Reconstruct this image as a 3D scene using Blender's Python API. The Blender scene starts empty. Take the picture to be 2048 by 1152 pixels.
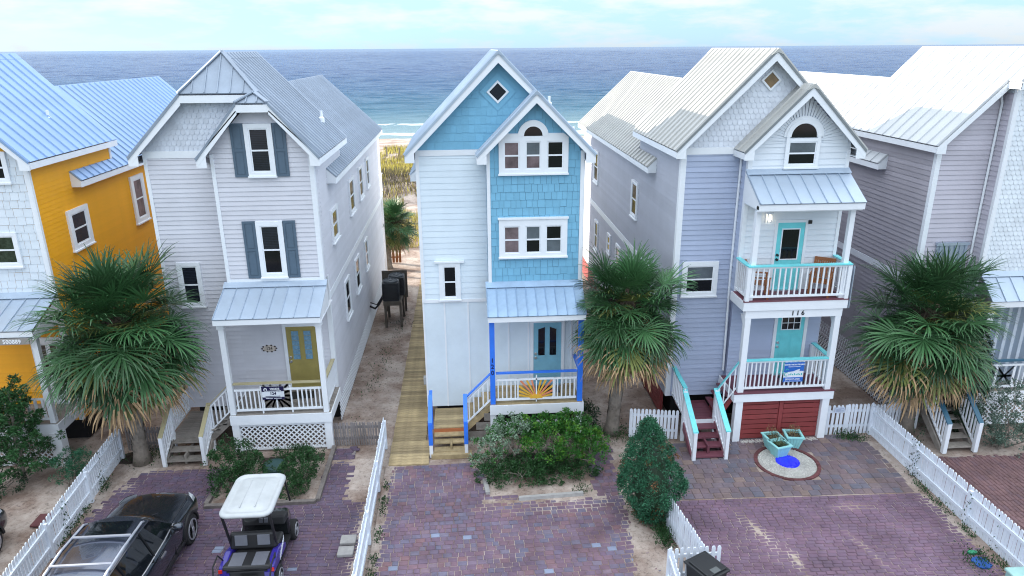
import bpy, bmesh, math, random
from mathutils import Vector, Matrix, noise as mnoise
R = math.radians
S = bpy.context.scene
COL = S.collection
# ------------------------------------------------------------------ camera
CAM_H, YAW, PITCH, ROLL = 11.5, R(3.8), R(18.69), R(0.42)
fw = Vector((math.sin(YAW)*math.cos(PITCH), math.cos(YAW)*math.cos(PITCH), -math.sin(PITCH)))
r0 = Vector((math.cos(YAW), -math.sin(YAW), 0)); u0 = r0.cross(fw)
rt = math.cos(ROLL)*r0 - math.sin(ROLL)*u0; up = math.cos(ROLL)*u0 + math.sin(ROLL)*r0
cd = bpy.data.cameras.new('camera'); cam = bpy.data.objects.new('camera', cd); COL.objects.link(cam)
cd.sensor_width = 36; cd.lens = 24.96; cd.clip_start = 0.1; cd.clip_end = 80000
cam.matrix_world = Matrix(((rt.x, up.x, -fw.x, 0), (rt.y, up.y, -fw.y, 0), (rt.z, up.z, -fw.z, CAM_H), (0, 0, 0, 1)))
S.camera = cam
# ------------------------------------------------------------------ sun and sky
SUN_EL, SUN_AZ = R(15.5), R(65)          # azimuth measured from +Y towards -X (over the sea, to the left)
SUN_STR, SKY_STR = 3.6, 0.14
sd = Vector((-math.sin(SUN_AZ)*math.cos(SUN_EL), math.cos(SUN_AZ)*math.cos(SUN_EL), math.sin(SUN_EL)))
ld = bpy.data.lights.new('sun', 'SUN'); ld.energy = SUN_STR; ld.angle = R(0.5); ld.color = (1, .9, .76)
lo = bpy.data.objects.new('sun', ld); COL.objects.link(lo); lo.rotation_euler = sd.to_track_quat('Z', 'Y').to_euler()
lo.location = sd*60
W = bpy.data.worlds.new('World'); S.world = W; W.use_nodes = True
nt = W.node_tree; nt.nodes.clear()
def N(t, k, **kw):
    n = t.nodes.new(k)
    for a, b in kw.items():
        setattr(n, a, b)
    return n
wo = N(nt, 'ShaderNodeOutputWorld'); bg = N(nt, 'ShaderNodeBackground'); sky = N(nt, 'ShaderNodeTexSky')
sky.sky_type = 'NISHITA'; sky.sun_disc = False; sky.sun_elevation = SUN_EL; sky.sun_rotation = -SUN_AZ
sky.altitude = 10; sky.air_density = 0.6; sky.dust_density = 0.1; sky.ozone_density = 6.0
tc = N(nt, 'ShaderNodeTexCoord'); mp = N(nt, 'ShaderNodeMapping'); mp.inputs['Scale'].default_value = (1, 1, 4.5)
nz = N(nt, 'ShaderNodeTexNoise'); nz.inputs['Scale'].default_value = 9; nz.inputs['Detail'].default_value = 8; nz.inputs['Roughness'].default_value = .58
rp = N(nt, 'ShaderNodeValToRGB'); rp.color_ramp.elements[0].position = .44; rp.color_ramp.elements[1].position = .64
mx = N(nt, 'ShaderNodeMixRGB'); mx.blend_type = 'MIX'
ml = N(nt, 'ShaderNodeMath'); ml.operation = 'MULTIPLY'
# a bluish veil and thin broken cream cloud over the whole sky, brightening towards the zenith like any overcast layer
L = nt.links.new
sx = N(nt, 'ShaderNodeSeparateXYZ'); veil = N(nt, 'ShaderNodeMixRGB'); veil.inputs[1].default_value = (.80, 1.10, 1.42, 1); veil.inputs[2].default_value = (5.4, 6.0, 6.5, 1)
crm = N(nt, 'ShaderNodeMixRGB'); crm.inputs[1].default_value = (1.62, 1.66, 1.66, 1); crm.inputs[2].default_value = (6.4, 6.4, 6.4, 1)
zc_ = N(nt, 'ShaderNodeMath'); zc_.operation = 'POWER'; zc_.inputs[1].default_value = .8; zm_ = N(nt, 'ShaderNodeMath'); zm_.operation = 'MAXIMUM'; zm_.inputs[1].default_value = 0
m0 = N(nt, 'ShaderNodeMixRGB'); m0.inputs[0].default_value = .80; ml.inputs[1].default_value = .75
L(tc.outputs['Generated'], mp.inputs[0]); L(mp.outputs[0], nz.inputs['Vector']); L(nz.outputs[0], rp.inputs[0]); L(rp.outputs[0], ml.inputs[0])
L(tc.outputs['Generated'], sx.inputs[0]); L(sx.outputs[2], zm_.inputs[0]); L(zm_.outputs[0], zc_.inputs[0]); L(zc_.outputs[0], veil.inputs[0]); L(zc_.outputs[0], crm.inputs[0])
L(sky.outputs[0], m0.inputs[1]); L(veil.outputs[0], m0.inputs[2]); L(m0.outputs[0], mx.inputs[1]); L(crm.outputs[0], mx.inputs[2]); L(ml.outputs[0], mx.inputs[0])
L(mx.outputs[0], bg.inputs[0]); bg.inputs[1].default_value = SKY_STR; L(bg.outputs[0], wo.inputs[0])
S.view_settings.view_transform = 'Standard'; S.view_settings.look = 'None'; S.view_settings.gamma = 1
S.view_settings.use_curve_mapping = False; S.view_settings.exposure = 1.85
S.cycles.max_bounces = 6; S.cycles.use_denoising = True; S.cycles.filter_width = 1.1
random.seed(7)
# ------------------------------------------------------------------ helpers
def srgb(r, g, b, k=1.0):
    f = lambda c: (c/255/12.92 if c/255 <= .04045 else ((c/255+.055)/1.055)**2.4)*k
    return (f(r), f(g), f(b), 1)
MATS = {}
def mat(name, col, rough=.6, metal=0.0, var=.12, scale=3.0, bump=0.0, bscale=40.0, rnd=0.0, isl=0.0, ramp=None, spec=.5, sheen=None, trans=0.0, coat=0.0, emit=None, world=None):
    """procedural principled material: noise-varied colour, optional per-object / per-island variation, optional relief"""
    if name in MATS: return MATS[name]
    m = bpy.data.materials.new(name); m.use_nodes = True; t = m.node_tree; p = t.nodes['Principled BSDF']
    MATS[name] = m
    p.inputs['Roughness'].default_value = rough; p.inputs['Metallic'].default_value = metal
    p.inputs['Specular IOR Level'].default_value = spec; p.inputs['Coat Weight'].default_value = coat
    if emit: p.inputs['Emission Color'].default_value = emit[0]; p.inputs['Emission Strength'].default_value = emit[1]
    co = N(t, 'ShaderNodeTexCoord'); n1 = N(t, 'ShaderNodeTexNoise'); n1.inputs['Scale'].default_value = scale; n1.inputs['Detail'].default_value = 6; n1.inputs['Roughness'].default_value = .65
    t.links.new(co.outputs['Object'], n1.inputs['Vector'])
    mr = N(t, 'ShaderNodeMapRange'); mr.inputs[1].default_value = .25; mr.inputs[2].default_value = .75; mr.inputs[3].default_value = 1-var; mr.inputs[4].default_value = 1+var
    t.links.new(n1.outputs[0], mr.inputs[0]); val = mr.outputs[0]
    src = None
    if rnd or isl or ramp:
        if isl or (ramp and not rnd): g = N(t, 'ShaderNodeNewGeometry'); src = g.outputs['Random Per Island']
        else: g = N(t, 'ShaderNodeObjectInfo'); src = g.outputs['Random']
        amt = isl or rnd
        if amt and not ramp:
            m2 = N(t, 'ShaderNodeMapRange'); m2.inputs[3].default_value = 1-amt; m2.inputs[4].default_value = 1+amt
            t.links.new(src, m2.inputs[0]); mm = N(t, 'ShaderNodeMath'); mm.operation = 'MULTIPLY'
            t.links.new(val, mm.inputs[0]); t.links.new(m2.outputs[0], mm.inputs[1]); val = mm.outputs[0]
    h = N(t, 'ShaderNodeHueSaturation'); h.inputs['Color'].default_value = col
    if ramp:
        cr = N(t, 'ShaderNodeValToRGB'); cr.color_ramp.interpolation = 'LINEAR'; e = cr.color_ramp.elements
        while len(e) < len(ramp): e.new(.5)
        for i, c in enumerate(ramp): e[i].position = i/(len(ramp)-1); e[i].color = c
        t.links.new(src, cr.inputs[0]); t.links.new(cr.outputs[0], h.inputs['Color'])
    if world:      # mottling that runs on from piece to piece
        g2 = N(t, 'ShaderNodeNewGeometry'); n3 = N(t, 'ShaderNodeTexNoise'); n3.inputs['Scale'].default_value = world[0]; n3.inputs['Detail'].default_value = 7; n3.inputs['Roughness'].default_value = .7
        t.links.new(g2.outputs['Position'], n3.inputs['Vector']); m4 = N(t, 'ShaderNodeMapRange'); m4.inputs[1].default_value = .3; m4.inputs[2].default_value = .72; m4.inputs[3].default_value = 1-world[1]; m4.inputs[4].default_value = 1+world[1]
        t.links.new(n3.outputs[0], m4.inputs[0]); m5 = N(t, 'ShaderNodeMath'); m5.operation = 'MULTIPLY'; t.links.new(val, m5.inputs[0]); t.links.new(m4.outputs[0], m5.inputs[1]); val = m5.outputs[0]
    t.links.new(val, h.inputs['Value']); t.links.new(h.outputs[0], p.inputs['Base Color'])
    if bump:
        n2 = N(t, 'ShaderNodeTexNoise'); n2.inputs['Scale'].default_value = bscale; n2.inputs['Detail'].default_value = 4
        b = N(t, 'ShaderNodeBump'); b.inputs['Strength'].default_value = bump; b.inputs['Distance'].default_value = .02
        t.links.new(co.outputs['Object'], n2.inputs['Vector']); t.links.new(n2.outputs[0], b.inputs['Height']); t.links.new(b.outputs[0], p.inputs['Normal'])
    return m
class B:
    """collects polygons into one mesh"""
    def __init__(s): s.v = []; s.f = []
    def add(s, vs, fs):
        k = len(s.v); s.v += [tuple(v) for v in vs]; s.f += [tuple(i+k for i in f) for f in fs]; return s
    def poly(s, pts): return s.add(pts, [tuple(range(len(pts)))])
    def hexa(s, p):      # p: 4 bottom, 4 top (same order)
        return s.add(p, [(3, 2, 1, 0), (4, 5, 6, 7), (0, 1, 5, 4), (1, 2, 6, 5), (2, 3, 7, 6), (3, 0, 4, 7)])
    def box(s, x0, x1, y0, y1, z0, z1):
        return s.hexa([(x0, y0, z0), (x1, y0, z0), (x1, y1, z0), (x0, y1, z0), (x0, y0, z1), (x1, y0, z1), (x1, y1, z1), (x0, y1, z1)])
    def prism(s, poly, vec):
        n = len(poly); q = [Vector(p) for p in poly]; w = [p+Vector(vec) for p in q]
        return s.add(q+w, [tuple(range(n-1, -1, -1)), tuple(range(n, 2*n))]+[(i, (i+1) % n, n+(i+1) % n, n+i) for i in range(n)])
    def beam(s, a, b, w, h, up_=(0, 0, 1)):      # a-b are the centre line of the underside
        a, b = Vector(a), Vector(b); d = (b-a).normalized(); sd_ = d.cross(Vector(up_)).normalized()*w/2; u = Vector((0, 0, h)) if abs(d.z) < .95 else sd_.cross(d).normalized()*h
        return s.hexa([a-sd_, a+sd_, b+sd_, b-sd_, a-sd_+u, a+sd_+u, b+sd_+u, b-sd_+u])
    def tube(s, path, rad, n=6, cap=True):
        k = len(s.v); path = [Vector(p) for p in path]
        if not hasattr(rad, '__len__'): rad = [rad]*len(path)
        ref = Vector((.31, .77, .55))
        for i, p in enumerate(path):
            d = (path[min(i+1, len(path)-1)]-path[max(i-1, 0)]).normalized(); a = d.cross(ref).normalized(); b = d.cross(a)
            for j in range(n):
                t = 2*math.pi*j/n; s.v.append(tuple(p+(a*math.cos(t)+b*math.sin(t))*rad[i]))
        for i in range(len(path)-1):
            for j in range(n):
                s.f.append((k+i*n+j, k+i*n+(j+1) % n, k+(i+1)*n+(j+1) % n, k+(i+1)*n+j))
        if cap:
            s.f.append(tuple(k+j for j in range(n-1, -1, -1))); e = k+(len(path)-1)*n; s.f.append(tuple(e+j for j in range(n)))
        return s
    def lathe(s, c, prof, n=20, axis='Z'):
        k = len(s.v); c = Vector(c)
        for r_, h in prof:
            for j in range(n):
                t = 2*math.pi*j/n; a, b = r_*math.cos(t), r_*math.sin(t)
                s.v.append(tuple(c+(Vector((a, b, h)) if axis == 'Z' else Vector((h, a, b)) if axis == 'X' else Vector((a, h, b)))))
        m = len(prof)
        for i in range(m-1):
            for j in range(n): s.f.append((k+i*n+j, k+i*n+(j+1) % n, k+(i+1)*n+(j+1) % n, k+(i+1)*n+j))
        s.f.append(tuple(k+j for j in range(n-1, -1, -1))); s.f.append(tuple(k+(m-1)*n+j for j in range(n)))
        return s
    def mesh(s, name, m=None, smooth=False):
        me = bpy.data.meshes.new(name); me.from_pydata(s.v, [], s.f)
        if m: me.materials.append(m)
        if smooth: me.shade_smooth()
        return me
    def make(s, name, m, parent=None, smooth=False, bevel=0, label=None, kind=None, sub=0, fix=False):
        me = s.mesh(name, m, smooth)
        if fix:
            bm = bmesh.new(); bm.from_mesh(me); bmesh.ops.remove_doubles(bm, verts=bm.verts, dist=.0005); bmesh.ops.recalc_face_normals(bm, faces=bm.faces); bm.to_mesh(me); bm.free()
            if smooth: me.shade_smooth()
        o = put(name, me, parent)
        if bevel:
            b = o.modifiers.new('b', 'BEVEL'); b.width = bevel; b.segments = 2; b.limit_method = 'ANGLE'
        if sub:
            q = o.modifiers.new('s', 'SUBSURF'); q.levels = sub; q.render_levels = sub
        if label: o['label'] = label
        if kind: o['kind'] = kind
        return o
def rootloc(o):
    l = Vector((0, 0, 0))
    while o: l += o.location if o.type == 'EMPTY' else Vector((0, 0, 0)); o = o.parent
    return l
def put(name, me, parent=None, loc=(0, 0, 0), rot=(0, 0, 0), scale=(1, 1, 1)):
    o = bpy.data.objects.new(name, me); COL.objects.link(o); o.location = loc; o.rotation_euler = rot; o.scale = scale
    if parent:
        o.parent = parent
        top = parent
        while top.parent: top = top.parent
        if parent.type == 'EMPTY': o.matrix_parent_inverse = Matrix.Translation(-Vector(parent.location))
    return o
def thing(name, loc, label, cat, group=None):
    o = bpy.data.objects.new(name, None); COL.objects.link(o); o.location = loc; o.empty_display_size = .2
    o['label'] = label; o['category'] = cat
    if group: o['group'] = group
    return o
def tag(o, label, cat, group=None):
    o['label'] = label; o['category'] = cat
    if group: o['group'] = group
    return o
def struct(o, kind='structure'): o['kind'] = kind; return o
class F:
    """a wall's frame: origin, horizontal direction u, outward normal n"""
    def __init__(s, o, u, n): s.o = Vector(o); s.u = Vector(u); s.n = Vector(n)
    def p(s, a, z, d=0): q = s.o+s.u*a+s.n*d; return Vector((q.x, q.y, z))
    def box(s, b, a0, a1, z0, z1, d0, d1):
        return b.hexa([s.p(a0, z0, d1), s.p(a1, z0, d1), s.p(a1, z0, d0), s.p(a0, z0, d0), s.p(a0, z1, d1), s.p(a1, z1, d1), s.p(a1, z1, d0), s.p(a0, z1, d0)])
def FY(y, x0=0): return F((x0, y, 0), (1, 0, 0), (0, -1, 0))       # wall facing the street
def FR(x): return F((x, 0, 0), (0, 1, 0), (1, 0, 0))               # wall facing +X
def FL(x): return F((x, 0, 0), (0, 1, 0), (-1, 0, 0))              # wall facing -X
WHITE = mat('white_paint', (.74, .77, .82, 1), .5, var=.05, bump=.05, world=(1.2, .04))
TRIMW = mat('white_trim', (.80, .83, .87, 1), .45, var=.04)
GLASS = mat('dark_window_glass', (.006, .007, .011, 1), .06, var=.5, scale=1.5, spec=.4)
BLIND = mat('window_glass_over_blinds', (.022, .026, .04, 1), .12, var=.3, scale=2.0, spec=.5)
PALEGL = mat('glass_pale_blind_and_reflection', (.105, .125, .145, 1), .12, var=.35, scale=2.5, spec=.5)
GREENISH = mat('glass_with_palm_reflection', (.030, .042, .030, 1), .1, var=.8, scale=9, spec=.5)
def add_stripes(m, sc, dark):
    t = m.node_tree; p = t.nodes['Principled BSDF']; h = [n for n in t.nodes if n.type == 'HUE_SAT'][0]
    co = N(t, 'ShaderNodeTexCoord'); w = N(t, 'ShaderNodeTexWave'); w.bands_direction = 'Z'; w.inputs['Scale'].default_value = sc
    mxx = N(t, 'ShaderNodeMixRGB'); mxx.blend_type = 'MULTIPLY'; mxx.inputs[0].default_value = dark
    t.links.new(co.outputs['Object'], w.inputs['Vector']); t.links.new(h.outputs[0], mxx.inputs[1]); t.links.new(w.outputs[0], mxx.inputs[2]); t.links.new(mxx.outputs[0], p.inputs['Base Color'])
add_stripes(BLIND, 6.5, .5)
GALV = mat('galvanised_roof_metal', (.40, .48, .58, 1), .45, .3, var=.10, scale=1.2, rnd=.05)
GALVB = mat('weathered_blue_grey_roof_metal', (.30, .42, .57, 1), .4, .45, var=.16, scale=2.5, rnd=.06)
DARKIN = mat('underfloor_painted_shade', (.01, .01, .012, 1), .9)  # near-black colour stands in for the shade beneath floors and porches
BLACKM = mat('black_metal', (.012, .012, .014, 1), .45)
CHROME = mat('brushed_steel', (.6, .6, .62, 1), .3, .9)
# ------------------------------------------------------------------ house building blocks
def siding(h, fr, z0, z1, e, span, m, t=.026, name='siding_board', limit=None, windows=()):
    """lapped boards, one object each"""
    z = z0; i = 0; cache = {}
    while z < z1-.005:
        zt = min(z+e, z1); a, b = span(z), span(zt)
        if a and b and (a[1]-a[0] > .02):
            key = (round(a[0], 4), round(a[1], 4), round(b[0], 4), round(b[1], 4), round(zt-z, 4))
            if key in cache: me, zz = cache[key]; put(name, me, h, loc=(0, 0, z-zz))
            else:
                k = B(); k.add([fr.p(a[0], z, t), fr.p(a[1], z, t), fr.p(b[1], zt, .003), fr.p(b[0], zt, .003), fr.p(a[0], z, 0), fr.p(a[1], z, 0)],
                               [(0, 1, 2, 3), (4, 5, 1, 0), (0, 3, 4), (5, 2, 1)])
                o = k.make(name, m, h); cache[key] = (o.data, z)
        z = zt; i += 1
def rect(a0, a1): return lambda z: (a0, a1)
def gable(x0, x1, ze, rx, rz):
    """width of a gable wall at height z (full width below the eave line ze)"""
    def f(z):
        if z <= ze: return (x0, x1)
        if z >= rz: return (rx-.001, rx+.001)
        k = (z-ze)/(rz-ze); return (x0+(rx-x0)*k, x1+(rx-x1)*k)
    return f
def shingles(h, fr, z0, z1, e, span, m, wmin, wmax, first, skip=None, seed=1, base=0.0):
    """staggered shingles; up to `first` of them single objects, the rest one part"""
    rg = random.Random(seed); items = []; z = z0
    while z < z1-.02:
        zt = min(z+e, z1); a, b = span(z), span(zt); s = min(a[0], b[0])-rg.random()*wmin
        while s < a[1]:
            w = rg.uniform(wmin, wmax); l, r_ = max(s, a[0]), min(s+w, a[1]); lt, rt_ = max(s, b[0]), min(s+w, b[1])
            if r_-l > .02:
                if rt_ <= lt: lt = rt_ = min(max(l, b[0]), b[1])
                if not (skip and skip((l+r_)/2, (z+zt)/2)): items.append((l, r_, lt, rt_, z+rg.uniform(-.008, .012), zt, rg.uniform(.013, .022)))
            s += w
        z = zt
    rg.shuffle(items); rest = B()
    for i, (l, r_, lt, rt_, z, zt, t) in enumerate(items):
        g = .004; k = B() if i < first else rest
        k.add([fr.p(l+g, z, base+t), fr.p(r_-g, z, base+t), fr.p(max(rt_-g, lt+.001), zt, base+.004), fr.p(lt+g, zt, base+.004), fr.p(l+g, z, base), fr.p(r_-g, z, base), fr.p(max(rt_-g, lt+.001), zt, base), fr.p(lt+g, zt, base)],
              [(0, 1, 2, 3), (4, 5, 1, 0), (0, 3, 7, 4), (1, 5, 6, 2)])
        if i < first: k.make('shingle', m, h)
    if rest.v: rest.make('shingle_field', m, h, kind='stuff')
def scales(h, fr, z0, z1, e, w, span, m, name='fish_scale_shingles'):
    """rows of round-ended shingles, too small to pick apart: one part"""
    b = B(); z = z0; r_ = 0
    while z < z1:
        a = span(min(z+e*.5, z1)); s = a[0]-(w/2 if r_ % 2 else 0)
        while s < a[1]:
            l, q = max(s+.0025, a[0]), min(s+w-.0025, a[1])
            if q-l > .03:
                c = (l+q)/2; hw = (q-l)/2; pts = []
                for t in (180, 205, 235, 270, 305, 335, 360): pts.append(fr.p(c+hw*math.cos(R(t)), z+.5*e+.5*e*math.sin(R(t)), .018))
                top = [fr.p(q, min(z+e*1.05, z1+.05), .006), fr.p(l, min(z+e*1.05, z1+.05), .006)]
                back = [fr.p(c+hw*math.cos(R(t)), z+.5*e+.5*e*math.sin(R(t)), .008) for t in (180, 205, 235, 270, 305, 335, 360)]
                b.add(pts+top+back, [tuple(range(9))]+[(i, i+9, i+10, i+1) for i in range(6)])
            s += w
        z += e; r_ += 1
    b.make(name, m, h, kind='stuff')
    backing(h, fr, z0, z1, span, m)
def backing(h, fr, z0, z1, span, m):
    zs = [z0, z1] if span(z1)[1]-span(z1)[0] > .1 else [z0, z1]; pts = [fr.p(span(z0)[0]+.01, z0, .006), fr.p(span(z0)[1]-.01, z0, .006)]
    k = [z0+(z1-z0)*i/12 for i in range(1, 13)]; pts += [fr.p(span(z)[1]-.01, z, .006) for z in k]+[fr.p(span(z)[0]+.01, z, .006) for z in reversed(k)]
    B().poly(pts).make('gable_sheathing', m, h)
def panels_x(h, m, xa, za, xb, zb, ys, rib=.03, rw=.035, th=.03, name='roof_panel', xr=None):
    """roof panels running down a slope from (xa,za) to (xb,zb); ys: seam positions along Y; xr(y): other ridge point"""
    cache = {}
    for y0, y1 in zip(ys[:-1], ys[1:]):
        key = round(y1-y0, 3)
        if key in cache: me, yy = cache[key]; put(name, me, h, loc=(0, y0-yy, 0)); continue
        k = B(); nx, nz = -(zb-za), (xb-xa); l = math.hypot(nx, nz); nx, nz = nx/l, nz/l
        if nz < 0: nx, nz = -nx, -nz
        def q(x, z, y, d): return (x+nx*d, y, z+nz*d)
        k.hexa([q(xa, za, y0, 0), q(xb, zb, y0, 0), q(xb, zb, y1, 0), q(xa, za, y1, 0), q(xa, za, y0, th), q(xb, zb, y0, th), q(xb, zb, y1, th), q(xa, za, y1, th)])
        t0 = th+.001
        k.add([q(xa, za, y0, t0), q(xa, za, y0+rw*.3, t0+rib), q(xa, za, y0+rw*.7, t0+rib), q(xa, za, y0+rw, t0), q(xb, zb, y0, t0), q(xb, zb, y0+rw*.3, t0+rib), q(xb, zb, y0+rw*.7, t0+rib), q(xb, zb, y0+rw, t0)],
              [(0, 1, 5, 4), (1, 2, 6, 5), (2, 3, 7, 6), (4, 5, 6, 7), (3, 2, 1, 0)])
        o = k.make(name, m, h); cache[key] = (o.data, y0)
def panels_y(h, m, ya, za, yb, zb, x0, x1, n, rib=.03, rw=.03, th=.03, name='porch_roof_panel', top=None):
    """porch roof: slopes towards the street from (ya,za) at the wall to (yb,zb) at the eave"""
    w = (x1-x0)/n; nl = math.hypot(za-zb, ya-yb); ny, nz = -(za-zb)/nl, (ya-yb)/nl
    def q(x, y, z, d): return (x, y+ny*d, z+nz*d)
    k = B(); k.hexa([q(x0, yb, zb, 0), q(x0+w, yb, zb, 0), q(x0+w, ya, za, 0), q(x0, ya, za, 0), q(x0, yb, zb, th), q(x0+w, yb, zb, th), q(x0+w, ya, za, th), q(x0, ya, za, th)])
    t0 = th+.001
    for c in ([0, 1] if n == 1 else [0]):
        xx = x0+c*(w-rw)
        k.add([q(xx, ya, za, t0), q(xx+.3*rw, ya, za, t0+rib), q(xx+.7*rw, ya, za, t0+rib), q(xx+rw, ya, za, t0), q(xx, yb, zb, t0), q(xx+.3*rw, yb, zb, t0+rib), q(xx+.7*rw, yb, zb, t0+rib), q(xx+rw, yb, zb, t0)],
              [(4, 5, 1, 0), (5, 6, 2, 1), (6, 7, 3, 2), (4, 7, 6, 5), (0, 1, 2, 3)])
    me = k.mesh(name, m)
    for i in range(n): put(name, me, h, loc=(i*w, 0, 0))
    f = B(); f.hexa([q(x0-.01, ya-.14*(ya-yb), za-.14*(za-zb), th+rib), q(x1+.01, ya-.14*(ya-yb), za-.14*(za-zb), th+rib), (x1+.01, ya, za+.09), (x0-.01, ya, za+.09),
                     q(x0-.01, ya-.14*(ya-yb), za-.14*(za-zb), th+rib+.012), q(x1+.01, ya-.14*(ya-yb), za-.14*(za-zb), th+rib+.012), (x1+.01, ya, za+.105), (x0-.01, ya, za+.105)])
    f.make('roof_flashing', m, h)
def ridge_cap(h, m, x, z, y0, y1, w=.17, s=1.03):
    b = B(); d = .05
    b.add([(x-w, y0, z-w*s+d), (x, y0, z+d), (x+w, y0, z-w*s+d), (x-w, y1, z-w*s+d), (x, y1, z+d), (x+w, y1, z-w*s+d), (x, y0, z-.06), (x, y1, z-.06)],
          [(0, 1, 4, 3), (1, 2, 5, 4), (0, 6, 1), (1, 6, 2), (3, 4, 7), (4, 5, 7)])
    b.make('ridge_cap', m, h)
def rake(h, m, rx, rz, ex, ez, y, xw=None, w=.2, t=.035, drop=.03, ret=True, edge=None):
    """bargeboard along one gable slope plus the boxed eave return; edge: metal drip edge material"""
    b = B(); a = rz-drop; c = ez-drop
    b.prism([(rx, y, a), (ex, y, c), (ex, y, c-w*.9), (rx, y, a-w*1.25)], (0, t, 0))
    if ret and xw is not None:
        k = (xw-ex)/(rx-ex); zw = c-w*.9+k*((a-w*1.25)-(c-w*.9))
        b.prism([(ex, y+.004, c-w*.9), (xw, y+.004, c-w*.9), (xw, y+.004, zw)], (0, t*.8, 0))
    b.make('rake_board', m, h)
    if edge:
        e = B(); e.prism([(rx, y-.02, a+.075), (ex, y-.02, c+.075), (ex, y-.02, c-.01), (rx, y-.02, a-.02)], (0, .018, 0)); e.make('drip_edge', edge, h)
def fascia(h, m, x, z, y0, y1, w=.17, t=.03):
    B().box(x-t/2, x+t/2, y0, y1, z-w, z).make('fascia_board', m, h)
def soffit(h, m, x0, x1, y0, y1, z): B().box(x0, x1, y0, y1, z-.02, z).make('soffit', m, h)
def trim(h, m, fr, a0, a1, z0, z1, d0=.0, d1=.035, name='trim_board'):
    b = B(); fr.box(b, a0, a1, z0, z1, d0, d1); return b.make(name, m, h)
def window(h, fr, a0, a1, z0, z1, ops, m=None, glass=None, hung=True, sash=.035, crown=0, sill=True, lab=None, d=.075, mids=None):
    """casing with openings; every opening gets a sash and panes"""
    m = m or TRIMW; glass = glass or GLASS
    xs = sorted({a0, a1, *[o[0] for o in ops], *[o[1] for o in ops]}); zs = sorted({z0, z1, *[o[2] for o in ops], *[o[3] for o in ops]})
    b = B()
    for xa, xb in zip(xs[:-1], xs[1:]):
        run = None
        for za, zb in zip(zs[:-1], zs[1:]):
            cx, cz = (xa+xb)/2, (za+zb)/2; inside = any(o[0] < cx < o[1] and o[2] < cz < o[3] for o in ops)
            if not inside:
                run = [za, zb] if run is None else [run[0], zb]
            elif run: fr.box(b, xa, xb, run[0], run[1], 0, d); run = None
        if run: fr.box(b, xa, xb, run[0], run[1], 0, d)
    if sill: fr.box(b, a0-.02, a1+.02, z0-.03, z0+.015, .002, d+.035)
    if crown: fr.box(b, a0-crown, a1+crown, z1-.002, z1+.05, .002, d+.03)
    w = b.make('window', m, h)
    if lab: w['label'] = lab
    for i, o in enumerate(ops):
        s = B(); zm = (o[2]+o[3])/2 if not mids else o[2]+(o[3]-o[2])*mids
        fr.box(s, o[0], o[0]+sash, o[2], o[3], .034, .056); fr.box(s, o[1]-sash, o[1], o[2], o[3], .034, .056)
        fr.box(s, o[0]+sash, o[1]-sash, o[2], o[2]+sash*1.2, .034, .056); fr.box(s, o[0]+sash, o[1]-sash, o[3]-sash, o[3], .034, .056)
        if hung: fr.box(s, o[0]+sash, o[1]-sash, zm-.022, zm+.022, .034, .06)
        s.make('sash', m, w)
        gl = glass[i] if isinstance(glass, (list, tuple)) else glass
        for q0, q1 in ([(o[2], zm), (zm, o[3])] if hung else [(o[2], o[3])]):
            g = B(); fr.box(g, o[0]+.004, o[1]-.004, q0+.004, q1-.004, .03, .044 if q1 != o[3] else .0445); g.make('pane', gl[0 if q0 == o[2] else 1] if isinstance(gl, tuple) else gl, w)
    return w
def ring(b, fr, cx, cz, r0_, r1_, d0, d1, a0=0, a1=180, n=18, sq=1.0):
    for i in range(n):
        t0, t1 = R(a0+(a1-a0)*i/n), R(a0+(a1-a0)*(i+1)/n)
        P = lambda r_, t, d: fr.p(cx+r_*math.cos(t), cz+r_*math.sin(t)*sq, d)
        b.hexa([P(r0_, t0, d1), P(r1_, t0, d1), P(r1_, t0, d0), P(r0_, t0, d0), P(r0_, t1, d1), P(r1_, t1, d1), P(r1_, t1, d0), P(r0_, t1, d0)])
def diamond(h, fr, cx, cz, r_, f, glass, m=None, outer=0, om=None):
    m = m or TRIMW
    def dring(b, ra, rb, d0, d1):
        c = [(1, 0), (0, 1), (-1, 0), (0, -1)]
        for i in range(4):
            (ax, az), (bx, bz) = c[i], c[(i+1) % 4]; P = lambda r__, q, d: fr.p(cx+q[0]*r__, cz+q[1]*r__, d)
            b.hexa([P(ra, c[i], d1), P(rb, c[i], d1), P(rb, c[i], d0), P(ra, c[i], d0), P(ra, c[(i+1) % 4], d1), P(rb, c[(i+1) % 4], d1), P(rb, c[(i+1) % 4], d0), P(ra, c[(i+1) % 4], d0)])
    b = B(); dring(b, r_, r_+f, 0, .065); w = b.make('diamond_window', m, h)
    g = B(); g.poly([fr.p(cx+x*r_, cz+z*r_, .036) for x, z in ((0, -1), (1, 0), (0, 1), (-1, 0))]); g.make('pane', glass, w)
    if outer: o = B(); dring(o, r_+f, r_+f+outer, 0, .03); o.make('diamond_surround', om, h)
def shutter(h, fr, a0, a1, z0, z1, m):
    b = B(); fr.box(b, a0, a1, z0, z1, .018, .04); s = (a1-a0)*.17
    zm = (z0+z1)/2
    for q0, q1 in ((z0, z0+s), (zm-s/2, zm+s/2), (z1-s, z1)): fr.box(b, a0+s, a1-s, q0, q1, .04, .055)
    fr.box(b, a0, a0+s, z0, z1, .04, .055); fr.box(b, a1-s, a1, z0, z1, .04, .055)
    for q0, q1 in ((z0+s, zm-s/2), (zm+s/2, z1-s)): fr.box(b, a0+s+.03, a1-s-.03, q0+.03, q1-.03, .04, .05)
    b.make('shutter', m, h)
BAL = {}
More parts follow.
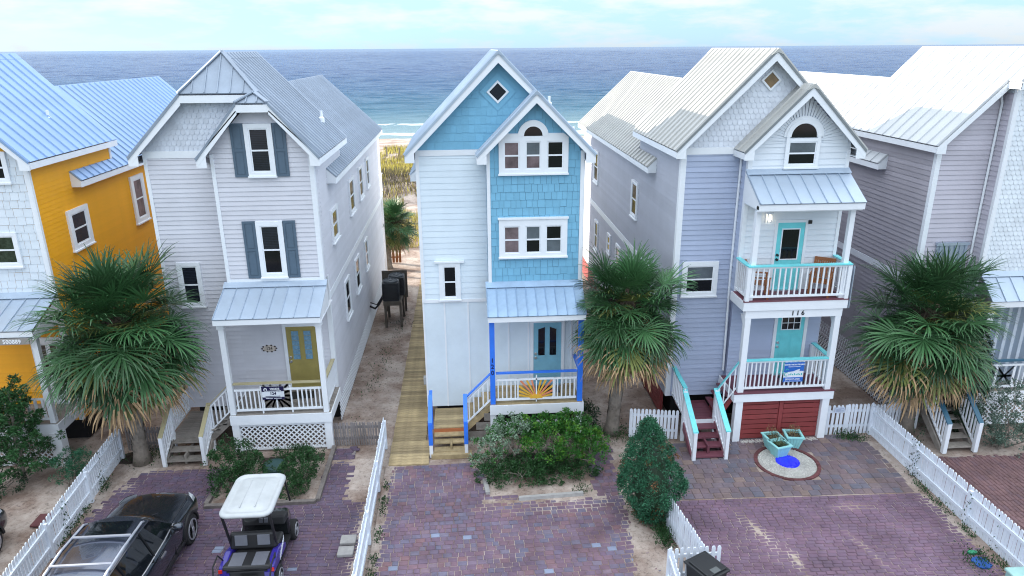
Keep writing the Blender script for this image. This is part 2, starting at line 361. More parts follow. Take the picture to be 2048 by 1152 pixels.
def railing(h, a, b, ht, capm, m, capw=.12, caph=.035, sp=.125, bot=.09, balw=.038, top2=0, ends=True, skip=None, capover=0.0, name='handrail'):
    """balustrade between two floor points (sloping allowed): cap, top and bottom rail, single balusters. top2: gap between cap and rail"""
    a, b = Vector(a), Vector(b); d = b-a; L_ = math.hypot(d.x, d.y); n = max(1, int(L_/sp)); hd = Vector((d.x, d.y, 0)).normalized()
    B().beam(a-hd*capover+Vector((0, 0, ht-caph-capover*d.z/L_)), b+hd*capover+Vector((0, 0, ht-caph+capover*d.z/L_)), capw, caph).make(name, capm, h)
    zt = ht-caph-.06-top2
    B().beam(a+Vector((0, 0, zt)), b+Vector((0, 0, zt)), .05, .055).make('top_rail', m, h); B().beam(a+Vector((0, 0, bot)), b+Vector((0, 0, bot)), .05, .06).make('bottom_rail', m, h)
    key = (round(zt-bot, 3), balw); 
    if key not in BAL: BAL[key] = B().box(-balw/2, balw/2, -balw/2, balw/2, 0, zt-bot-.055).mesh('baluster', m)
    me = BAL[key] if BAL[key].materials[0] == m else B().box(-balw/2, balw/2, -balw/2, balw/2, 0, zt-bot-.055).mesh('baluster', m)
    ang = math.atan2(d.y, d.x); sl = d.z/max(L_, .01)
    for i in range(n):
        t = (i+.5)/n
        if skip and skip(t): continue
        p = a+d*t; put('baluster', me, h, loc=(p.x, p.y, p.z+bot+.057), rot=(0, 0, ang))
    return n
def post(h, m, x, y, z0, z1, w=.12, name='porch_post', cap=0, capm=None):
    b = B(); b.box(x-w/2, x+w/2, y-w/2, y+w/2, z0, z1)
    if cap: b.box(x-w/2-.03, x+w/2+.03, y-w/2-.03, y+w/2+.03, z1-cap, z1-.001)
    return b.make(name, m, h)
def lattice(h, fr, a0, a1, z0, z1, m, sp=.13, w=.04, clip=None, name='lattice_panel', frame=True):
    """diagonal lath lattice, one part (laths a few pixels wide)"""
    b = B(); H_ = z1-z0
    for sgn, dd in ((1, .012), (-1, .004)):
        c = a0-H_
        while c < a1+H_:
            # lath runs from (c, z0) to (c+sgn*H, z1)
            pts = [(c, z0), (c+sgn*H_, z1)]
            (xa, za), (xb, zb) = pts
            if xa > xb: xa, za, xb, zb = xb, zb, xa, za
            if xb > a0 and xa < a1:
                if xa < a0: za += (zb-za)*(a0-xa)/(xb-xa); xa = a0
                if xb > a1: zb = za+(zb-za)*(a1-xa)/(xb-xa); xb = a1
                if xb-xa > .03:
                    o = w*.7
                    b.hexa([fr.p(xa, za-o, dd+.008), fr.p(xb, zb-o, dd+.008), fr.p(xb, zb-o, dd), fr.p(xa, za-o, dd), fr.p(xa, za+o, dd+.008), fr.p(xb, zb+o, dd+.008), fr.p(xb, zb+o, dd), fr.p(xa, za+o, dd)])
            c += sp*1.25
    if frame:
        for q in ((a0-.03, a1+.03, z1-.02, z1+.05), (a0-.03, a1+.03, z0-.05, z0+.02)): fr.box(b, q[0], q[1], q[2], q[3], .0, .026)
        for q in ((a0-.03, a0+.03), (a1-.03, a1+.03)): fr.box(b, q[0], q[1], z0+.02, z1-.02, 0, .0255)
    b.make(name, m, h, kind='stuff')
def deck(h, m, x0, x1, y0, y1, z, n, name='deck_board', alongx=True, th=.035):
    """n boards"""
    if alongx:
        w = (y1-y0)/n; me = B().box(x0, x1, y0+.004, y0+w-.004, z-th, z).mesh(name, m)
        for i in range(n): put(name, me, h, loc=(0, i*w, random.uniform(-.002, .002)))
    else:
        w = (x1-x0)/n; me = B().box(x0+.004, x0+w-.004, y0, y1, z-th, z).mesh(name, m)
        for i in range(n): put(name, me, h, loc=(i*w, 0, random.uniform(-.002, .002)))
def text_obj(name, s, size, loc, rot, m, parent, ext=.004, bold=0.0, align='CENTER'):
    c = bpy.data.curves.new(name, 'FONT'); c.body = s; c.size = size; c.extrude = ext; c.offset = bold; c.align_x = align; c.align_y = 'CENTER'; c.resolution_u = 2
    tmp = bpy.data.objects.new(name, c); me = bpy.data.meshes.new_from_object(tmp); bpy.data.objects.remove(tmp); me.materials.clear(); me.materials.append(m); o = bpy.data.objects.new(name, me); COL.objects.link(o); o.location = loc; o.rotation_euler = rot
    if parent:
        o.parent = parent
        if parent.type == 'EMPTY': o.matrix_parent_inverse = Matrix.Translation(-Vector(parent.location))
    return o
def handle(d, fr, a, z, m):
    for nm, dz in (('door_handle', 0), ('deadbolt', .14)):
        b = B(); c = fr.p(a, z+dz, .03); b.tube([c, c+fr.n*.02, c+fr.n*.021, c+fr.n*.06], [.04, .04, .03, .036], 10); b.make(nm, m, d)
def door(h, fr, a0, a1, z0, z1, m, casew=.1, style='two', glassm=None, casem=None, hx=None):
    casem = casem or TRIMW; glassm = glassm or GLASS
    c = B(); fr.box(c, a0-casew, a0, z0, z1+casew, 0, .055); fr.box(c, a1, a1+casew, z0, z1+casew, 0, .055); fr.box(c, a0, a1, z1, z1+casew, 0, .055); c.make('door_casing', casem, h)
    t = B(); fr.box(t, a0-.03, a1+.03, z0, z0+.03, .02, .16); t.make('threshold', CHROME, h)
    b = B(); fr.box(b, a0+.004, a1-.004, z0+.03, z1-.004, .005, .035); W_ = a1-a0; H_ = z1-z0
    def panel(u0, u1, v0, v1): fr.box(b, a0+u0*W_, a0+u1*W_, z0+v0*H_, z0+v1*H_, .035, .041); fr.box(b, a0+u0*W_+.03, a0+u1*W_-.03, z0+v0*H_+.03, z0+v1*H_-.03, .041, .047)
    d = None
    if style in ('two', 'oval'):
        panel(.14, .45, .06, .16); panel(.55, .86, .06, .16); panel(.14, .45, .2, .40); panel(.55, .86, .2, .40)
        d = b.make('door', m, h); g = B(); fm = B()
        for i, (u0, u1) in enumerate(((.17, .41), (.58, .82))):
            x0_, x1_ = a0+u0*W_, a0+u1*W_; q0, q1 = z0+.48*H_, z0+.93*H_
            dl, dr = (0, .0) if style == 'two' else ((.07, 0) if i == 0 else (0, .07))
            g.poly([fr.p(x0_, q0, .042), fr.p(x1_, q0, .042), fr.p(x1_, q1-dr, .042), fr.p(x0_, q1-dl, .042)])
            e = .022
            for w in ((x0_-e, x0_, q0-e, q1-dl+e), (x1_, x1_+e, q0-e, q1-dr+e), (x0_, x1_, q0-e, q0)): fr.box(fm, *w, .035, .05)
            fm.hexa([fr.p(x0_, q1-dl, .05), fr.p(x1_, q1-dr, .05), fr.p(x1_, q1-dr, .035), fr.p(x0_, q1-dl, .035), fr.p(x0_, q1-dl+e, .05), fr.p(x1_, q1-dr+e, .05), fr.p(x1_, q1-dr+e, .035), fr.p(x0_, q1-dl+e, .035)])
            if style == 'two':
                for kk in range(1, 6): fr.box(fm, x0_, x1_, q0+(q1-q0)*kk/6-.004, q0+(q1-q0)*kk/6+.004, .041, .0445)
        g.make('door_pane', glassm, d); fm.make('pane_moulding', m, d)
    elif style == 'big':
        panel(.14, .46, .07, .34); panel(.54, .86, .07, .34); d = b.make('door', m, h)
        g = B(); fr.box(g, a0+.2*W_, a1-.2*W_, z0+.47*H_, z0+.90*H_, .036, .04); g.make('door_pane', glassm, d)
        fm = B(); x0_, x1_, q0, q1, e = a0+.2*W_, a1-.2*W_, z0+.47*H_, z0+.90*H_, .03
        for w in ((x0_-e, x0_, q0-e, q1+e), (x1_, x1_+e, q0-e, q1+e), (x0_, x1_, q0-e, q0), (x0_, x1_, q1, q1+e)): fr.box(fm, *w, .035, .055)
        fm.make('pane_moulding', TRIMW, d)
    else:
        panel(.14, .46, .07, .66); panel(.54, .86, .07, .66); d = b.make('door', m, h)
        g = B(); x0_, x1_, q0, q1 = a0+.17*W_, a1-.17*W_, z0+.74*H_, z0+.94*H_; fr.box(g, x0_, x1_, q0, q1, .036, .04); g.make('door_pane', glassm, d)
        fm = B(); e = .025
        for w in ((x0_-e, x0_, q0-e, q1+e), (x1_, x1_+e, q0-e, q1+e), (x0_, x1_, q0-e, q0), (x0_, x1_, q1, q1+e)): fr.box(fm, *w, .035, .055)
        for kk in (1, 2): fr.box(fm, x0_+(x1_-x0_)*kk/3-.01, x0_+(x1_-x0_)*kk/3+.01, q0, q1, .04, .05)
        fr.box(fm, x0_, x1_, (q0+q1)/2-.01, (q0+q1)/2+.01, .0405, .0505); fm.make('pane_moulding', TRIMW, d)
    handle(d, fr, a0+.07 if hx is None else hx, z0+.95, CHROME if style != 'big' else BLACKM)
    return d
def shell(h, m, x0, x1, ze, rx, rz, y0, y1, zb, name='wall'):
    """closed gable-ended body"""
    B().prism([(x0, y0, zb), (x1, y0, zb), (x1, y0, ze), (rx, y0, rz), (x0, y0, ze)], (0, y1-y0, 0)).make(name, m, h)
def stair(h, m, x0, x1, pts, th=.04, name='stair_tread', alongx=False):
    """treads: list of (near, far, z)"""
    for a, b, z in pts:
        (B().box(x0, x1, a, b, z-th, z) if not alongx else B().box(a, b, x0, x1, z-th, z)).make(name, m, h)
def seams(y0, y1, p):
    n = max(1, round((y1-y0)/p)); return [y0+(y1-y0)*i/n for i in range(n+1)]
# ------------------------------------------------------------------ the five houses
SL, RZ = 1.03, 11.40
def slope(h, m, rx, rz, ex, ez, ys, top=None, name='roof_panel', rib=.03):
    """one roof slope; top(y) gives the x where the panel's upper end is cut (a hip), else the ridge"""
    if not top: return panels_x(h, m, rx, rz, ex, ez, ys, name=name, rib=rib)
    sl = (ez-rz)/(ex-rx); nl = math.hypot(1, sl); nx, nz = -sl/nl, 1/nl
    for y0, y1 in zip(ys[:-1], ys[1:]):
        k = B(); q = lambda x, y, d: (x+nx*d, y, rz+sl*(x-rx)+nz*d); a0, a1 = top(y0), top(y1)
        k.hexa([q(a0, y0, 0), q(ex, y0, 0), q(ex, y1, 0), q(a1, y1, 0), q(a0, y0, .03), q(ex, y0, .03), q(ex, y1, .03), q(a1, y1, .03)])
        k.hexa([q(a0, y0, .031), q(ex, y0, .031), q(ex, y0+.03, .031), q(a0, y0+.03, .031), q(a0, y0+.008, .031+rib), q(ex, y0+.008, .031+rib), q(ex, y0+.022, .031+rib), q(a0, y0+.022, .031+rib)])
        k.make(name, m, h)
def hip(h, m, rx, hw, zc, rz, yr, yrun, n):
    """small clipped-gable triangle at the ridge's street end"""
    P = lambda x, k, d=0: (x, yr+yrun*k-.02*(d > 0), zc+(rz-zc)*k+d)
    for i in range(n):
        a, b = -hw+2*hw*i/n, -hw+2*hw*(i+1)/n; ka, kb = 1-abs(a)/hw, 1-abs(b)/hw
        pts = [P(rx+a, 0), P(rx+b, 0)]+([P(rx+b, kb)] if kb > 0.001 else [])+([P(rx, 1)] if a < -1e-6 and b > 1e-6 else [])+([P(rx+a, ka)] if ka > 0.001 else [])
        k = B().prism(pts, (0, -.02, .025))
        if ka > .05: k.beam(P(rx+a, 0, .02), P(rx+a, ka, .02), .03, .04)
        k.make('hip_panel', m, h)
    b = B()
    for s in (-1, 1): b.beam(P(rx+s*hw*1.03, 0, .03), P(rx, 1.02, .03), .13, .035)
    b.make('hip_cap', m, h)
def roofs(h, m, x0, x1, xb, yw, yb, pitch, mir=False, hips=None, yfe=25.0, y2=36.0, front=None, yrear=22.2, gx=None, prear=None, capm=None, edge=None, ov=.27, rib=.03):
    """raised front roof, lower rear roof and the projecting bay's gable"""
    rx = (x0+x1)/2; e0, e1 = x0-ov, x1+ov; ez = RZ-SL*(rx-e0); bx = ((x0 if xb is None else xb)+x1)/2; bz = ez+SL*(e1-bx); capm = capm or m; edge = edge or m
    ym, yy = yw-.35, yb-.35; ys = seams(ym, yfe, pitch)
    if hips:
        zc, hw, run, bzc, bhw, brun = hips
        T = lambda s: (lambda y: rx+s*max(0, hw*(1-(y-ym)/run)))
        ysh = [y for y in ys]; k = [i for i, y in enumerate(ysh) if y > ym+run][0]; ysh = ysh[:k]+[ym+run]+ysh[k:]
        slope(h, m, rx, RZ, e0, ez, ysh, T(-1), rib=rib); slope(h, m, rx, RZ, e1, ez, ysh, lambda y: max(T(1)(y), rx), rib=rib)
        hip(h, m, rx, hw, zc, RZ+.02, ym, run, 6); ridge_cap(h, capm, rx, RZ, ym+run-.05, yfe)
        Tb = lambda s: (lambda y: bx+s*max(0, bhw*(1-(y-yy)/brun)))
        slope(h, m, bx, bz, xb-ov, ez, [yy, yy+brun, yw], Tb(-1), rib=rib); slope(h, m, bx, bz, e1, ez, [yy, yy+brun*.5, yy+brun, ym], Tb(1), rib=rib)
        hip(h, m, bx, bhw, bzc, bz+.02, yy, brun, 3)
        rake(h, TRIMW, rx-hw, zc, e0, ez, ym, x0, edge=edge); rake(h, TRIMW, rx+hw, zc, bx+.2, RZ-SL*(bx+.2-rx), ym, ret=False, edge=edge)
        B().box(rx-hw, rx+hw, ym, ym+.035, zc-.23, zc-.03).make('rake_board', TRIMW, h)
        rake(h, TRIMW, bx-bhw, bzc, xb-ov, ez, yy, xb, edge=edge); rake(h, TRIMW, bx+bhw, bzc, e1, ez, yy, x1, edge=edge)
        B().box(bx-bhw, bx+bhw, yy, yy+.035, bzc-.23, bzc-.03).make('rake_board', TRIMW, h)
    else:
        slope(h, m, rx, RZ, e0, ez, ys, rib=rib); slope(h, m, rx, RZ, e1, ez, ys, rib=rib); ridge_cap(h, capm, rx, RZ, ym-.03, yfe)
        if xb is not None:
            if not mir:
                slope(h, m, bx, bz, xb-ov, ez, seams(yy, yw, pitch), rib=rib); slope(h, m, bx, bz, e1, ez, seams(yy, ym, pitch), rib=rib); ridge_cap(h, capm, bx, bz, yy-.03, ym+.15)
                rake(h, TRIMW, rx, RZ, bx+.1, RZ-SL*(bx+.1-rx), ym, ret=False, edge=edge)
                rake(h, TRIMW, bx, bz, xb-ov, ez, yy, xb, edge=edge); rake(h, TRIMW, bx, bz, e1, ez, yy, x1, edge=edge)
        else: rake(h, TRIMW, rx, RZ, e1, ez, ym, x1, edge=edge)
        rake(h, TRIMW, rx, RZ, e0, ez, ym, x0, edge=edge)
    fascia(h, TRIMW, e0+.01, ez-.02, ym+.04, yfe); fascia(h, TRIMW, e1-.01, ez-.02, (yy if xb else ym)+.04, yfe)
    if xb: fascia(h, TRIMW, xb-ov+.01, ez-.02, yy+.04, yw)
    soffit(h, TRIMW, e0, x0, ym+.04, yfe, ez-.15); soffit(h, TRIMW, x1, e1, (yy if xb else ym)+.04, yfe, ez-.15)
    for x in (e0, e1): B().box(min(x, rx)+.0, max(x, rx), yfe-.03, yfe, ez-.19, ez-.03).make('fascia_board', TRIMW, h) if False else None
    # rear roof, its eaves running a little way along the front part's side walls
    rz = 10.3; s2 = .95; ez2 = rz-s2*(rx-e0)
    for ex, wx in ((e0-.02, x0), (e1+.02, x1)):
        sgn = 1 if wx == x0 else -1; p2 = prear or pitch
        zz = lambda x: rz-s2*abs(x-rx)
        panels_x(h, m, wx, zz(wx), ex, zz(ex), seams(yrear, yfe, p2), rib=rib); slope(h, m, rx, rz, ex, zz(ex), seams(yfe, y2, p2), rib=rib)
        fascia(h, TRIMW, ex+.01*sgn, zz(ex)-.02, yrear+.01, y2); soffit(h, TRIMW, min(ex, wx), max(ex, wx), yrear+.02, y2, zz(ex)-.15)
        B().prism([(ex, yrear, zz(ex)-.18), (wx, yrear, zz(ex)-.18), (wx, yrear, zz(wx)+.02), (ex, yrear, zz(ex)+.02)], (0, .03, 0)).make('eave_return', TRIMW, h)
    ridge_cap(h, capm, rx, rz, yfe, y2)
    return rx, ez, bx, bz, rz, s2
def body(h, m, x0, x1, xb, yw, yb, zb, y2=35.7, yfe=24.9, bm=None, bzb=None, clip=None):
    rx = (x0+x1)/2; ze = RZ-SL*(rx-x0)-.06
    ys_ = yw+.62 if clip else yw; shell(h, m, x0, x1, ze, rx, RZ-.06, ys_, yfe, zb)
    if clip:
        hw_ = (RZ-.06-clip)/SL; B().prism([(x0, yw, zb), (x1, yw, zb), (x1, yw, ze), (rx+hw_, yw, clip), (rx-hw_, yw, clip), (x0, yw, ze)], (0, .62, 0)).make('wall', m, h)
    z2 = 10.3-.95*(rx-x0)-.06; shell(h, m, x0, x1, z2, rx, 10.24, yfe, y2, zb)
    if xb is not None:
        bx = (xb+x1)/2; bz = RZ-SL*(rx-x0)-.06+SL*(x1-bx)
        shell(h, bm or m, xb, x1-.002, ze, bx, bz, yb, yw+.05, bzb if bzb else zb, name='bay_wall')
        return rx, ze, bx, bz
    return rx, ze, None, None
def vent_pipe(h, x, y, z, m=None):
    b = B(); b.lathe((x, y, z), [(.09, -.1), (.09, .06), (.045, .09), (.045, .26), (.0451, .27)], 12); b.make('vent_pipe', m or TRIMW, h)
def piers(h, m, xs, ys, z1, w=.2):
    for x in xs:
        for y in ys: B().box(x-w/2, x+w/2, y-w/2, y+w/2, -.05, z1).make('pier', m, h)
WOOD = mat('weathered_deck_wood', (.25, .225, .20, 1), .8, var=.3, scale=6, bump=.3, bscale=30, rnd=.18)
NEWWOOD = mat('treated_yellow_pine', (.36, .275, .15, 1), .75, var=.3, scale=5, bump=.25, bscale=30, rnd=.28, world=(1.5, .2))
TAN = mat('tan_painted_rail', (.42, .37, .22, 1), .5)
# ---- the lilac grey house (house number 124)
LIL = mat('lilac_grey_lap_siding', (.62, .62, .67, 1), .6, var=.06, scale=.7, rnd=.04, world=(.8, .06))
LILW = mat('lilac_grey_wall_sheathing', (.42, .41, .46, 1), .7)
SCW = mat('pale_fish_scale_shingles', (.62, .66, .73, 1), .6, isl=.06)
SHUT = mat('slate_blue_shutter', (.085, .13, .18, 1), .55)
OLIVE = mat('olive_door_paint', (.33, .27, .085, 1), .45)
STAINED = mat('leaded_blue_glass', (.16, .30, .42, 1), .15, var=.4, scale=14)
h = HA = thing('beach_house', (-6.65, 24, 0), 'lilac grey beach house with slate blue shutters and an olive front door', 'house', 'narrow beach houses in a row')
x0, x1, xb, yw, yb, zb = -9.06, -4.25, -7.04, 20.9, 20.4, .72
rx, ze, bx, bz = body(h, LILW, x0, x1, xb, yw, yb, zb, bm=LILW, bzb=5.0, clip=10.42)
GALVD = mat('dull_grey_roof_metal', (.26, .31, .38, 1), .5, .25, var=.12, scale=1.2, rnd=.06, world=(.7, .1))
roofs(h, GALVD, x0, x1, xb, yw, yb, .30, hips=(10.36, 1.03, .85, 10.13, .42, .36), rib=.026)
fa, fb, fs = FY(yw), FY(yb), FR(x1)
siding(h, fa, zb, 8.62, .135, rect(x0, xb), LIL); siding(h, fa, 1.25, 4.95, .135, rect(xb, x1), LIL)
siding(h, fb, 5.0, 10.2, .135, gable(xb, x1, ze, bx, bz), LIL)
siding(h, fs, zb, 8.8, .135, rect(yw, 24.9), LIL); siding(h, fs, zb, 7.9, .135, rect(24.9, 35.7), LIL); siding(h, fs, 5.0, 8.8, .135, rect(yb, yw), LIL)
scales(h, fa, 8.78, 10.2, .15, .13, gable(x0, x1, ze, rx, RZ-.06), SCW)
trim(h, TRIMW, fa, x0, xb, 8.6, 8.8); trim(h, TRIMW, fa, x0, x0+.1, zb, 8.6); trim(h, TRIMW, fb, xb, xb+.1, 5.0, 8.75); trim(h, TRIMW, fb, x1-.1, x1, 5.0, 8.75)
trim(h, TRIMW, fb, xb+.1, x1-.1, 4.97, 5.1, d1=.03); trim(h, TRIMW, fs, yb-.04, yb+.1, 5.0, 8.6); trim(h, TRIMW, fs, yw-.04, yw+.1, zb, 5.0); trim(h, TRIMW, fs, yw, 35.7, 4.2, 4.42, d1=.03); trim(h, TRIMW, fa, x1-.1, x1, zb, 4.97)
B().box(x0+.3, x1-.05, yw+.3, 35.5, 0, zb).make('underfloor_shade_block', DARKIN, h)
for z0, z1, gl in ((8.12, 9.58, [(BLIND, BLIND)]), (5.14, 6.83, [(GLASS, BLIND)])):
    window(h, fb, -6.02, -5.26, z0, z1, [(-5.90, -5.38, z0+.12, z1-.13)], glass=gl)
    shutter(h, fb, -6.40, -6.03, z0-.01, z1+.01, SHUT); shutter(h, fb, -5.25, -4.90, z0-.01, z1+.01, SHUT)
window(h, fa, -8.62, -7.93, 4.12, 5.52, [(-8.5, -8.04, 4.24, 5.4)], glass=BLIND)
for y0, y1, z0, z1 in ((22.2, 23.3, 5.62, 6.7), (26.0, 27.2, 5.66, 6.98), (28.6, 29.7, 5.7, 7.02), (30.9, 31.8, 5.75, 7.05), (23.5, 24.5, 2.5, 3.9), (26.0, 27.1, 2.6, 3.95), (28.8, 29.7, 2.65, 3.95)):
    window(h, fs, y0, y1, z0, z1, [(y0+.11, y1-.11, z0+.11, z1-.11)], glass=GLASS)
door(h, fa, -5.66, -4.74, 1.25, 3.37, OLIVE, style='two', glassm=STAINED)
# porch
yp, zf, pl, pr = 19.25, 1.25, -7.02, -4.3
deck(h, WOOD, pl-.05, pr+.12, yp-.03, yw, zf, 10)
B().box(pl-.1, pr+.15, yp-.07, yp-.03, zf-.32, zf-.02).make('porch_fascia', TRIMW, h); B().box(pr+.11, pr+.15, yp-.03, yw, zf-.32, zf-.02).make('porch_fascia', TRIMW, h); B().box(pl-.1, pl-.06, yp-.03, yw, zf-.32, zf-.02).make('porch_fascia', TRIMW, h)
for x in (pl, pr): post(h, TRIMW, x, yp+.05, zf, 4.12, .15, cap=.12); post(h, TRIMW, x+.02, yp+.06, 0, zf-.3, .2, name='porch_pier')
B().box(pl-.12, pr+.12, yp-.03, yp+.13, 4.12, 4.3).make('porch_beam', TRIMW, h)
panels_y(h, GALV, yb-.005, 4.93, 18.95, 4.36, pl-.1, pr+.15, 8); B().box(pl-.1, pr+.15, 18.96, 18.99, 4.2, 4.35).make('fascia_board', TRIMW, h)
for x in (pl-.07, pr+.12): B().prism([(x-.015, 18.97, 4.22), (x-.015, yb, 4.22), (x-.015, yb, 4.9), (x-.015, 18.97, 4.34)], (.03, 0, 0)).make('porch_cheek', TRIMW, h)
soffit(h, TRIMW, pl-.1, pr+.15, 18.99, yw, 4.21)
railing(h, (pl+.1, yp+.05, zf), (pr-.1, yp+.05, zf), 1.0, TAN, TRIMW, top2=.16, skip=lambda t: .34 < t < .68)
railing(h, (pr, yp+.15, zf), (pr, yw-.05, zf), 1.0, TAN, TRIMW, top2=.1)
b = B(); cx, cz = -5.72, zf+.53
for k in range(16):
    t = 2*math.pi*k/16; c_, s_ = math.cos(t), math.sin(t); q = min(.42/max(abs(c_), .01), .36/max(abs(s_), .01))
    b.beam((cx+.05*c_, yp+.05, cz+.05*s_), (cx+q*c_, yp+.05, cz+q*s_), .04, .035, up_=(0, 1, 0)) if abs(s_) < .95 else b.box(cx-.02, cx+.02, yp+.03, yp+.07, min(cz, cz+q*s_), max(cz, cz+q*s_))
b.box(cx-.45, cx-.41, yp+.03, yp+.07, zf, zf+.9); b.box(cx+.41, cx+.45, yp+.03, yp+.07, zf, zf+.9); b.make('sunburst_panel', TRIMW, h)
lattice(h, FY(yp+.04), pl+.1, pr-.08, .08, zf-.4, TRIMW)
lattice(h, FR(x1+.02), yw, 35.6, .02, zb, TRIMW, frame=False)
# steps
deck(h, WOOD, -8.92, -7.78, 19.45, yw-.02, .58, 11)
stair(h, WOOD, -8.86, -7.84, [(18.62, 18.92, .16), (18.92, 19.2, .31), (19.18, 19.45, .45)])
B().box(-8.9, -7.8, 19.43, 19.46, .38, .545).make('stair_riser', WOOD, h); B().box(-8.4, -8.34, 18.7, 19.4, 0, .3).make('stringer', WOOD, h)
for x in (-8.92, -7.78): B().prism([(x-.02, 18.6, -.02), (x-.02, 19.45, .5), (x-.02, 19.45, .25), (x-.02, 18.9, -.02)], (.04, 0, 0)).make('stringer', WOOD, h)
for x in (-8.92, -7.78): post(h, TRIMW, x, 18.58, 0, .97, .1, name='stair_post'); post(h, TRIMW, x, 19.42, 0, 1.5, .1, name='stair_post')
railing(h, (-8.92, 18.6, .06), (-8.92, 19.42, .58), .95, TAN, TRIMW, top2=.04, capover=.06); railing(h, (-8.92, 19.45, .58), (-8.92, yw-.05, .58), .92, TAN, TRIMW, top2=.04)
railing(h, (-7.78, 18.6, .06), (-7.78, 19.42, .58), .95, TAN, TRIMW, top2=.04, capover=.06); railing(h, (-7.76, 19.42, .58), (pl-.08, yp+.08, zf), .95, TAN, TRIMW, top2=.04)
stair(h, WOOD, yp+.1, yw-.1, [(-7.8, -7.5, .74), (-7.56, -7.28, .91), (-7.34, -7.05, 1.08)], alongx=True)
B().prism([(-7.8, yp+.1, .3), (-7.05, yp+.1, 1.0), (-7.05, yp+.1, 1.2), (-7.8, yp+.1, .56)], (0, .04, 0)).make('stringer', WOOD, h)
vent_pipe(h, -4.55, 23.9, 9.35)
# rear veranda seen down the side
post(h, TRIMW, x1-.1, 36.9, 0, 7.6, .16); B().box(x0, x1, 35.7, 37, 4.2, 4.45).make('rear_deck', TRIMW, h); railing(h, (x1, 35.8, 4.45), (x1, 36.9, 4.45), 1.0, TRIMW, TRIMW)
# ---- the sky blue house (house number 120)
SKYB = mat('sky_blue_shingles', (.185, .445, .625, 1), .6, var=.05, rnd=.045, bump=.1, bscale=25)
TEAL = mat('sky_blue_shingle_field', (.185, .445, .625, 1), .6, var=.05, isl=.045)
SKYW = mat('blue_sheathing', (.10, .22, .32, 1), .7)
ICE = mat('ice_white_wide_siding', (.70, .79, .86, 1), .55, var=.04, scale=.7, rnd=.03, world=(.8, .05))
ICEW = mat('ice_white_panel', (.69, .78, .85, 1), .55, var=.04, scale=.8, world=(.8, .05))
COB = mat('cobalt_blue_paint', (.035, .19, .80, 1), .4)
AQD = mat('pale_blue_door_paint', (.21, .46, .58, 1), .45)
NAVY = mat('navy_numerals', (.01, .015, .09, 1), .4)
h = HB = thing('beach_house', (1.03, 24, 0), 'sky blue and white beach house with cobalt porch posts and an orange sunburst', 'house', 'narrow beach houses in a row')
x0, x1, xb, yw, yb, zb = -1.38, 3.40, .63, 20.5, 20.0, .62
rx, ze, bx, bz = body(h, ICEW, x0, x1, xb, yw, yb, zb, bm=SKYW, bzb=4.86)
roofs(h, GALV, x0, x1, xb, yw, yb, .36)
fa, fb = FY(yw), FY(yb)
siding(h, fa, 4.25, 8.6, .178, rect(x0+.1, xb), ICE, t=.015)
trim(h, TRIMW, fa, x0, x0+.1, 4.2, 8.6); trim(h, TRIMW, fa, x0, xb, 8.6, 8.76); trim(h, TRIMW, fa, x0, xb, 4.15, 4.25, d1=.03)
backing(h, fa, 8.76, 11.3, gable(x0, x1, ze, rx, RZ-.06), SKYB); dsk = lambda a, z: abs(a-1.0)+abs(z-10.34) < .52
shingles(h, fa, 8.76, 11.2, .235, gable(x0, x1, ze, rx, RZ-.06), SKYB, .14, .23, 60, skip=dsk, seed=3)
shingles(h, fb, 4.9, 10.4, .225, gable(xb+.1, x1-.1, ze-.03, bx, bz-.08), SKYB, .13, .23, 235, seed=5)
trim(h, TRIMW, fb, xb, xb+.1, 4.88, 8.75); trim(h, TRIMW, fb, x1-.1, x1, 4.88, 8.75)
B().box(x1+.0, x1+.03, yb, yw, 4.88, 8.75).make('trim_board', TRIMW, h)
for a in (-1.38, -.74, -.02, .60, 1.22, 1.84, 3.2): trim(h, TRIMW, fa, a, a+.05, zb, 4.15, d1=.018, name='batten')
diamond(h, fa, 1.0, 10.34, .24, .075, GLASS, outer=.2, om=SKYB)
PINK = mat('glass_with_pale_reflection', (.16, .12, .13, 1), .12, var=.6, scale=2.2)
window(h, fb, .96, 2.95, 5.68, 6.82, [(1.1, 1.56, 5.80, 6.62), (1.73, 2.17, 5.80, 6.62), (2.32, 2.79, 5.80, 6.62)], glass=[(PINK, PINK), (GLASS, PALEGL), (PALEGL, GLASS)], crown=.03)
w = window(h, fb, .98, 2.94, 8.12, 9.03, [(1.12, 1.56, 8.25, 9.03), (1.73, 2.16, 8.25, 9.03), (2.34, 2.80, 8.25, 9.03)], glass=[PINK, (PINK, PALEGL), GLASS])
b = B(); b.prism([fb.p(.98, 9.03, .075), fb.p(2.94, 9.03, .075), fb.p(2.94, 9.14, .075), fb.p(2.80, 9.25, .075), fb.p(1.12, 9.25, .075), fb.p(.98, 9.14, .075)], (0, .075, 0)); b.make('window_head', TRIMW, w)
b = B(); ring(b, fb, 1.945, 9.18, .26, .43, .0, .088); b.make('arch_casing', TRIMW, w)
b = B(); b.poly([fb.p(1.945+.26*math.cos(R(t)), 9.18+.26*math.sin(R(t)), .08) for t in range(0, 181, 12)]); b.make('pane', GLASS, w)
window(h, fa, -.84, -.2, 4.24, 5.42, [(-.71, -.32, 4.32, 5.31)], crown=.12, d=.07)
door(h, fa, 2.02, 2.90, 1.27, 3.40, AQD, style='oval')
yp, zf, pl, pr = 19.25, 1.27, .68, 3.32
deck(h, NEWWOOD, pl-.05, pr+.08, yp-.03, yw, zf, 9)
B().box(pl-.1, pr+.12, yp-.07, yp-.03, zf-.33, zf-.02).make('porch_fascia', TRIMW, h); B().box(pr+.08, pr+.12, yp-.03, yw, zf-.33, zf-.02).make('porch_fascia', TRIMW, h)
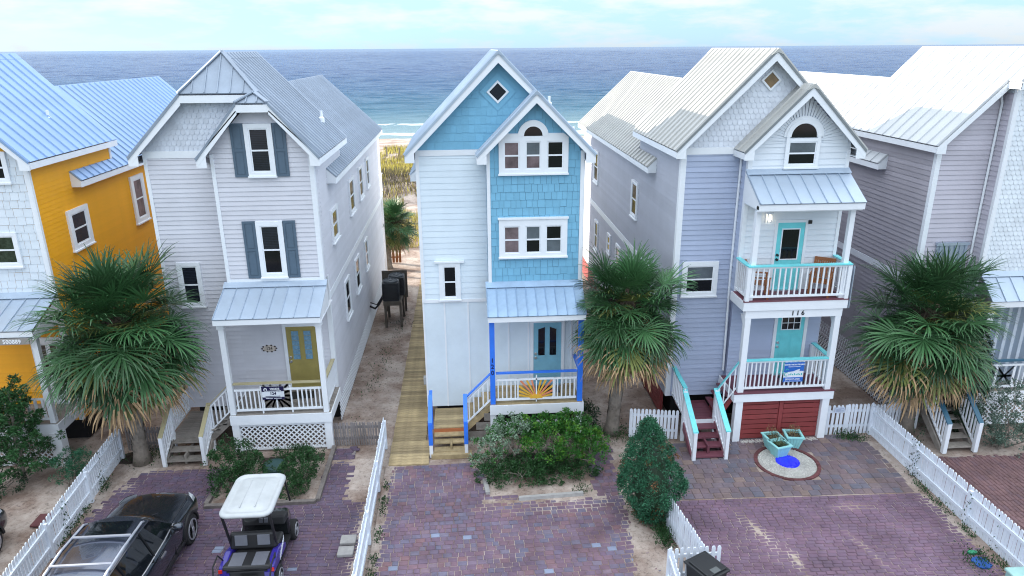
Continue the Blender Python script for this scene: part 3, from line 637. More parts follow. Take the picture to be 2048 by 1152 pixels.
for x in (pl, pr): post(h, COB, x, yp+.06, zf, 3.98, .15, cap=0); post(h, TRIMW, x, yp+.08, 0, zf-.3, .18, name='porch_pier')
B().box(pl-.1, pr+.1, yp-.03, yp+.12, 3.98, 4.1).make('porch_beam', TRIMW, h)
panels_y(h, GALVB, yb-.005, 4.84, 18.95, 4.19, .55, 3.42, 10, rib=.025); B().box(.57, 3.40, 18.97, 19.0, 4.03, 4.18).make('fascia_board', TRIMW, h); soffit(h, TRIMW, .57, 3.4, 19.0, yw, 4.07)
for x in (.57, 3.37): B().prism([(x, 18.98, 4.05), (x, yb, 4.05), (x, yb, 4.8), (x, 18.98, 4.18)], (.03, 0, 0)).make('porch_cheek', TRIMW, h)
railing(h, (pl+.1, yp+.06, zf), (pr-.1, yp+.06, zf), 1.02, COB, TRIMW, top2=.18, skip=lambda t: .28 < t < .71)
railing(h, (pr, yp+.15, zf), (pr, yw-.04, zf), 1.02, COB, TRIMW, top2=.1)
SUNC = [mat('sun_yellow', (.75, .42, .05, 1), .5), mat('sun_coral', (.72, .25, .13, 1), .5)]
cx, cz = 2.0, zf+.13
for x in (cx-.56, cx+.56): B().box(x-.02, x+.02, yp+.04, yp+.08, zf+.1, zf+.8).make('baluster', TRIMW, h)
B().box(cx-.018, cx+.018, yp+.035, yp+.075, zf+.02, zf+.9).make('baluster', TRIMW, h)
for k in range(1, 14):
    t = R(180*k/14); c_, s_ = math.cos(t), math.sin(t); q = min(.53/max(abs(c_), .01), .60/max(abs(s_), .01))
    if k == 7: continue
    d1 = Vector((c_, 0, s_)); sd_ = Vector((-s_, 0, c_)); o = Vector((cx, yp+.045, cz))
    b = B(); p = [o+d1*.15-sd_*.016, o+d1*q-sd_*.03, o+d1*q+sd_*.03, o+d1*.15+sd_*.016]; b.prism(p, (0, .03, 0)); b.make('sun_ray', SUNC[(k+1) % 2 if k % 3 else 0], h)
B().prism([(cx+.19*math.cos(R(t)), yp+.03, cz+.14*math.sin(R(t))) for t in range(0, 181, 15)], (0, .04, 0)).make('sun_disc', SUNC[0], h)
deck(h, NEWWOOD, -1.14, -.1, 19.25, yw-.02, .55, 8); B().box(-1.14, -.1, 19.22, 19.25, .37, .51).make('stair_riser', mat('orange_stained_board', (.42, .14, .05, 1), .7), h)
stair(h, NEWWOOD, -1.12, -.12, [(18.55, 18.83, .14), (18.8, 19.05, .28), (19.0, 19.24, .41)]); B().box(-.64, -.58, 18.65, 19.2, 0, .3).make('stringer', NEWWOOD, h)
B().box(-1.2, 0, 18.38, 18.62, -.02, .12).make('stair_tread', NEWWOOD, h)
for x in (-1.2, -.16):
    post(h, TRIMW, x, 18.5, 0, 1.0, .1, name='stair_post'); b = B(); b.box(x-.06, x+.06, 18.44, 18.56, .42, 1.12); b.make('stair_post', COB, h)
    B().beam((x, 18.45, 1.1), (x, 19.25, 1.6), .12, .06).make('handrail', COB, h); B().beam((x, 19.25, 1.6), (x, 19.55, 1.62), .1, .05).make('handrail', COB, h) if x < -1 else None
post(h, COB, -1.2, 19.3, .5, 1.62, .1, name='stair_post')
railing(h, (-.12, 19.3, .55), (pl-.08, yp+.06, zf), 1.0, COB, TRIMW, top2=.08, capover=.05)
stair(h, NEWWOOD, yp+.15, yw-.05, [(-.12, .15, .73), (.1, .4, .91), (.35, .64, 1.09)], alongx=True); B().prism([(-.12, yp+.14, .3), (.62, yp+.14, 1.0), (.62, yp+.14, 1.22), (-.12, yp+.14, .56)], (0, .04, 0)).make('stringer', NEWWOOD, h)
for k in range(3): B().box(-.1+.25*k, .6, yp+.12, yp+.14, .05+.3*k, .3+.3*k).make('skirt_board', WOOD, h)
for i, c in enumerate('120'): text_obj('house_number', c, .2, (pl, yp-.02, 2.72-.2*i), (R(90), 0, 0), NAVY, h, bold=.003)
B().box(x0+.3, x1-.1, yw+.25, 35.5, 0, zb).make('underfloor_shade_block', DARKIN, h); B().box(pl+.1, pr-.1, yp+.3, yw, .0, .9).make('underfloor_shade_block', DARKIN, h)
B().box(x0-.09, x0, 20.6, 20.75, 1.35, 1.6).make('meter_box', mat('grey_meter', (.4, .4, .4, 1), .5), h)
for a in (pl+.3, ): B().box(pl+.1, pr-.1, yp+.1, yp+.14, .45, .6).make('skirt_board', TRIMW, h)
vent_pipe(h, 2.9, 24.3, 9.7)
# ---- the periwinkle house (house number 116)
PERI = mat('periwinkle_lap_siding', (.39, .445, .585, 1), .6, var=.05, scale=.7, rnd=.05, world=(.8, .06))
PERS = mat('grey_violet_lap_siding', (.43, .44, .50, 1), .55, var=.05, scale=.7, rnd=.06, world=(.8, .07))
PERW = mat('periwinkle_sheathing', (.25, .28, .40, 1), .7)
WHS = mat('white_lap_siding', (.74, .78, .83, 1), .55, var=.06, scale=.7, rnd=.03)
AQUA = mat('aqua_paint', (.17, .66, .70, 1), .42)
RED = mat('barn_red_boards', (.25, .045, .045, 1), .6, var=.14, rnd=.08)
MAROON = mat('maroon_deck_paint', (.16, .05, .07, 1), .55, var=.12, rnd=.1)
TEAKC = mat('teak_wood', (.30, .11, .035, 1), .5, var=.2, scale=8, rnd=.1)
LAMP = mat('lit_porch_lamp', (1, .9, .7, 1), .3, emit=((1, .85, .6, 1), 1.1))
h = HC = thing('beach_house', (8.55, 24, 0), 'periwinkle beach house with an upper balcony, aqua doors and red boards under its porch', 'house', 'narrow beach houses in a row')
x0, x1, xb, yw, yb, zb = 6.22, 10.88, 7.98, 20.0, 19.5, .95
GALVW = mat('pale_ribbed_roof_metal', (.44, .44, .42, 1), .5, .2, var=.08, scale=1.5, rnd=.03)
rx, ze, bx, bz = body(h, PERW, x0, x1, xb, yw, yb, zb, bm=PERW, bzb=4.3, y2=36.7)
EDGE = mat('grey_drip_edge', (.22, .24, .25, 1), .5, .3)
roofs(h, GALVW, x0, x1, xb, yw, yb, .37, y2=37.0, yrear=22.6, edge=EDGE, rib=.045)
fa, fb, fs = FY(yw), FY(yb), FL(x0); fs = F((x0, 0, 0), (0, 1, 0), (-1, 0, 0))
ylo = 19.8; fl = FY(ylo)
B().box(xb+.06, x1-.003, ylo, yw+.02, zb, 4.32).make('wall', PERW, h)
siding(h, fa, zb, 8.62, .155, rect(x0, xb+.06), PERI); siding(h, fl, 1.68, 4.3, .12, rect(xb+.06, x1), PERI)
siding(h, fb, 4.4, 9.6, .17, gable(xb, x1, ze, bx, bz), WHS)
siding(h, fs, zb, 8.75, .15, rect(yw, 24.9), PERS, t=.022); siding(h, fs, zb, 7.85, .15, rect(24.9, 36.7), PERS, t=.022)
scales(h, fa, 8.78, 11.25, .15, .145, gable(x0, x1, ze, rx, RZ-.06), mat('white_fish_scale_shingles', (.68, .72, .79, 1), .6, isl=.05))
# fan of radiating boards over the arched window
b = B(); ax, az = 9.46, 8.95
for k in range(0, 31):
    t = R(0+180*k/30); r1_ = 0; d = .55
    while True:
        d += .02; xx, zz = ax+d*math.cos(t), az+d*math.sin(t); g = gable(xb, x1, ze, bx, bz)(zz)
        if xx < g[0]+.12 or xx > g[1]-.12 or d > 1.35 or zz > bz-.2: break
    if d > .68:
        P = lambda a, q, o: fb.p(ax+q*math.cos(a), az+q*math.sin(a), o); w0, w1 = .028, .047
        b.hexa([P(t-w0, .56, .034), P(t+w0, .56, .034), P(t+w0, .56, .01), P(t-w0, .56, .01), P(t-w1, d, .034), P(t+w1, d, .034), P(t+w1, d, .01), P(t-w1, d, .01)])
b.make('fan_boards', WHS, h, kind='stuff')
trim(h, TRIMW, fa, x0, xb, 8.58, 8.78); trim(h, TRIMW, fa, x0, x0+.13, zb, 8.58); trim(h, TRIMW, fb, xb, xb+.1, 4.35, 8.72); trim(h, TRIMW, fb, x1-.1, x1, 4.35, 8.72); trim(h, TRIMW, fb, xb+.1, x1-.1, 8.12, 8.24, d1=.03)
trim(h, TRIMW, fs, yw-.035, yw+.12, zb, 8.6, d1=.03); trim(h, TRIMW, fs, yw+.12, 36.7, 4.2, 4.45, d1=.03)
fbl = F((xb, 0, 0), (0, 1, 0), (-1, 0, 0)); siding(h, fbl, 4.4, 8.7, .17, rect(yb, yw), PERI); trim(h, TRIMW, fbl, yb-.035, yb+.1, 4.35, 8.7, d1=.03)
b = B(); b.tube([(7.93, 19.93, 8.55), (7.93, 19.93, 5.0), (7.99, 19.93, 1.8)], .035, 8); b.make('downspout', TRIMW, h)
diamond(h, fa, 8.58, 10.6, .22, .07, mat('amber_lit_glass', (.20, .13, .06, 1), .2, var=.4, scale=6), outer=0)
# arched window
w = window(h, fb, 8.97, 9.95, 8.24, 8.97, [(9.06, 9.86, 8.32, 8.97)], glass=[(GLASS, PALEGL)])  # upper pane's pale grey is a reflection put into its colour
b = B(); fb.box(b, 8.97, 9.06, 8.97, 9.12, 0, .074); fb.box(b, 9.86, 9.95, 8.97, 9.12, 0, .074); fb.box(b, 9.06, 9.86, 8.97, 9.06, 0, .074); ring(b, fb, 9.46, 9.1, .37, .5, .0, .08, n=20); ring(b, fb, 9.46, 9.1, .5, .57, .0, .06, n=20); b.make('arch_casing', TRIMW, w)
b = B(); b.poly([fb.p(9.46+.38*math.cos(R(t)), 9.08+.38*math.sin(R(t)), .045) for t in range(0, 181, 10)]); b.make('pane', GLASS, w)
window(h, fa, 6.45, 7.55, 4.3, 5.4, [(6.58, 7.42, 4.42, 5.26)], glass=[(GLASS, PALEGL)])
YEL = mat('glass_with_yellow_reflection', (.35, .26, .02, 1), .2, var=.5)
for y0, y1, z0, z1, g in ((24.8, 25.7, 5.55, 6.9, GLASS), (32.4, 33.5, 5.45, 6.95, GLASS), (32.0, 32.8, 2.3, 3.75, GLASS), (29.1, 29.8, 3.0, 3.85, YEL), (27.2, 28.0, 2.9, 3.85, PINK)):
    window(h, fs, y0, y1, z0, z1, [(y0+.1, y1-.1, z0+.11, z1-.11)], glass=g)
yp, z1f, z2f, pl, pr = 18.66, 1.68, 4.6, 8.06, 10.74
door(h, fl, 9.50, 10.36, z1f, 3.74, AQUA, style='lite'); door(h, fb, 9.02, 9.84, z2f, 6.66, AQUA, style='big', casew=.08)
B().box(9.9, 10.0, yb-.1, yb-.04, 6.62, 6.72).make('doorbell_camera', BLACKM, h)
for zf, yfar in ((z1f, ylo), (z2f, yb)):
    deck(h, MAROON, pl-.16, pr+.16, yp-.06, yfar, zf, 9)
    B().box(pl-.2, pr+.2, yp-.1, yp-.06, zf-.3, zf-.035).make('porch_fascia', TRIMW, h); B().box(pl-.2, pl-.16, yp-.06, yfar+.1, zf-.3, zf-.035).make('porch_fascia', TRIMW, h); B().box(pr+.16, pr+.2, yp-.06, yfar+.1, zf-.3, zf-.035).make('porch_fascia', TRIMW, h)
    B().box(pl-.21, pr+.21, yp-.115, yp-.06, zf-.034, zf).make('deck_edge_board', MAROON, h)
for x in (pl, pr):
    post(h, TRIMW, x, yp+.03, 0, z1f-.3, .22, name='porch_pier'); post(h, TRIMW, x, yp+.03, z1f, z2f-.55, .17); post(h, TRIMW, x, yp+.03, z2f, 7.22, .14)
    b = B(); b.prism([(x-.05, yp+.12, z2f-.55), (x-.05, yp+.12, z2f-.9), (x-.05, yp+.4, z2f-.55)], (.1, 0, 0)); b.make('bracket', TRIMW, h)
B().box(pl-.1, pr+.1, yp-.06, yp+.12, z2f-.55, z2f-.3).make('porch_beam', TRIMW, h); soffit(h, TRIMW, pl-.1, pr+.1, yp+.12, ylo, z2f-.3)
for i, c in enumerate('116'): text_obj('house_number', c, .2, (9.36+.15*i, yp-.068, z2f-.42), (R(90), 0, 0), BLACKM, h, bold=.004)
B().box(pl-.12, pr+.12, 18.4, 18.55, 7.22, 7.38).make('porch_beam', TRIMW, h)
panels_y(h, GALV, yb-.005, 8.13, 18.32, 7.44, pl-.14, pr+.16, 8, rib=.035); B().box(pl-.13, pr+.15, 18.34, 18.37, 7.26, 7.43).make('fascia_board', TRIMW, h)
for x in (pl-.12, pr+.11): B().prism([(x, 18.36, 7.28), (x, yb, 7.28), (x, yb, 8.08), (x, 18.36, 7.42)], (.03, 0, 0)).make('porch_cheek', TRIMW, h)
soffit(h, TRIMW, pl-.1, pr+.1, 18.38, yb, 7.27)
railing(h, (pl+.09, yp, z1f), (pr-.09, yp, z1f), 1.04, AQUA, TRIMW, capw=.13, sp=.13); railing(h, (pr, yp+.12, z1f), (pr, ylo-.03, z1f), 1.04, AQUA, TRIMW, capw=.13)
post(h, TRIMW, pr-.05, ylo-.1, z1f, z1f+1.0, .11, name='rail_post')
railing(h, (pl-.1, yp-.06, z2f), (pr+.1, yp-.06, z2f), 1.05, AQUA, TRIMW, capw=.15, sp=.155, capover=.07); railing(h, (pl-.12, yp+.02, z2f), (pl-.12, yb-.03, z2f), 1.05, AQUA, TRIMW, capw=.14); railing(h, (pr+.12, yp+.02, z2f), (pr+.12, yb-.03, z2f), 1.05, AQUA, TRIMW, capw=.14)
for x in (pl-.12, pr+.12): post(h, TRIMW, x, yp-.06, z2f, z2f+1.0, .11, name='rail_post')
lb = B(); lb.box(8.62, 8.8, yb-.2, yb-.02, 6.95, 7.0); lb.box(8.68, 8.74, yb-.08, yb, 7.0, 7.06); [lb.box(8.63+.14*i, 8.65+.14*i, yb-.19+.14*j, yb-.17+.14*j, 6.68, 6.95) for i in (0, 1) for j in (0, 1)]; w = lb.make('porch_lantern', TRIMW, h)
B().lathe((8.71, yb-.11, 6.72), [(.03, 0), (.055, .06), (.05, .14), (.02, .2)], 10).make('lamp_globe', LAMP, w, smooth=True)
# red boards under the porch and down the side
for xa, xb2 in ((pl+.12, 9.34), (9.5, pr-.12)):
    for k in range(8): B().box(xa, xb2, yp+.04, yp+.065, .06+.165*k, .2+.165*k).make('skirt_board', RED, h)
for x in (9.42, pl+.2, pr-.2): B().box(x-.08, x+.08, yp+.066, yp+.1, 0, z1f-.3).make('skirt_post', RED, h)
B().box(9.36, 9.48, yp+.02, yp+.066, 0.02, z1f-.3).make('skirt_post', RED, h)
B().box(pl+.1, pr-.1, yp+.12, yp+.16, 0, z1f-.35).make('underfloor_shade_block', DARKIN, h)  # dark sheet painted as the shade behind the boards
for k in range(5): B().box(x0-.02, x0+.01, yw+.3, 36.5, .06+.175*k, .22+.175*k).make('skirt_board', RED, h)
for k in range(7): B().box(x0-.05, x0-.02, yw+.4+2*k, yw+.55+2*k, 0, zb).make('skirt_post', RED, h)
for k in range(6): B().box(7.5, pl-.05, ylo-.3, ylo-.27, .06+.165*k, .2+.165*k).make('skirt_board', RED, h)
B().box(x0+.3, x1-.1, yw+.4, 36.5, 0, zb).make('underfloor_shade_block', DARKIN, h)
# stairs
deck(h, MAROON, 6.52, 7.5, 18.85, yw, .74, 7); B().box(6.52, 7.5, 18.82, 18.85, .55, .70).make('porch_fascia', TRIMW, h)
stair(h, MAROON, 6.5, 7.42, [(17.7, 17.98, .12), (17.97, 18.26, .28), (18.25, 18.54, .43), (18.53, 18.84, .58)], th=.05)
B().box(6.92, 6.98, 17.85, 18.8, 0, .38).make('stringer', MAROON, h)
for x in (6.46, 7.42):
    B().prism([(x-.02, 17.7, -.02), (x-.02, 18.84, .68), (x-.02, 18.84, .42), (x-.02, 18.0, -.02)], (.04, 0, 0)).make('stringer', MAROON, h); post(h, TRIMW, x, 17.68, 0, .93, .1, name='stair_post'); post(h, TRIMW, x, 18.84, 0, 1.68, .1, name='stair_post')
    railing(h, (x, 17.7, .06), (x, 18.84, .74), .94, AQUA, TRIMW, capw=.15, capover=.06)
railing(h, (6.46, 18.86, .74), (6.40, yw-.05, .95), 1.05, AQUA, TRIMW, capw=.13); railing(h, (7.44, 18.86, .74), (pl-.1, yp+.05, z1f), .97, AQUA, TRIMW, capw=.13)
stair(h, MAROON, yp+.2, ylo-.05, [(7.42, 7.62, .98), (7.58, 7.78, 1.21), (7.74, 7.96, 1.45)], alongx=True); B().prism([(7.42, yp+.16, .45), (pl-.1, yp+.16, 1.35), (pl-.1, yp+.16, 1.6), (7.42, yp+.16, .72)], (0, .04, 0)).make('stringer', RED, h)
# rear veranda
for z in (4.3, 1.3):
    B().box(5.9, 10.9, 36.7, 39.2, z-.25, z).make('rear_deck', TRIMW, h); deck(h, mat('red_deck_paint', (.30, .085, .06, 1), .6, rnd=.1), 5.85, 10.9, 36.72, 39.25, z+.04, 12)
    railing(h, (5.95, 36.8, z+.04), (5.95, 39.15, z+.04), 1.0, AQUA if z < 3 else TRIMW, TRIMW); railing(h, (5.95, 39.15, z+.04), (10.8, 39.15, z+.04), 1.0, TRIMW, TRIMW)
for x in (5.98, 8.4, 10.8): post(h, TRIMW, x, 39.1, 0, 7.4, .18)
# ---- the mauve house
MAUVE = mat('mauve_lap_siding', (.50, .475, .535, 1), .6, var=.05, scale=.7, rnd=.06, world=(.8, .07))
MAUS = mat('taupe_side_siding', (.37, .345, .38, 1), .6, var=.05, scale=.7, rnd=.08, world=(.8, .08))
MAUW = mat('mauve_sheathing', (.27, .25, .29, 1), .7)
NAVYC = mat('dark_teal_rail', (.03, .12, .19, 1), .45)
CORR = mat('corrugated_shutter_metal', (.50, .58, .68, 1), .35, .6, var=.06)
h = HD = thing('beach_house', (16.1, 24, 0), 'mauve beach house with a tall white fish-scale bay and broad white metal roof', 'house', 'narrow beach houses in a row')
x0, x1, xb, yw, yb, zb = 13.82, 18.45, 15.48, 20.0, 19.5, .75
rx = (x0+x1)/2; ov = .27; e0, e1 = x0-ov, x1+ov; ez = RZ-SL*(rx-e0); ze = RZ-SL*(rx-x0)-.06
shell(h, MAUW, x0, x1, ze, rx, RZ-.06, yw, 24.9, zb); shell(h, MAUW, x0, x1, 10.3-.95*(rx-x0)-.06, rx, 10.24, 24.9, 36.5, zb)
GALVP = mat('white_standing_seam_metal', (.50, .52, .54, 1), .5, .1, var=.06, scale=1.2, rnd=.03)
ym, yy = yw-.35, yb-.35; ys = seams(ym, 25.2, .46)
slope(h, GALVP, rx, RZ, e0, ez, ys, rib=.035); slope(h, GALVP, rx, RZ, e1, ez, ys); ridge_cap(h, GALVP, rx, RZ, yy, 25.2)
zx = RZ-SL*(rx-xb)-.2
slope(h, GALVP, rx, RZ, xb-.2, RZ-SL*(rx-xb+.2), [yy, ym]); slope(h, GALVP, rx, RZ, e1, ez, [yy, ym])
rake(h, TRIMW, xb, RZ-SL*(rx-xb), e0, ez, ym, x0); rake(h, TRIMW, rx, RZ, xb-.2, RZ-SL*(rx-xb+.2), yy, xb); rake(h, TRIMW, rx, RZ, e1, ez, yy, x1)
fascia(h, TRIMW, e0+.01, ez-.02, ym+.04, 25.2); fascia(h, TRIMW, xb-.2, RZ-SL*(rx-xb+.2)-.02, yy, ym+.1); soffit(h, TRIMW, e0, x0, ym+.04, 25.2, ez-.15)
B().box(xb-.2, xb, yy+.03, yw, zx-.16, zx-.02).make('eave_return', TRIMW, h)
rz = 10.3; zz = lambda x: rz-.95*abs(x-rx)
for ex, wx in ((e0-.02, x0), (e1+.02, x1)):
    panels_x(h, GALVP, wx, zz(wx), ex, zz(ex), seams(22.4, 25.2, .46), rib=.035); slope(h, GALVP, rx, rz, ex, zz(ex), seams(25.2, 36.7, .46), rib=.035); fascia(h, TRIMW, ex+.01, zz(ex)-.02, 22.41, 36.7)
    B().prism([(ex, 22.4, zz(ex)-.18), (wx, 22.4, zz(ex)-.18), (wx, 22.4, zz(wx)+.02), (ex, 22.4, zz(ex)+.02)], (0, .03, 0)).make('eave_return', TRIMW, h)
ridge_cap(h, GALVP, rx, rz, 25.2, 36.7)
fa, fb, fs = FY(yw), FY(yb), FL(x0)
siding(h, fa, zb, 10.45, .145, lambda z: (x0, xb) if z <= ze else (min(x0+(z-ze)/SL, xb-.01), xb), MAUVE)
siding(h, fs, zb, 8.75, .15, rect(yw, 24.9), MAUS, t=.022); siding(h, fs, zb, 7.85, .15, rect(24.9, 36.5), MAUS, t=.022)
shell(h, mat('white_bay_sheathing', (.55, .6, .66, 1), .7), xb, x1-.002, zx, rx, RZ-.1, yb, yw+.05, zb, name='bay_wall')
scales(h, fb, 4.95, 10.4, .14, .14, rect(xb+.1, 17.1), mat('white_fish_scale_bay', (.70, .75, .80, 1), .6, isl=.05))
trim(h, TRIMW, fb, xb, xb+.1, zb, 10.35); trim(h, TRIMW, fa, x0, x0+.12, zb, 8.6); trim(h, TRIMW, fs, yw-.035, yw+.1, zb, 8.6, d1=.03); trim(h, TRIMW, fs, yw+.1, 36.5, 4.4, 4.62, d1=.03)
B().box(xb, xb+.02, yb, yw, zb, zx-.1).make('trim_board', MAUVE, h) if False else None
fbl = F((xb, 0, 0), (0, 1, 0), (-1, 0, 0)); siding(h, fbl, zb, 10.2, .145, rect(yb, yw), MAUVE); trim(h, TRIMW, fbl, yb-.03, yb+.08, zb, 10.3, d1=.03)
b = B(); b.tube([(15.3, 19.93, 10.3), (15.42, 19.93, 9.9), (15.42, 19.93, 1.0)], .035, 8); b.make('downspout', TRIMW, h)
vent_pipe(h, 14.6, 27.0, 8.72); piers(h, TRIMW, (x0+.15,), (yw+.15,), zb)
B().box(x0+.3, x1-.1, yw+.4, 36, 0, zb).make('underfloor_shade_block', DARKIN, h); lattice(h, FL(x0), yw, 36.4, .02, zb+.55, TRIMW, frame=False)
sb = B(); n = 24
for i in range(n):
    a = 14.3+.95*i/n; d = .05+.03*(1 if (i//2) % 2 else 0); sb.box(a, a+.95/n-.001, yw-d-.02, yw-.02, 4.9, 5.72)
sb.box(14.26, 15.29, yw-.13, yw-.02, 5.72, 5.80); sb.make('storm_shutter', CORR, h)
yp, zf, pl, pr = 18.95, 1.25, 15.62, 18.3
deck(h, WOOD, pl-.1, pr, yp-.05, yw, zf, 8); B().box(pl-.14, pr, yp-.09, yp-.05, zf-.33, zf-.03).make('porch_fascia', TRIMW, h)
for x in (pl, pr): post(h, TRIMW, x, yp, zf, 4.1, .2); post(h, TRIMW, x, yp+.02, 0, zf-.3, .2, name='porch_pier')
B().box(pl-.1, pr+.1, yp-.1, yp+.1, 4.05, 4.2).make('porch_beam', TRIMW, h)
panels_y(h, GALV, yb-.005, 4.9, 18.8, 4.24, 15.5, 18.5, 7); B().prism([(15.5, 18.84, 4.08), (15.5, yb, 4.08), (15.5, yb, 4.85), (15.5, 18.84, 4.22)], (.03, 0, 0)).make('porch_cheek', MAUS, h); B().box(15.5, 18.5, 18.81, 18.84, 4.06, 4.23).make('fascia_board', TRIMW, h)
sb = B()
for i in range(9): sb.prism([(15.8+.28*i, yp+.45, zf), (15.94+.28*i, yp+.6, zf), (15.95+.28*i, yp+.6, zf), (16.08+.28*i, yp+.45, zf), (16.07+.28*i, yp+.47, zf), (15.945+.28*i, yp+.62, zf), (15.81+.28*i, yp+.47, zf)], (0, 0, 2.75))
sb.make('accordion_shutter', CORR, h)
railing(h, (pl+.1, yp, zf), (pr-.1, yp, zf), 1.02, NAVYC, TRIMW, top2=.1, sp=.15, skip=lambda t: .22 < t < .45)
b = B(); c0, c1 = pl+.68, pl+1.22
for p, q in (((c0, zf+.15), (c1, zf+.78)), ((c0, zf+.78), (c1, zf+.15)), ((c0, zf+.15), (c0, zf+.78)), ((c1, zf+.15), (c1, zf+.78)), ((c0, zf+.46), (c1, zf+.46))): b.beam((p[0], yp, p[1]), (q[0], yp, q[1]), .03, .04, up_=(0, 1, 0)) if p[0] != q[0] else b.box(p[0]-.02, p[0]+.02, yp-.02, yp+.02, p[1], q[1])
b.make('rail_ornament', TRIMW, h)
lattice(h, FY(yp), pl+.1, pr-.1, .1, zf-.4, TRIMW)
st = [(17.55+.24*k, 17.55+.24*k+.28, .16+.18*k) for k in range(6)]; stair(h, WOOD, 14.04, 14.88, st)
for x in (13.98, 14.94):
    B().prism([(x-.02, 17.5, -.02), (x-.02, 18.98, 1.1), (x-.02, 18.98, .8), (x-.02, 17.85, -.02)], (.04, 0, 0)).make('stringer', WOOD, h); post(h, TRIMW, x, 17.52, 0, .98, .12, name='stair_post'); post(h, TRIMW, x, 19.0, 0, 2.2, .12, name='stair_post')
    railing(h, (x, 17.52, .04), (x, 19.0, 1.25), .98, NAVYC, TRIMW, capw=.15, capover=.05)
deck(h, WOOD, 14.0, pl, 18.97, yw, zf, 6)
# ---- the yellow house
YELS = mat('marigold_lap_siding', (.84, .38, .006, 1), .55, var=.05, rnd=.03)
YELW = mat('marigold_sheathing', (.55, .26, .006, 1), .7)
WSH = mat('white_shingles', (.68, .74, .80, 1), .6, var=.05, rnd=.04)
GALVL = mat('blue_sheen_roof_metal', (.27, .40, .62, 1), .4, .45, var=.10, scale=1.2, rnd=.04)
h = HE = thing('beach_house', (-14.25, 24, 0), 'marigold yellow beach house with white shingled front, mostly behind the fan palm', 'house', 'narrow beach houses in a row')
x0, x1, yw, zb = -16.6, -11.86, 20.2, .8
rx, ze, _, _ = body(h, YELW, x0, x1, None, yw, None, zb, y2=35.7)
roofs(h, GALVL, x0, x1, None, yw, yw, .42, rib=.035)
fa, fs = FY(yw), FR(x1)
shingles(h, fa, 4.85, 8.95, .23, gable(-14.2, x1-.1, ze, rx, RZ), WSH, .16, .28, 260, seed=9, skip=lambda a, z: a < -13.7)
siding(h, fa, zb, 4.8, .15, rect(-14.2, x1), YELS); siding(h, fs, zb, 8.75, .13, rect(yw, 24.9), YELS, t=.012); siding(h, fs, zb, 7.85, .13, rect(24.9, 35.7), YELS, t=.012)
trim(h, TRIMW, fa, x1-.1, x1, zb, 8.7); trim(h, TRIMW, fs, yw-.03, yw+.07, zb, 8.6, d1=.03); trim(h, TRIMW, fs, 24.85, 24.97, 7.9, 8.6, d1=.03); trim(h, TRIMW, fs, 35.6, 35.75, zb, 7.8)
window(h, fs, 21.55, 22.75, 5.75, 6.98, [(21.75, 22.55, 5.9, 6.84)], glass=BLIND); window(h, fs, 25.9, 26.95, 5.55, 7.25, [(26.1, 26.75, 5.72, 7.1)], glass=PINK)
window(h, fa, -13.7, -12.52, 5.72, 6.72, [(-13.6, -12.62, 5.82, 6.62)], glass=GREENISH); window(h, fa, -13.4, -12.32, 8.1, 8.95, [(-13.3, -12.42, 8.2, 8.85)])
vent_pipe(h, -12.5, 22.9, 9.55)
yp, zf, pl, pr = 18.95, 1.4, -14.1, -11.95
deck(h, WOOD, pl, pr+.1, yp-.05, yw, zf, 8); B().box(pl, pr+.14, yp-.09, yp-.05, zf-.34, zf-.03).make('porch_fascia', TRIMW, h); B().box(pr+.1, pr+.14, yp-.05, yw, zf-.34, zf-.03).make('porch_fascia', TRIMW, h)
for x in (-13.95, pr): post(h, TRIMW, x, yp+.02, zf, 4.0, .15); post(h, TRIMW, x, yp+.03, 0, zf-.3, .3, name='porch_pier')
B().box(pl, pr+.12, yp-.05, yp+.1, 4.0, 4.15).make('porch_beam', TRIMW, h)
panels_y(h, GALV, yw-.005, 4.85, 18.7, 4.31, pl, pr+.15, 6); B().box(pl, pr+.13, 18.72, 18.75, 4.14, 4.29).make('fascia_board', TRIMW, h); soffit(h, TRIMW, pl, pr+.13, 18.76, yw, 4.06)
B().prism([(pr+.1, 18.74, 4.08), (pr+.1, yw, 4.08), (pr+.1, yw, 4.75), (pr+.1, 18.74, 4.2)], (.03, 0, 0)).make('porch_cheek', TRIMW, h)
railing(h, (pl, yp, zf), (pr-.08, yp, zf), 1.0, YELS, TRIMW, top2=.18, sp=.2, balw=.06, skip=lambda t: t < .45)
for k in range(4): B().beam((-13.35, yp, zf+.2+.15*k), (-12.95, yp, zf+.75), .05, .05).make('sun_ray', SUNC[0], h)
door(h, fa, -12.75, -12.02, zf, 3.45, TRIMW, style='two'); lattice(h, FY(yp+.02), -13.8, pr-.18, .1, zf-.42, TRIMW)
lattice(h, FR(x1+.01), yw+1.2, 35.6, .02, zb, TRIMW, frame=False); B().box(-16, x1-.1, yw+.3, 35, 0, zb).make('underfloor_shade_block', DARKIN, h)
bd = B(); bd.box(-14.1, -11.9, 18.64, 18.67, 3.96, 4.13); s = bd.make('name_board', mat('driftwood_board', (.30, .28, .26, 1), .8), h)
text_obj('board_lettering', '500889', .16, (-12.35, 18.634, 4.045), (R(90), 0, 0), TRIMW, h, bold=.004)

# ---- the next house of the row, out of the frame on the left: it shades the yard below the yellow one
h = HF = thing('beach_house', (-21.85, 24, 0), 'pale neighbour house beyond the yellow one, outside the picture', 'house', 'narrow beach houses in a row')
x0, x1, yw = -24.2, -19.5, 20.0
body(h, mat('pale_green_siding', (.45, .52, .46, 1), .6), x0, x1, None, yw, None, 0); roofs(h, GALV, x0, x1, None, yw, yw, .45)
for z0 in (2.2, 5.0, 7.2): window(h, FY(yw), -22.6, -21.4, z0, z0+1.4, [(-22.45, -21.55, z0+.13, z0+1.27)])
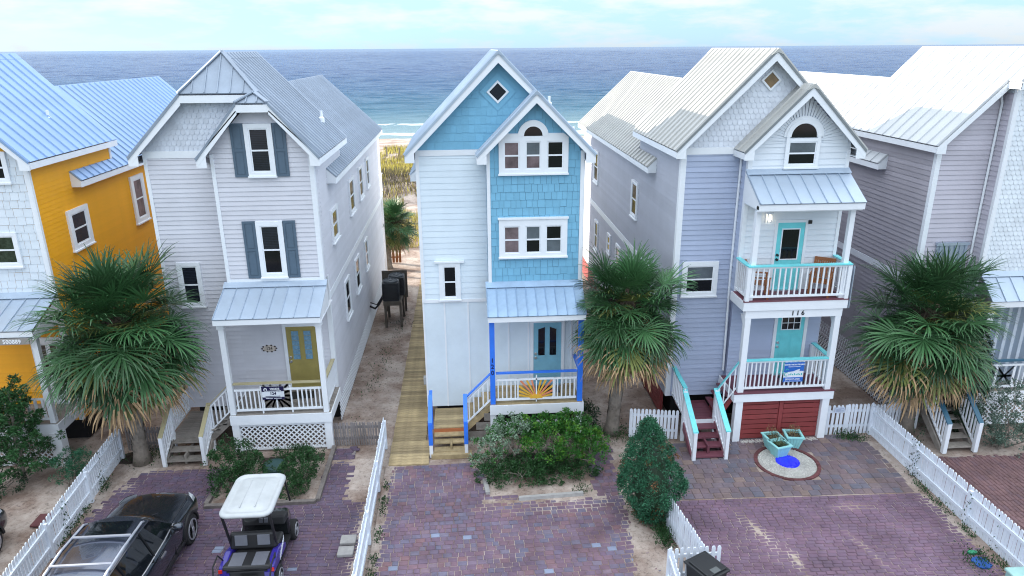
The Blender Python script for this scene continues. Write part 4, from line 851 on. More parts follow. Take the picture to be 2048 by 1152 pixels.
# ------------------------------------------------------------------ ground, sea, paving
def cam_px(p):
    d = Vector(p)-Vector((0, 0, CAM_H)); z = d.dot(fw)
    return (512+710*d.dot(rt)/z, 288-710*d.dot(up)/z) if z > 0 else (-999, -999)
def seen(p, mgn=10):
    x, y = cam_px(p); return -mgn < x < 1024+mgn and -mgn < y < 576+mgn
def soft(cols, k=.70, g=.84):
    mean = [sum(c[i] for c in cols)/len(cols) for i in range(3)]; return [tuple((m_+(c_-m_)*k)*g*t_ for c_, m_, t_ in zip(c, mean, (.95, 1.0, 1.05)))+(1,) for c in cols]
def ramp_mat(name, cols, rough=.8, var=.18, scale=9, bump=.25, obj=True):
    return mat(name, (.5, .5, .5, 1), rough, var=var, scale=scale, bump=bump, bscale=60, ramp=soft(cols), rnd=1 if obj else 0, world=(.9, .34))
def sand_material():
    m = mat('sand', (.36, .315, .285, 1), .95, var=.22, scale=.9, bump=.5, bscale=9)
    t = m.node_tree; p = t.nodes['Principled BSDF']; hs = [n for n in t.nodes if n.type == 'HUE_SAT'][0]
    co = N(t, 'ShaderNodeTexCoord'); n = N(t, 'ShaderNodeTexNoise'); n.inputs['Scale'].default_value = .55; n.inputs['Detail'].default_value = 9; n.inputs['Roughness'].default_value = .7
    n2 = N(t, 'ShaderNodeTexNoise'); n2.inputs['Scale'].default_value = 11; n2.inputs['Detail'].default_value = 5; n2.inputs['Roughness'].default_value = .8
    c = N(t, 'ShaderNodeValToRGB'); c.color_ramp.elements[0].position = .42; c.color_ramp.elements[0].color = (.62, .50, .44, 1); c.color_ramp.elements[1].position = .6; c.color_ramp.elements[1].color = (1.25, 1.2, 1.16, 1)
    c2 = N(t, 'ShaderNodeValToRGB'); c2.color_ramp.elements[0].position = .36; c2.color_ramp.elements[0].color = (.35, .33, .32, 1); c2.color_ramp.elements[1].position = .47; c2.color_ramp.elements[1].color = (1, 1, 1, 1)
    a = N(t, 'ShaderNodeMixRGB'); a.blend_type = 'MULTIPLY'; a.inputs[0].default_value = 1; b = N(t, 'ShaderNodeMixRGB'); b.blend_type = 'MULTIPLY'; b.inputs[0].default_value = .7
    t.links.new(co.outputs['Object'], n.inputs['Vector']); t.links.new(co.outputs['Object'], n2.inputs['Vector']); t.links.new(n.outputs[0], c.inputs[0]); t.links.new(n2.outputs[0], c2.inputs[0])
    t.links.new(hs.outputs[0], a.inputs[1]); t.links.new(c.outputs[0], a.inputs[2]); t.links.new(a.outputs[0], b.inputs[1]); t.links.new(c2.outputs[0], b.inputs[2]); t.links.new(b.outputs[0], p.inputs['Base Color'])
    return m
SAND = sand_material()
def ground_z(x, y):
    nz_ = mnoise.fractal(Vector((x*.5, y*.5, 3.1)), 1, 2, 4)
    z = -.03+.022*nz_
    if y > 41:
        k = min(1, (y-41)/6); d = .55*mnoise.fractal(Vector((x*.09, y*.11, .7)), .8, 2, 4)+.18*mnoise.fractal(Vector((x*.35, y*.4, 1.7)), 1, 2, 3)
        hump = .9*math.exp(-((y-62)/9)**2)
        z += k*(d+hump)*max(0, min(1, (90-y)/8))
    if y > 86: z -= max(0, y-86)*.046+.0012*max(0, y-100)**1.5
    return z
xs = [-400, -250, -150, -100, -75, -55, -45]+[-40+1.0*i for i in range(81)]+[45, 55, 75, 100, 150, 250, 400]
ys = [-80, -40, -20, -5, 5]+[8+.8*i for i in range(130)]+[115, 120, 128, 140, 170]
b = B(); b.v = [(x, y, ground_z(x, y)) for y in ys for x in xs]; nx = len(xs)
b.f = [(j*nx+i, j*nx+i+1, (j+1)*nx+i+1, (j+1)*nx+i) for j in range(len(ys)-1) for i in range(nx-1)]
struct(b.make('ground', SAND, smooth=True))
# sea
sea = bpy.data.materials.new('sea_water'); sea.use_nodes = True; t = sea.node_tree; p = t.nodes['Principled BSDF']
p.inputs['Roughness'].default_value = .16; p.inputs['IOR'].default_value = 1.33; p.inputs['Specular IOR Level'].default_value = .06
geo = N(t, 'ShaderNodeNewGeometry'); sp = N(t, 'ShaderNodeSeparateXYZ'); t.links.new(geo.outputs['Position'], sp.inputs[0])
def mth(op, a, b_=None):
    n = N(t, 'ShaderNodeMath'); n.operation = op
    for i, q in enumerate((a, b_)):
        if q is None: continue
        if hasattr(q, 'is_output'): t.links.new(q, n.inputs[i])
        else: n.inputs[i].default_value = q
    return n.outputs[0]
def tnoise(sx, sy, detail=4, rough=.6):
    m_ = N(t, 'ShaderNodeMapping'); m_.inputs['Scale'].default_value = (sx, sy, 1); t.links.new(geo.outputs['Position'], m_.inputs[0])
    n = N(t, 'ShaderNodeTexNoise'); n.inputs['Scale'].default_value = 1; n.inputs['Detail'].default_value = detail; n.inputs['Roughness'].default_value = rough; t.links.new(m_.outputs[0], n.inputs[0]); return n.outputs[0]
w1 = tnoise(.10, .22, 8, .68); w2 = tnoise(.018, .05, 3, .5)
hgt = mth('ADD', mth('MULTIPLY', w1, 1.0), mth('MULTIPLY', w2, .8))
bp = N(t, 'ShaderNodeBump'); bp.inputs['Strength'].default_value = 1.0; bp.inputs['Distance'].default_value = 1.0; t.links.new(hgt, bp.inputs['Height']); t.links.new(bp.outputs[0], p.inputs['Normal'])
# depth colour: pale green shallows -> deep blue, then surf
dist = mth('ADD', sp.outputs[1], mth('MULTIPLY', tnoise(.02, .02, 3), 14))
mr = N(t, 'ShaderNodeMapRange'); mr.inputs[1].default_value = 110; mr.inputs[2].default_value = 420; t.links.new(dist, mr.inputs[0])
cr = N(t, 'ShaderNodeValToRGB'); e = cr.color_ramp.elements; e[0].position = 0; e[0].color = (.20, .29, .30, 1); e[1].position = 1; e[1].color = (.001, .030, .105, 1); q = e.new(.16); q.color = (.022, .09, .14, 1); q = e.new(.45); q.color = (.003, .048, .12, 1)
t.links.new(mr.outputs[0], cr.inputs[0])
lines = mth('SINE', mth('MULTIPLY', mth('ADD', sp.outputs[1], mth('MULTIPLY', tnoise(.03, .06, 5), 22)), .42))
fade = N(t, 'ShaderNodeMapRange'); fade.inputs[1].default_value = 112; fade.inputs[2].default_value = 165; fade.inputs[3].default_value = .08; fade.inputs[4].default_value = -.45; t.links.new(dist, fade.inputs[0])
surf = mth('MULTIPLY', mth('GREATER_THAN', mth('ADD', lines, mth('ADD', fade.outputs[0], mth('MULTIPLY', tnoise(.5, .9, 3), .5))), 1.03), .6)
mx2 = N(t, 'ShaderNodeMixRGB'); mx2.inputs[2].default_value = (.72, .74, .74, 1); t.links.new(surf, mx2.inputs[0]); t.links.new(cr.outputs[0], mx2.inputs[1])
t.links.new(mx2.outputs[0], p.inputs['Base Color'])
t.links.new(mth('ADD', mth('MULTIPLY', surf, .5), .16), p.inputs['Roughness'])
# wind waves: a fan-shaped net of rows that lie farther apart with distance, then a flat sheet to the horizon
b = B(); rows = []; y = 100.0
while y < 3600: rows.append(y); y *= 1.0052
nc = 230
for y in rows:
    amp = min(1, max(.25, (y-100)/60)); xa, xb = -.92*y-30, .92*y+30
    for i in range(nc+1):
        x = xa+(xb-xa)*i/nc; w = .20*mnoise.noise(Vector((x*.045, y*.16, 1)))+.16*mnoise.noise(Vector((x*.11, y*.30, 4)))+.10*mnoise.noise(Vector((x*.25+y*.1, y*.6, 8)))
        if y > 500: w += .5*min(1, (y-500)/900)*mnoise.noise(Vector((x*.02, y*.05, 2)))+.5*min(1, (y-500)/900)*mnoise.noise(Vector((x*.055, y*.11, 6)))
        b.v.append((x, y, -1.0+amp*w*1.3-max(0, 1-(y-100)/12)*.0))
n_ = nc+1; b.f = [(j*n_+i, j*n_+i+1, (j+1)*n_+i+1, (j+1)*n_+i) for j in range(len(rows)-1) for i in range(nc)]
k = len(b.v); b.v += [(-70000, 3550, -1.4), (70000, 3550, -1.4), (70000, 70000, -1.4), (-70000, 70000, -1.4), (-70000, 100, -1.6), (70000, 100, -1.6)]; b.f += [(k, k+1, k+2, k+3), (k+4, k+5, k+1, k)]
struct(b.make('sea', sea))
# ---- paving
JOINT = mat('sandy_joint', (.24, .21, .21, 1), .95, var=.3, scale=4, bump=.3)
PC = [srgb(122, 92, 104), srgb(110, 88, 108), srgb(132, 98, 104), srgb(108, 98, 118), srgb(128, 104, 118), srgb(104, 106, 126), srgb(122, 90, 98), srgb(114, 94, 112), srgb(140, 100, 98), srgb(120, 118, 136)]
PCB = [srgb(122, 92, 108), srgb(128, 98, 112), srgb(116, 90, 108), srgb(124, 100, 116), srgb(118, 94, 110)]
PCS = [srgb(122, 104, 108), srgb(106, 104, 116), srgb(134, 110, 104), srgb(112, 96, 104), srgb(128, 104, 106), srgb(102, 104, 118), srgb(118, 98, 104), srgb(142, 118, 104)]
PCL = [srgb(108, 82, 98), srgb(98, 82, 102), srgb(114, 88, 100), srgb(98, 90, 110), srgb(106, 80, 94)]
PCF = [srgb(128, 94, 92), srgb(118, 88, 90), srgb(132, 98, 94), srgb(114, 88, 94)]
PALE = mat('pale_grey_paver', srgb(128, 136, 158), .8, var=.15, bump=.2, rnd=.12)
PMESH = {}
def paver_geo(sx, sy, hgt=.034, ch=.012):
    x, y = sx/2, sy/2; v = [(-x, -y, 0), (x, -y, 0), (x, y, 0), (-x, y, 0), (-x, -y, hgt-ch), (x, -y, hgt-ch), (x, y, hgt-ch), (-x, y, hgt-ch), (-x+ch, -y+ch, hgt), (x-ch, -y+ch, hgt), (x-ch, y-ch, hgt), (-x+ch, y-ch, hgt)]
    f = [(8, 9, 10, 11)]+[(4+i, 4+(i+1) % 4, 8+(i+1) % 4, 8+i) for i in range(4)]+[(i, (i+1) % 4, 4+(i+1) % 4, 4+i) for i in range(4)]
    return v, f
def paving(name, base_poly, inside, ang, rows, cols, first=300, origin=(0, 0), pale=0.0, seed=1, wob=.004, sizes=((.23, .155), (.155, .155)), ext=9):
    """coursed paving; the 300 pavers largest in view are objects, the rest one part"""
    rg = random.Random(seed); base = struct(B().prism([(x, y, -.02) for x, y in base_poly], (0, 0, .026)).make(name, JOINT)); base.name = name
    ca, sa = math.cos(ang), math.sin(ang); items = []; v = -ext; r_ = 0; g = .012
    while v < ext:
        hgt = sizes[0][1]; u = -ext-rg.random()*.3
        while u < ext:
            sz = sizes[0] if (len(sizes) == 1) else sizes[0 if rg.random() < .62 else 1]
            cu, cv = u+sz[0]/2, v+hgt/2; x, y = origin[0]+cu*ca-cv*sa, origin[1]+cu*sa+cv*ca
            if inside(x, y): items.append((x+rg.uniform(-wob, wob), y+rg.uniform(-wob, wob), sz, ang+rg.uniform(-.02, .02)))
            u += sz[0]
        v += hgt; r_ += 1
    items.sort(key=lambda q: (not seen((q[0], q[1], 0), -4), q[0]**2+q[1]**2))
    mo = ramp_mat(name+'_stone', cols); ms = ramp_mat(name+'_stones', cols, obj=False); rest = B()
    for i, (x, y, sz, a) in enumerate(items):
        vs, fs = paver_geo(sz[0]-g, sz[1]-g)
        if i < first:
            pl_ = rg.random() < pale; key = (sz, name, pl_)
            if key not in PMESH:
                k = B(); k.add(vs, fs); PMESH[key] = k.mesh('paver', PALE if pl_ else mo)
            put('paver', PMESH[key], base, loc=(x, y, rg.uniform(-.003, .003)), rot=(rg.uniform(-.01, .01), rg.uniform(-.01, .01), a))
        else:
            c_, s_ = math.cos(a), math.sin(a); dz = rg.uniform(-.003, .003); rest.add([(x+p_[0]*c_-p_[1]*s_, y+p_[0]*s_+p_[1]*c_, p_[2]+dz) for p_ in vs], fs)
    if rest.v: rest.make('paver_field', ms, base, kind='stuff')
    return base
def poly_in(poly):
    def f(x, y):
        c = False
        for i in range(len(poly)):
            (xa, ya), (xb, yb) = poly[i-1], poly[i]
            if (ya > y) != (yb > y) and x < (xb-xa)*(y-ya)/(yb-ya)+xa: c = not c
        return c
    return f
RC = lambda a, b_, c, d: [(a, c), (b_, c), (b_, d), (a, d)]
bedC = poly_in([(-.05, 18.4), (.33, 17.1), (.42, 16.42), (3.25, 16.1), (3.45, 19.2), (-.05, 19.2)]); bedA = poly_in(RC(-7.05, -4.2, 16.48, 19.4))
pC = [(-2.36, 11.5), (4.5, 11.5), (4.3, 13.6), (4.0, 16.0), (4.15, 19.0), (3.5, 19.0), (3.4, 18.06), (-2.36, 18.06)]
paving('central_driveway', pC, lambda x, y: poly_in(pC)(x, y) and not bedC(x, y), R(1.5), 0, PC, origin=(1, 15), pale=.022, seed=11)
pA = [(-10.0, 11.5), (-2.78, 11.5), (-2.78, 16.4), (-3.45, 16.5), (-3.5, 19.2), (-4.15, 19.2), (-4.15, 18.4), (-9.1, 18.4), (-9.7, 18.0), (-9.95, 16.5)]
paving('west_driveway', pA, lambda x, y: poly_in(pA)(x, y) and not bedA(x, y), R(-2), 0, PCL, origin=(-6, 15), seed=12, pale=.02, sizes=((.235, .118),))
pD = [(4.95, 11.5), (12.22, 11.5), (12.22, 15.55), (5.2, 15.86)]
paving('east_driveway', pD, poly_in(pD), R(-1.5), 0, PCB, origin=(8.5, 13.5), seed=13, sizes=((.235, .118),))
pE = [(5.2, 15.9), (12.0, 15.6), (12.1, 17.6), (11.9, 18.7), (7.6, 18.75), (6.3, 18.7), (5.4, 18.5)]
paving('stone_forecourt', pE, lambda x, y: poly_in(pE)(x, y) and (x-9.12)**2+((y-17.35))**2 > .93**2, R(-1.5), 0, PCS, origin=(8.5, 17), seed=14, sizes=((.30, .235), (.235, .235)), wob=.006)
pF = [(12.55, 11.5), (17.5, 11.5), (17.5, 17.1), (13.6, 17.3), (12.6, 16.6)]
paving('far_driveway', pF, poly_in(pF), R(90), 0, PCF, origin=(14.5, 15), seed=15, sizes=((.235, .118),))
def drift(name, x0, x1, y0, y1, f, m=None, st=.045, zb=.0245, za=.013):
    """sand blown over paving: a low sheet that surfaces through the joints and over the stones"""
    nx = int((x1-x0)/st)+1; ny = int((y1-y0)/st)+1; b = B()
    for j in range(ny):
        for i in range(nx):
            x, y = x0+i*st, y0+j*st; q = f(x, y)+.38*mnoise.fractal(Vector((x*1.1, y*1.1, 5.5)), .9, 2, 5)
            b.v.append((x, y, zb+za*max(-1.6, min(1.2, q))+.0025*mnoise.noise(Vector((x*14, y*14, 1)))))
    b.f = [(j*nx+i, j*nx+i+1, (j+1)*nx+i+1, (j+1)*nx+i) for j in range(ny-1) for i in range(nx-1)]
    struct(b.make(name, m or SAND, smooth=True), 'stuff')
def edge(d, w): return 1.25-2.0*max(0, d)/w       # d metres inside the paving, w width of the sandy margin
drift('sand_drift', -2.5, 4.6, 12.2, 18.2, lambda x, y: max(edge(x+2.36, .35), edge(4.15-x-(y-16)*-.13, .45), -.45+(.85 if (x-1.8)**2/4+(y-15.85)**2/.12 < 1 else 0), edge(abs(y-16.1)+(0 if .2 < x < 3.6 else 9), .4))-.25)
drift('sand_drift', -9.9, -2.75, 12.2, 18.5, lambda x, y: max(edge(x+9.98, .3), 1.0-1.8*math.hypot((x+9.6)/.5, (y-17.6)/.6), edge(-2.85-x, .35), edge(18.4-y, .3), 1.1-2.6*math.hypot((x+7.35)/.6, (y-16.2)/.7), 1.3-2.2*math.hypot((x+3.2)/.5, (y-17.2)/1.0), -.7)-.2)
drift('sand_drift', 4.9, 12.4, 12.2, 18.8, lambda x, y: max(edge(x-5.0, .3), edge(12.15-x, .45), 1.25-2.0*math.hypot((x-6.9-(15-y)*.28)/.32, (y-14.4)/1.2), 1.25-2.0*math.hypot((x-7.55)/.22, (y-13.2)/.9), 1.25-2*math.hypot((x-9.9)/1.0, (y-15.2)/.32), 1.15-2*math.hypot((x-9.3-(14-y)*.2)/.22, (y-13.6)/1.2), -.62)-.2)
# the street the houses face, behind the viewpoint
ASPH = mat('asphalt', (.05, .05, .052, 1), .9, var=.2, scale=3, bump=.3)
struct(B().box(-120, 120, 1.0, 9.5, -.02, .004).make('road', ASPH)); struct(B().box(-120, 120, -60, .6, -.02, .003).make('lawn', mat('lawn', (.05, .075, .03, 1), .95, var=.3, scale=.6)))
# ---- boardwalk beside the blue house
bw = struct(B().box(-2.42, -2.36, 18.1, 38, -.03, .02).box(-1.5, -1.44, 18.1, 38, -.03, .02).make('boardwalk', WOOD))
me1 = B().box(-2.43, -1.27, .004, .142, .02, .058).mesh('plank', NEWWOOD); me2 = B().box(-2.43, -1.40, .004, .142, .02, .058).mesh('plank', NEWWOOD)
for k in range(136): put('plank', me1 if k < 9 else me2, bw, loc=(random.uniform(-.01, .01), 18.06+.147*k, random.uniform(-.003, .003)), rot=(0, 0, random.uniform(-.004, .004)))
# ---- fences
WPICK = mat('white_picket_paint', (.72, .77, .84, 1), .55, var=.08, scale=5, rnd=.05)
GSTICK = mat('grey_weathered_stick', (.22, .20, .20, 1), .85, var=.25, rnd=.2)
def picket_mesh(w, ht, th, m, point=False):
    pr_ = [(-w/2, 0, 0), (w/2, 0, 0), (w/2, 0, ht-w*.5), (w*.36, 0, ht-w*.15), (w*.13, 0, ht), (-w*.13, 0, ht), (-w*.36, 0, ht-w*.15), (-w/2, 0, ht-w*.5)]
    return B().prism([(x, -th/2, z) for x, y, z in pr_], (0, th, 0)).mesh('picket', m)
def fence(label, pts, ht=1.02, sp=.112, w=.082, m=None, posts=2.2, z=0, name='picket_fence', group=None, both=False, jit=.012, cat='fence'):
    m = m or WPICK; f = thing(name, (pts[0][0], pts[0][1], z), label, cat, group)
    me = picket_mesh(w, ht, .02, m); rg = random.Random(len(label))
    for (xa, ya), (xb, yb) in zip(pts[:-1], pts[1:]):
        L_ = math.hypot(xb-xa, yb-ya); a = math.atan2(yb-ya, xb-xa); n = int(L_/sp); nx_, ny_ = -math.sin(a), math.cos(a)
        r_ = B()
        for zz in (ht*.25, ht*.74): r_.beam((xa, ya, zz), (xb, yb, zz), .04, .08)
        r_.make('fence_rail', m, f)
        for i in range(n+1):
            t_ = i/max(n, 1); s_ = -1
            put('picket', me, f, loc=(xa+(xb-xa)*t_+nx_*.031*s_, ya+(yb-ya)*t_+ny_*.031*s_, rg.uniform(.0, .015)), rot=(rg.uniform(-.01, .01), rg.uniform(-jit, jit), a))
            if both: put('picket', me, f, loc=(xa+(xb-xa)*(t_+.4/n)-nx_*.031*s_, ya+(yb-ya)*(t_+.4/n)-ny_*.031*s_, rg.uniform(.0, .015)), rot=(rg.uniform(-.01, .01), rg.uniform(-jit, jit), a))
        if posts:
            for k in range(int(L_/posts)+1):
                t_ = min(1, k*posts/L_+.01); B().box(xa+(xb-xa)*t_-.045, xa+(xb-xa)*t_+.045, ya+(yb-ya)*t_-.045, ya+(yb-ya)*t_+.045, 0, ht*.93).make('fence_post', m, f)
    return f
G = 'white picket fences between the plots'
fence('white picket fence running beside the black car', [(-10.38, 19.25), (-9.95, 12.6)], sp=.118, group=G)
fence('white picket fence between golf cart drive and central driveway', [(-2.6, 19.15), (-2.56, 12.3)], group=G)
fence('long white picket fence east of the stone forecourt', [(12.36, 12.0), (12.34, 18.75)], ht=1.08, sp=.108, group=G)
fence('short white picket fence beside the cone-shaped bush, by the black bin', [(4.86, 14.75), (5.12, 12.8)], group=G)
fence('white picket bay around the black wheelie bin', [(4.2, 11.3), (4.3, 12.75), (5.42, 12.75)], group=G, sp=.13)
fence('white picket fence from central palm to the aqua-railed steps', [(4.92, 19.2), (6.3, 18.95)], ht=.98, group=G)
fence('white picket fence between red-boarded porch and the long fence', [(11.62, 18.8), (12.34, 18.78)], ht=1.05, group=G)
gt = fence('white picket gate with a small notice beside the red-boarded porch', [(11.02, 18.82), (11.56, 18.8)], ht=1.02, group='gates', cat='gate', name='picket_gate', posts=0)
nb = B().box(11.16, 11.46, 18.72, 18.73, .82, .98).make('notice', mat('blue_white_notice', (.55, .62, .75, 1), .4), gt); [B().box(11.19, 11.43-.08*(i % 2), 18.717, 18.7195, .855+.035*i, .867+.035*i).make('notice_line', NAVY, gt) for i in range(3)]
fence('short white picket fence behind long fence, by the far palm', [(12.36, 18.85), (13.75, 19.0)], ht=.95, group=G)
fence('grey stick fence between porch lattice and white picket fence', [(-4.2, 19.4), (-2.75, 19.36)], ht=.78, sp=.075, w=.045, m=GSTICK, name='stick_fence', posts=0, jit=.05, group='grey stick fences')
fence('grey stick fence behind the big fan palm by the steps', [(-10.35, 19.6), (-9.0, 19.55)], ht=.8, sp=.075, w=.045, m=GSTICK, name='stick_fence', posts=0, jit=.05, group='grey stick fences')
b = fence('brown board fence behind the small palm at the back', [(-4.3, 39.0), (-3.75, 39.0)], ht=1.15, sp=.15, w=.13, m=TEAKC, name='board_fence', jit=.03)
# ------------------------------------------------------------------ palms
PALM = mat('palm_frond_green', (.040, .112, .040, 1), .42, var=.25, scale=4, rnd=.5, spec=.45)
PALMY = mat('palm_frond_yellowing', (.15, .17, .045, 1), .6, var=.25, scale=4, rnd=.3)
PALMD = mat('palm_frond_dry', (.36, .24, .13, 1), .8, var=.25, scale=4, rnd=.25)
TRUNK = mat('palm_trunk_bark', (.22, .19, .16, 1), .9, var=.35, scale=6, bump=.9, bscale=14)
FIBRE = mat('palm_crown_fibre', (.055, .042, .028, 1), .95, var=.4, scale=7, bump=.8, bscale=20)
BLOOM = mat('palm_flower_stalk', (.17, .13, .045, 1), .8, var=.3, isl=.3)
def frond(theta, lp, lb, seed, m1, m2, brown=0.0, nseg=33, droop=1.0):
    rg = random.Random(seed); b = B(); mi = []
    d = Vector((math.sin(theta), 0, math.cos(theta))); p = Vector((0, 0, 0)); path = [p.copy()]
    for i in range(5):
        p = p+d*lp/5; d = (d+Vector((0, 0, -.06*droop*(1 if theta < 1.9 else .4)))).normalized(); path.append(p.copy())
    b.tube(path, [.034, .028, .022, .018, .015, .013], 4); mi += [0]*len(b.f)
    T = Vector((0, 1, 0)); A = d; Nn = A.cross(T)
    if Nn.z < 0 and theta < 1.5: Nn = -Nn
    half = R(118); dph = 2*half/nseg
    for k in range(nseg):
        u = -1+2*(k+.5)/nseg; ph = u*half+rg.uniform(-.05, .05); q = p+A*.16*(1-abs(u)); dr = (A*math.cos(ph)+T*math.sin(ph)+Nn*(.30*abs(math.sin(ph))+rg.uniform(-.09, .09)+(.06 if k % 2 else -.06))).normalized()
        ln = lb*(1-.26*u*u)*rg.uniform(.8, 1.12); st = 6; pts = []; pos = q.copy(); dd = dr.copy(); sdv = (T*math.cos(ph)-A*math.sin(ph)).normalized(); kink = rg.uniform(.5, 1.5)
        for s in range(st+1):
            f_ = s/st; w = .5*dph*ln*min(f_, .42)*1.0*(1 if f_ <= .42 else max(0, 1-(f_-.42)/.58)**.75)+.004
            pts += [pos-sdv*w+Nn*(.25*w), pos, pos+sdv*w+Nn*(.25*w)]; pos = pos+dd*ln/st; dd = (dd+Vector((0, 0, -(.02+(.62 if f_ > .42 else .10)*f_*f_)*droop*kink))+sdv*rg.uniform(-.03, .03)).normalized()
        k0 = len(b.v); b.v += [tuple(x) for x in pts]
        cut = st*(1-brown*rg.uniform(.5, 1.5))
        for s in range(st):
            for h_ in (0, 1): b.f.append((k0+3*s+h_, k0+3*s+h_+1, k0+3*s+h_+4, k0+3*s+h_+3)); mi.append(1 if s >= cut else 0)
    me = b.mesh('frond', m1); me.materials.append(m2); me.polygons.foreach_set('material_index', mi); return me
def palm(label, base, top, rad, n, seed, lean=(0, 0), dark=1.0, tr=.19, skirt=1.0, dense=1.0):
    t = thing('fan_palm', base, label, 'palm', 'fan palms'); rg = random.Random(seed); bx_, by_, bz_ = base; C_ = Vector(top)
    k = 14; path = [Vector(base)+(C_-Vector(base))*(i/k)+Vector((lean[0]*math.sin(math.pi*i/k), lean[1]*math.sin(math.pi*i/k), -.06 if i == 0 else 0)) for i in range(k+1)]
    tb = B(); rr = [tr*(1.5 if i == 0 else 1.12 if i == 1 else 1.0+.05*((i*7) % 3-1)) for i in range(k+1)]; tb.tube(path, rr, 12); tb.make('trunk', TRUNK, t, smooth=True)
    rings = B()
    for i in range(46):
        f_ = .05+.9*i/46; c = path[min(k, int(f_*k))].lerp(path[min(k, int(f_*k)+1)], f_*k % 1)
        for j in range(7):
            a = rg.uniform(0, 6.28); o = Vector((math.cos(a), math.sin(a), 0)); s_ = Vector((-o.y, o.x, 0)); h_ = rg.uniform(.05, .12); w_ = rg.uniform(.04, .09)
            rings.add([c+o*tr*.97-s_*w_, c+o*tr*.97+s_*w_, c+o*(tr*1.09)+s_*w_*.6+Vector((0, 0, h_)), c+o*(tr*1.09)-s_*w_*.6+Vector((0, 0, h_))], [(0, 1, 2, 3)])
    rings.make('trunk_scars', TRUNK, t, kind='stuff')
    fb_ = B()
    for i in range(700):
        th = rg.uniform(0, 6.28); zz = rg.uniform(-.75, .35); r_ = tr+.48*(1-abs(zz+.1))*rg.uniform(.3, 1); o = Vector((math.cos(th)*r_, math.sin(th)*r_, zz)); dr_ = Vector((math.cos(th)*.6, math.sin(th)*.6, rg.uniform(-.9, .7))).normalized()*rg.uniform(.15, .4); s_ = dr_.cross(Vector((0, 0, 1))).normalized()*.025
        fb_.add([C_+o-s_, C_+o+s_, C_+o+dr_+s_*.4, C_+o+dr_-s_*.4], [(0, 1, 2, 3)])
    fb_.lathe(C_, [(.02, -.9), (tr*1.1, -.8), (tr*1.7, -.3), (tr*1.8, .1), (tr*1.1, .4), (.03, .6)], 10); fb_.make('crown_fibre', FIBRE, t)
    cls = [(8, 4, 0, 0), (26, 8, 0, 0), (44, 10, 0, 0), (62, 11, 0, 0), (80, 11, .0, 0), (96, 12, .04, 0), (110, 13, .12, 0), (123, 14, .28, 1), (136, int(14*skirt), .4, 1), (148, int(11*skirt), .6, 1)]
    for deg, cnt, br, kind in cls:
        cnt = max(1, int(cnt*n)); mm = (PALM, PALMY, PALMY)[kind]; ms = [frond(R(deg), rad*(.58 if deg > 12 else .46)*(1 if deg < 115 else .92), rad*.46*(.95 if deg < 30 else 1.08 if deg > 90 else 1), seed*31+deg+v, PALM if kind == 0 else (PALM if v == 0 else PALMY), PALMD, br, droop=.8 if deg < 50 else 1.2 if deg < 90 else 1.75) for v in range(2)]
        for i in range(cnt):
            put('frond', ms[i % 2], t, loc=C_+Vector((rg.uniform(-.06, .06), rg.uniform(-.06, .06), rg.uniform(-.12, .12)-.3*(deg > 100)-.15*(deg > 130))), rot=(rg.uniform(-.22, .22), rg.uniform(-.2, .2), 2*math.pi*(i+rg.uniform(-.45, .45))/cnt+deg+seed), scale=[rg.uniform(.78, 1.12)]*3)
    for i in range(int(30*n)):       # younger, shorter leaves that close the middle of the crown
        deg = (35, 60, 85, 105)[i % 4]; me = frond(R(deg), rad*.30, rad*.42, seed*13+deg+i % 8, PALM if i % 5 else PALMY, PALMD, .0 if deg < 90 else .15, droop=1.3)
        put('frond', me, t, loc=C_+Vector((rg.uniform(-.1, .1), rg.uniform(-.1, .1), rg.uniform(-.2, .1))), rot=(rg.uniform(-.25, .25), rg.uniform(-.25, .25), rg.uniform(0, 6.283)), scale=[rg.uniform(.8, 1.1)]*3)
    if skirt > 0:
        md = [frond(R(152), rad*.42, rad*.44, seed*7+v, PALMD, PALMD, 0, nseg=26, droop=1.5) for v in range(2)]
        for i in range(int(11*skirt)): put('dry_frond', md[i % 2], t, loc=C_+Vector((0, 0, -.4)), rot=(rg.uniform(-.15, .15), rg.uniform(-.15, .15), 2*math.pi*i/11+rg.uniform(-.3, .3)), scale=[rg.uniform(.85, 1.1)]*3)
        for i in range(3):
            a = rg.uniform(3.6, 5.9); bl = B(); pth = [C_+Vector((math.cos(a)*q, math.sin(a)*q, .1+.2*q-.55*q*q)) for q in (.1, .4, .7, 1.0, 1.25)]
            bl.tube(pth, [.02, .016, .012, .009, .005], 4)
            for _ in range(420):
                f_ = rg.uniform(.25, 1)*3.99; i0 = int(f_); c = pth[i0].lerp(pth[i0+1], f_-i0)+Vector((rg.gauss(0, .11), rg.gauss(0, .11), rg.gauss(-.08, .12))); q1 = Vector((rg.uniform(-1, 1), rg.uniform(-1, 1), rg.uniform(-1, 1)))*.03; q2 = Vector((rg.uniform(-1, 1), rg.uniform(-1, 1), rg.uniform(-1, 1)))*.016
                bl.add([c-q1, c+q2, c+q1, c-q2], [(0, 1, 2, 3)])
            bl.make('flower_stalk', BLOOM, t)
    return t
palm('largest fan palm, in front of the marigold and lilac houses', (-9.72, 18.95, 0), (-9.62, 18.9, 4.32), 2.28, 1.15, 3)
palm('middle fan palm beside the sky blue house, by the cone-shaped bush', (4.40, 19.5, 0), (4.68, 19.3, 4.28), 1.86, 1.0, 5)
palm('fan palm in front of the mauve house, over the dark-railed steps', (13.62, 18.85, 0), (13.62, 18.7, 3.85), 2.2, .95, 8, skirt=1.3)
palm('small dark leaning fan palm far back by the air conditioners', (-4.3, 38.0, 0), (-3.95, 38.2, 2.45), 1.4, .8, 12, lean=(-.15, 0), tr=.17, skirt=.5)
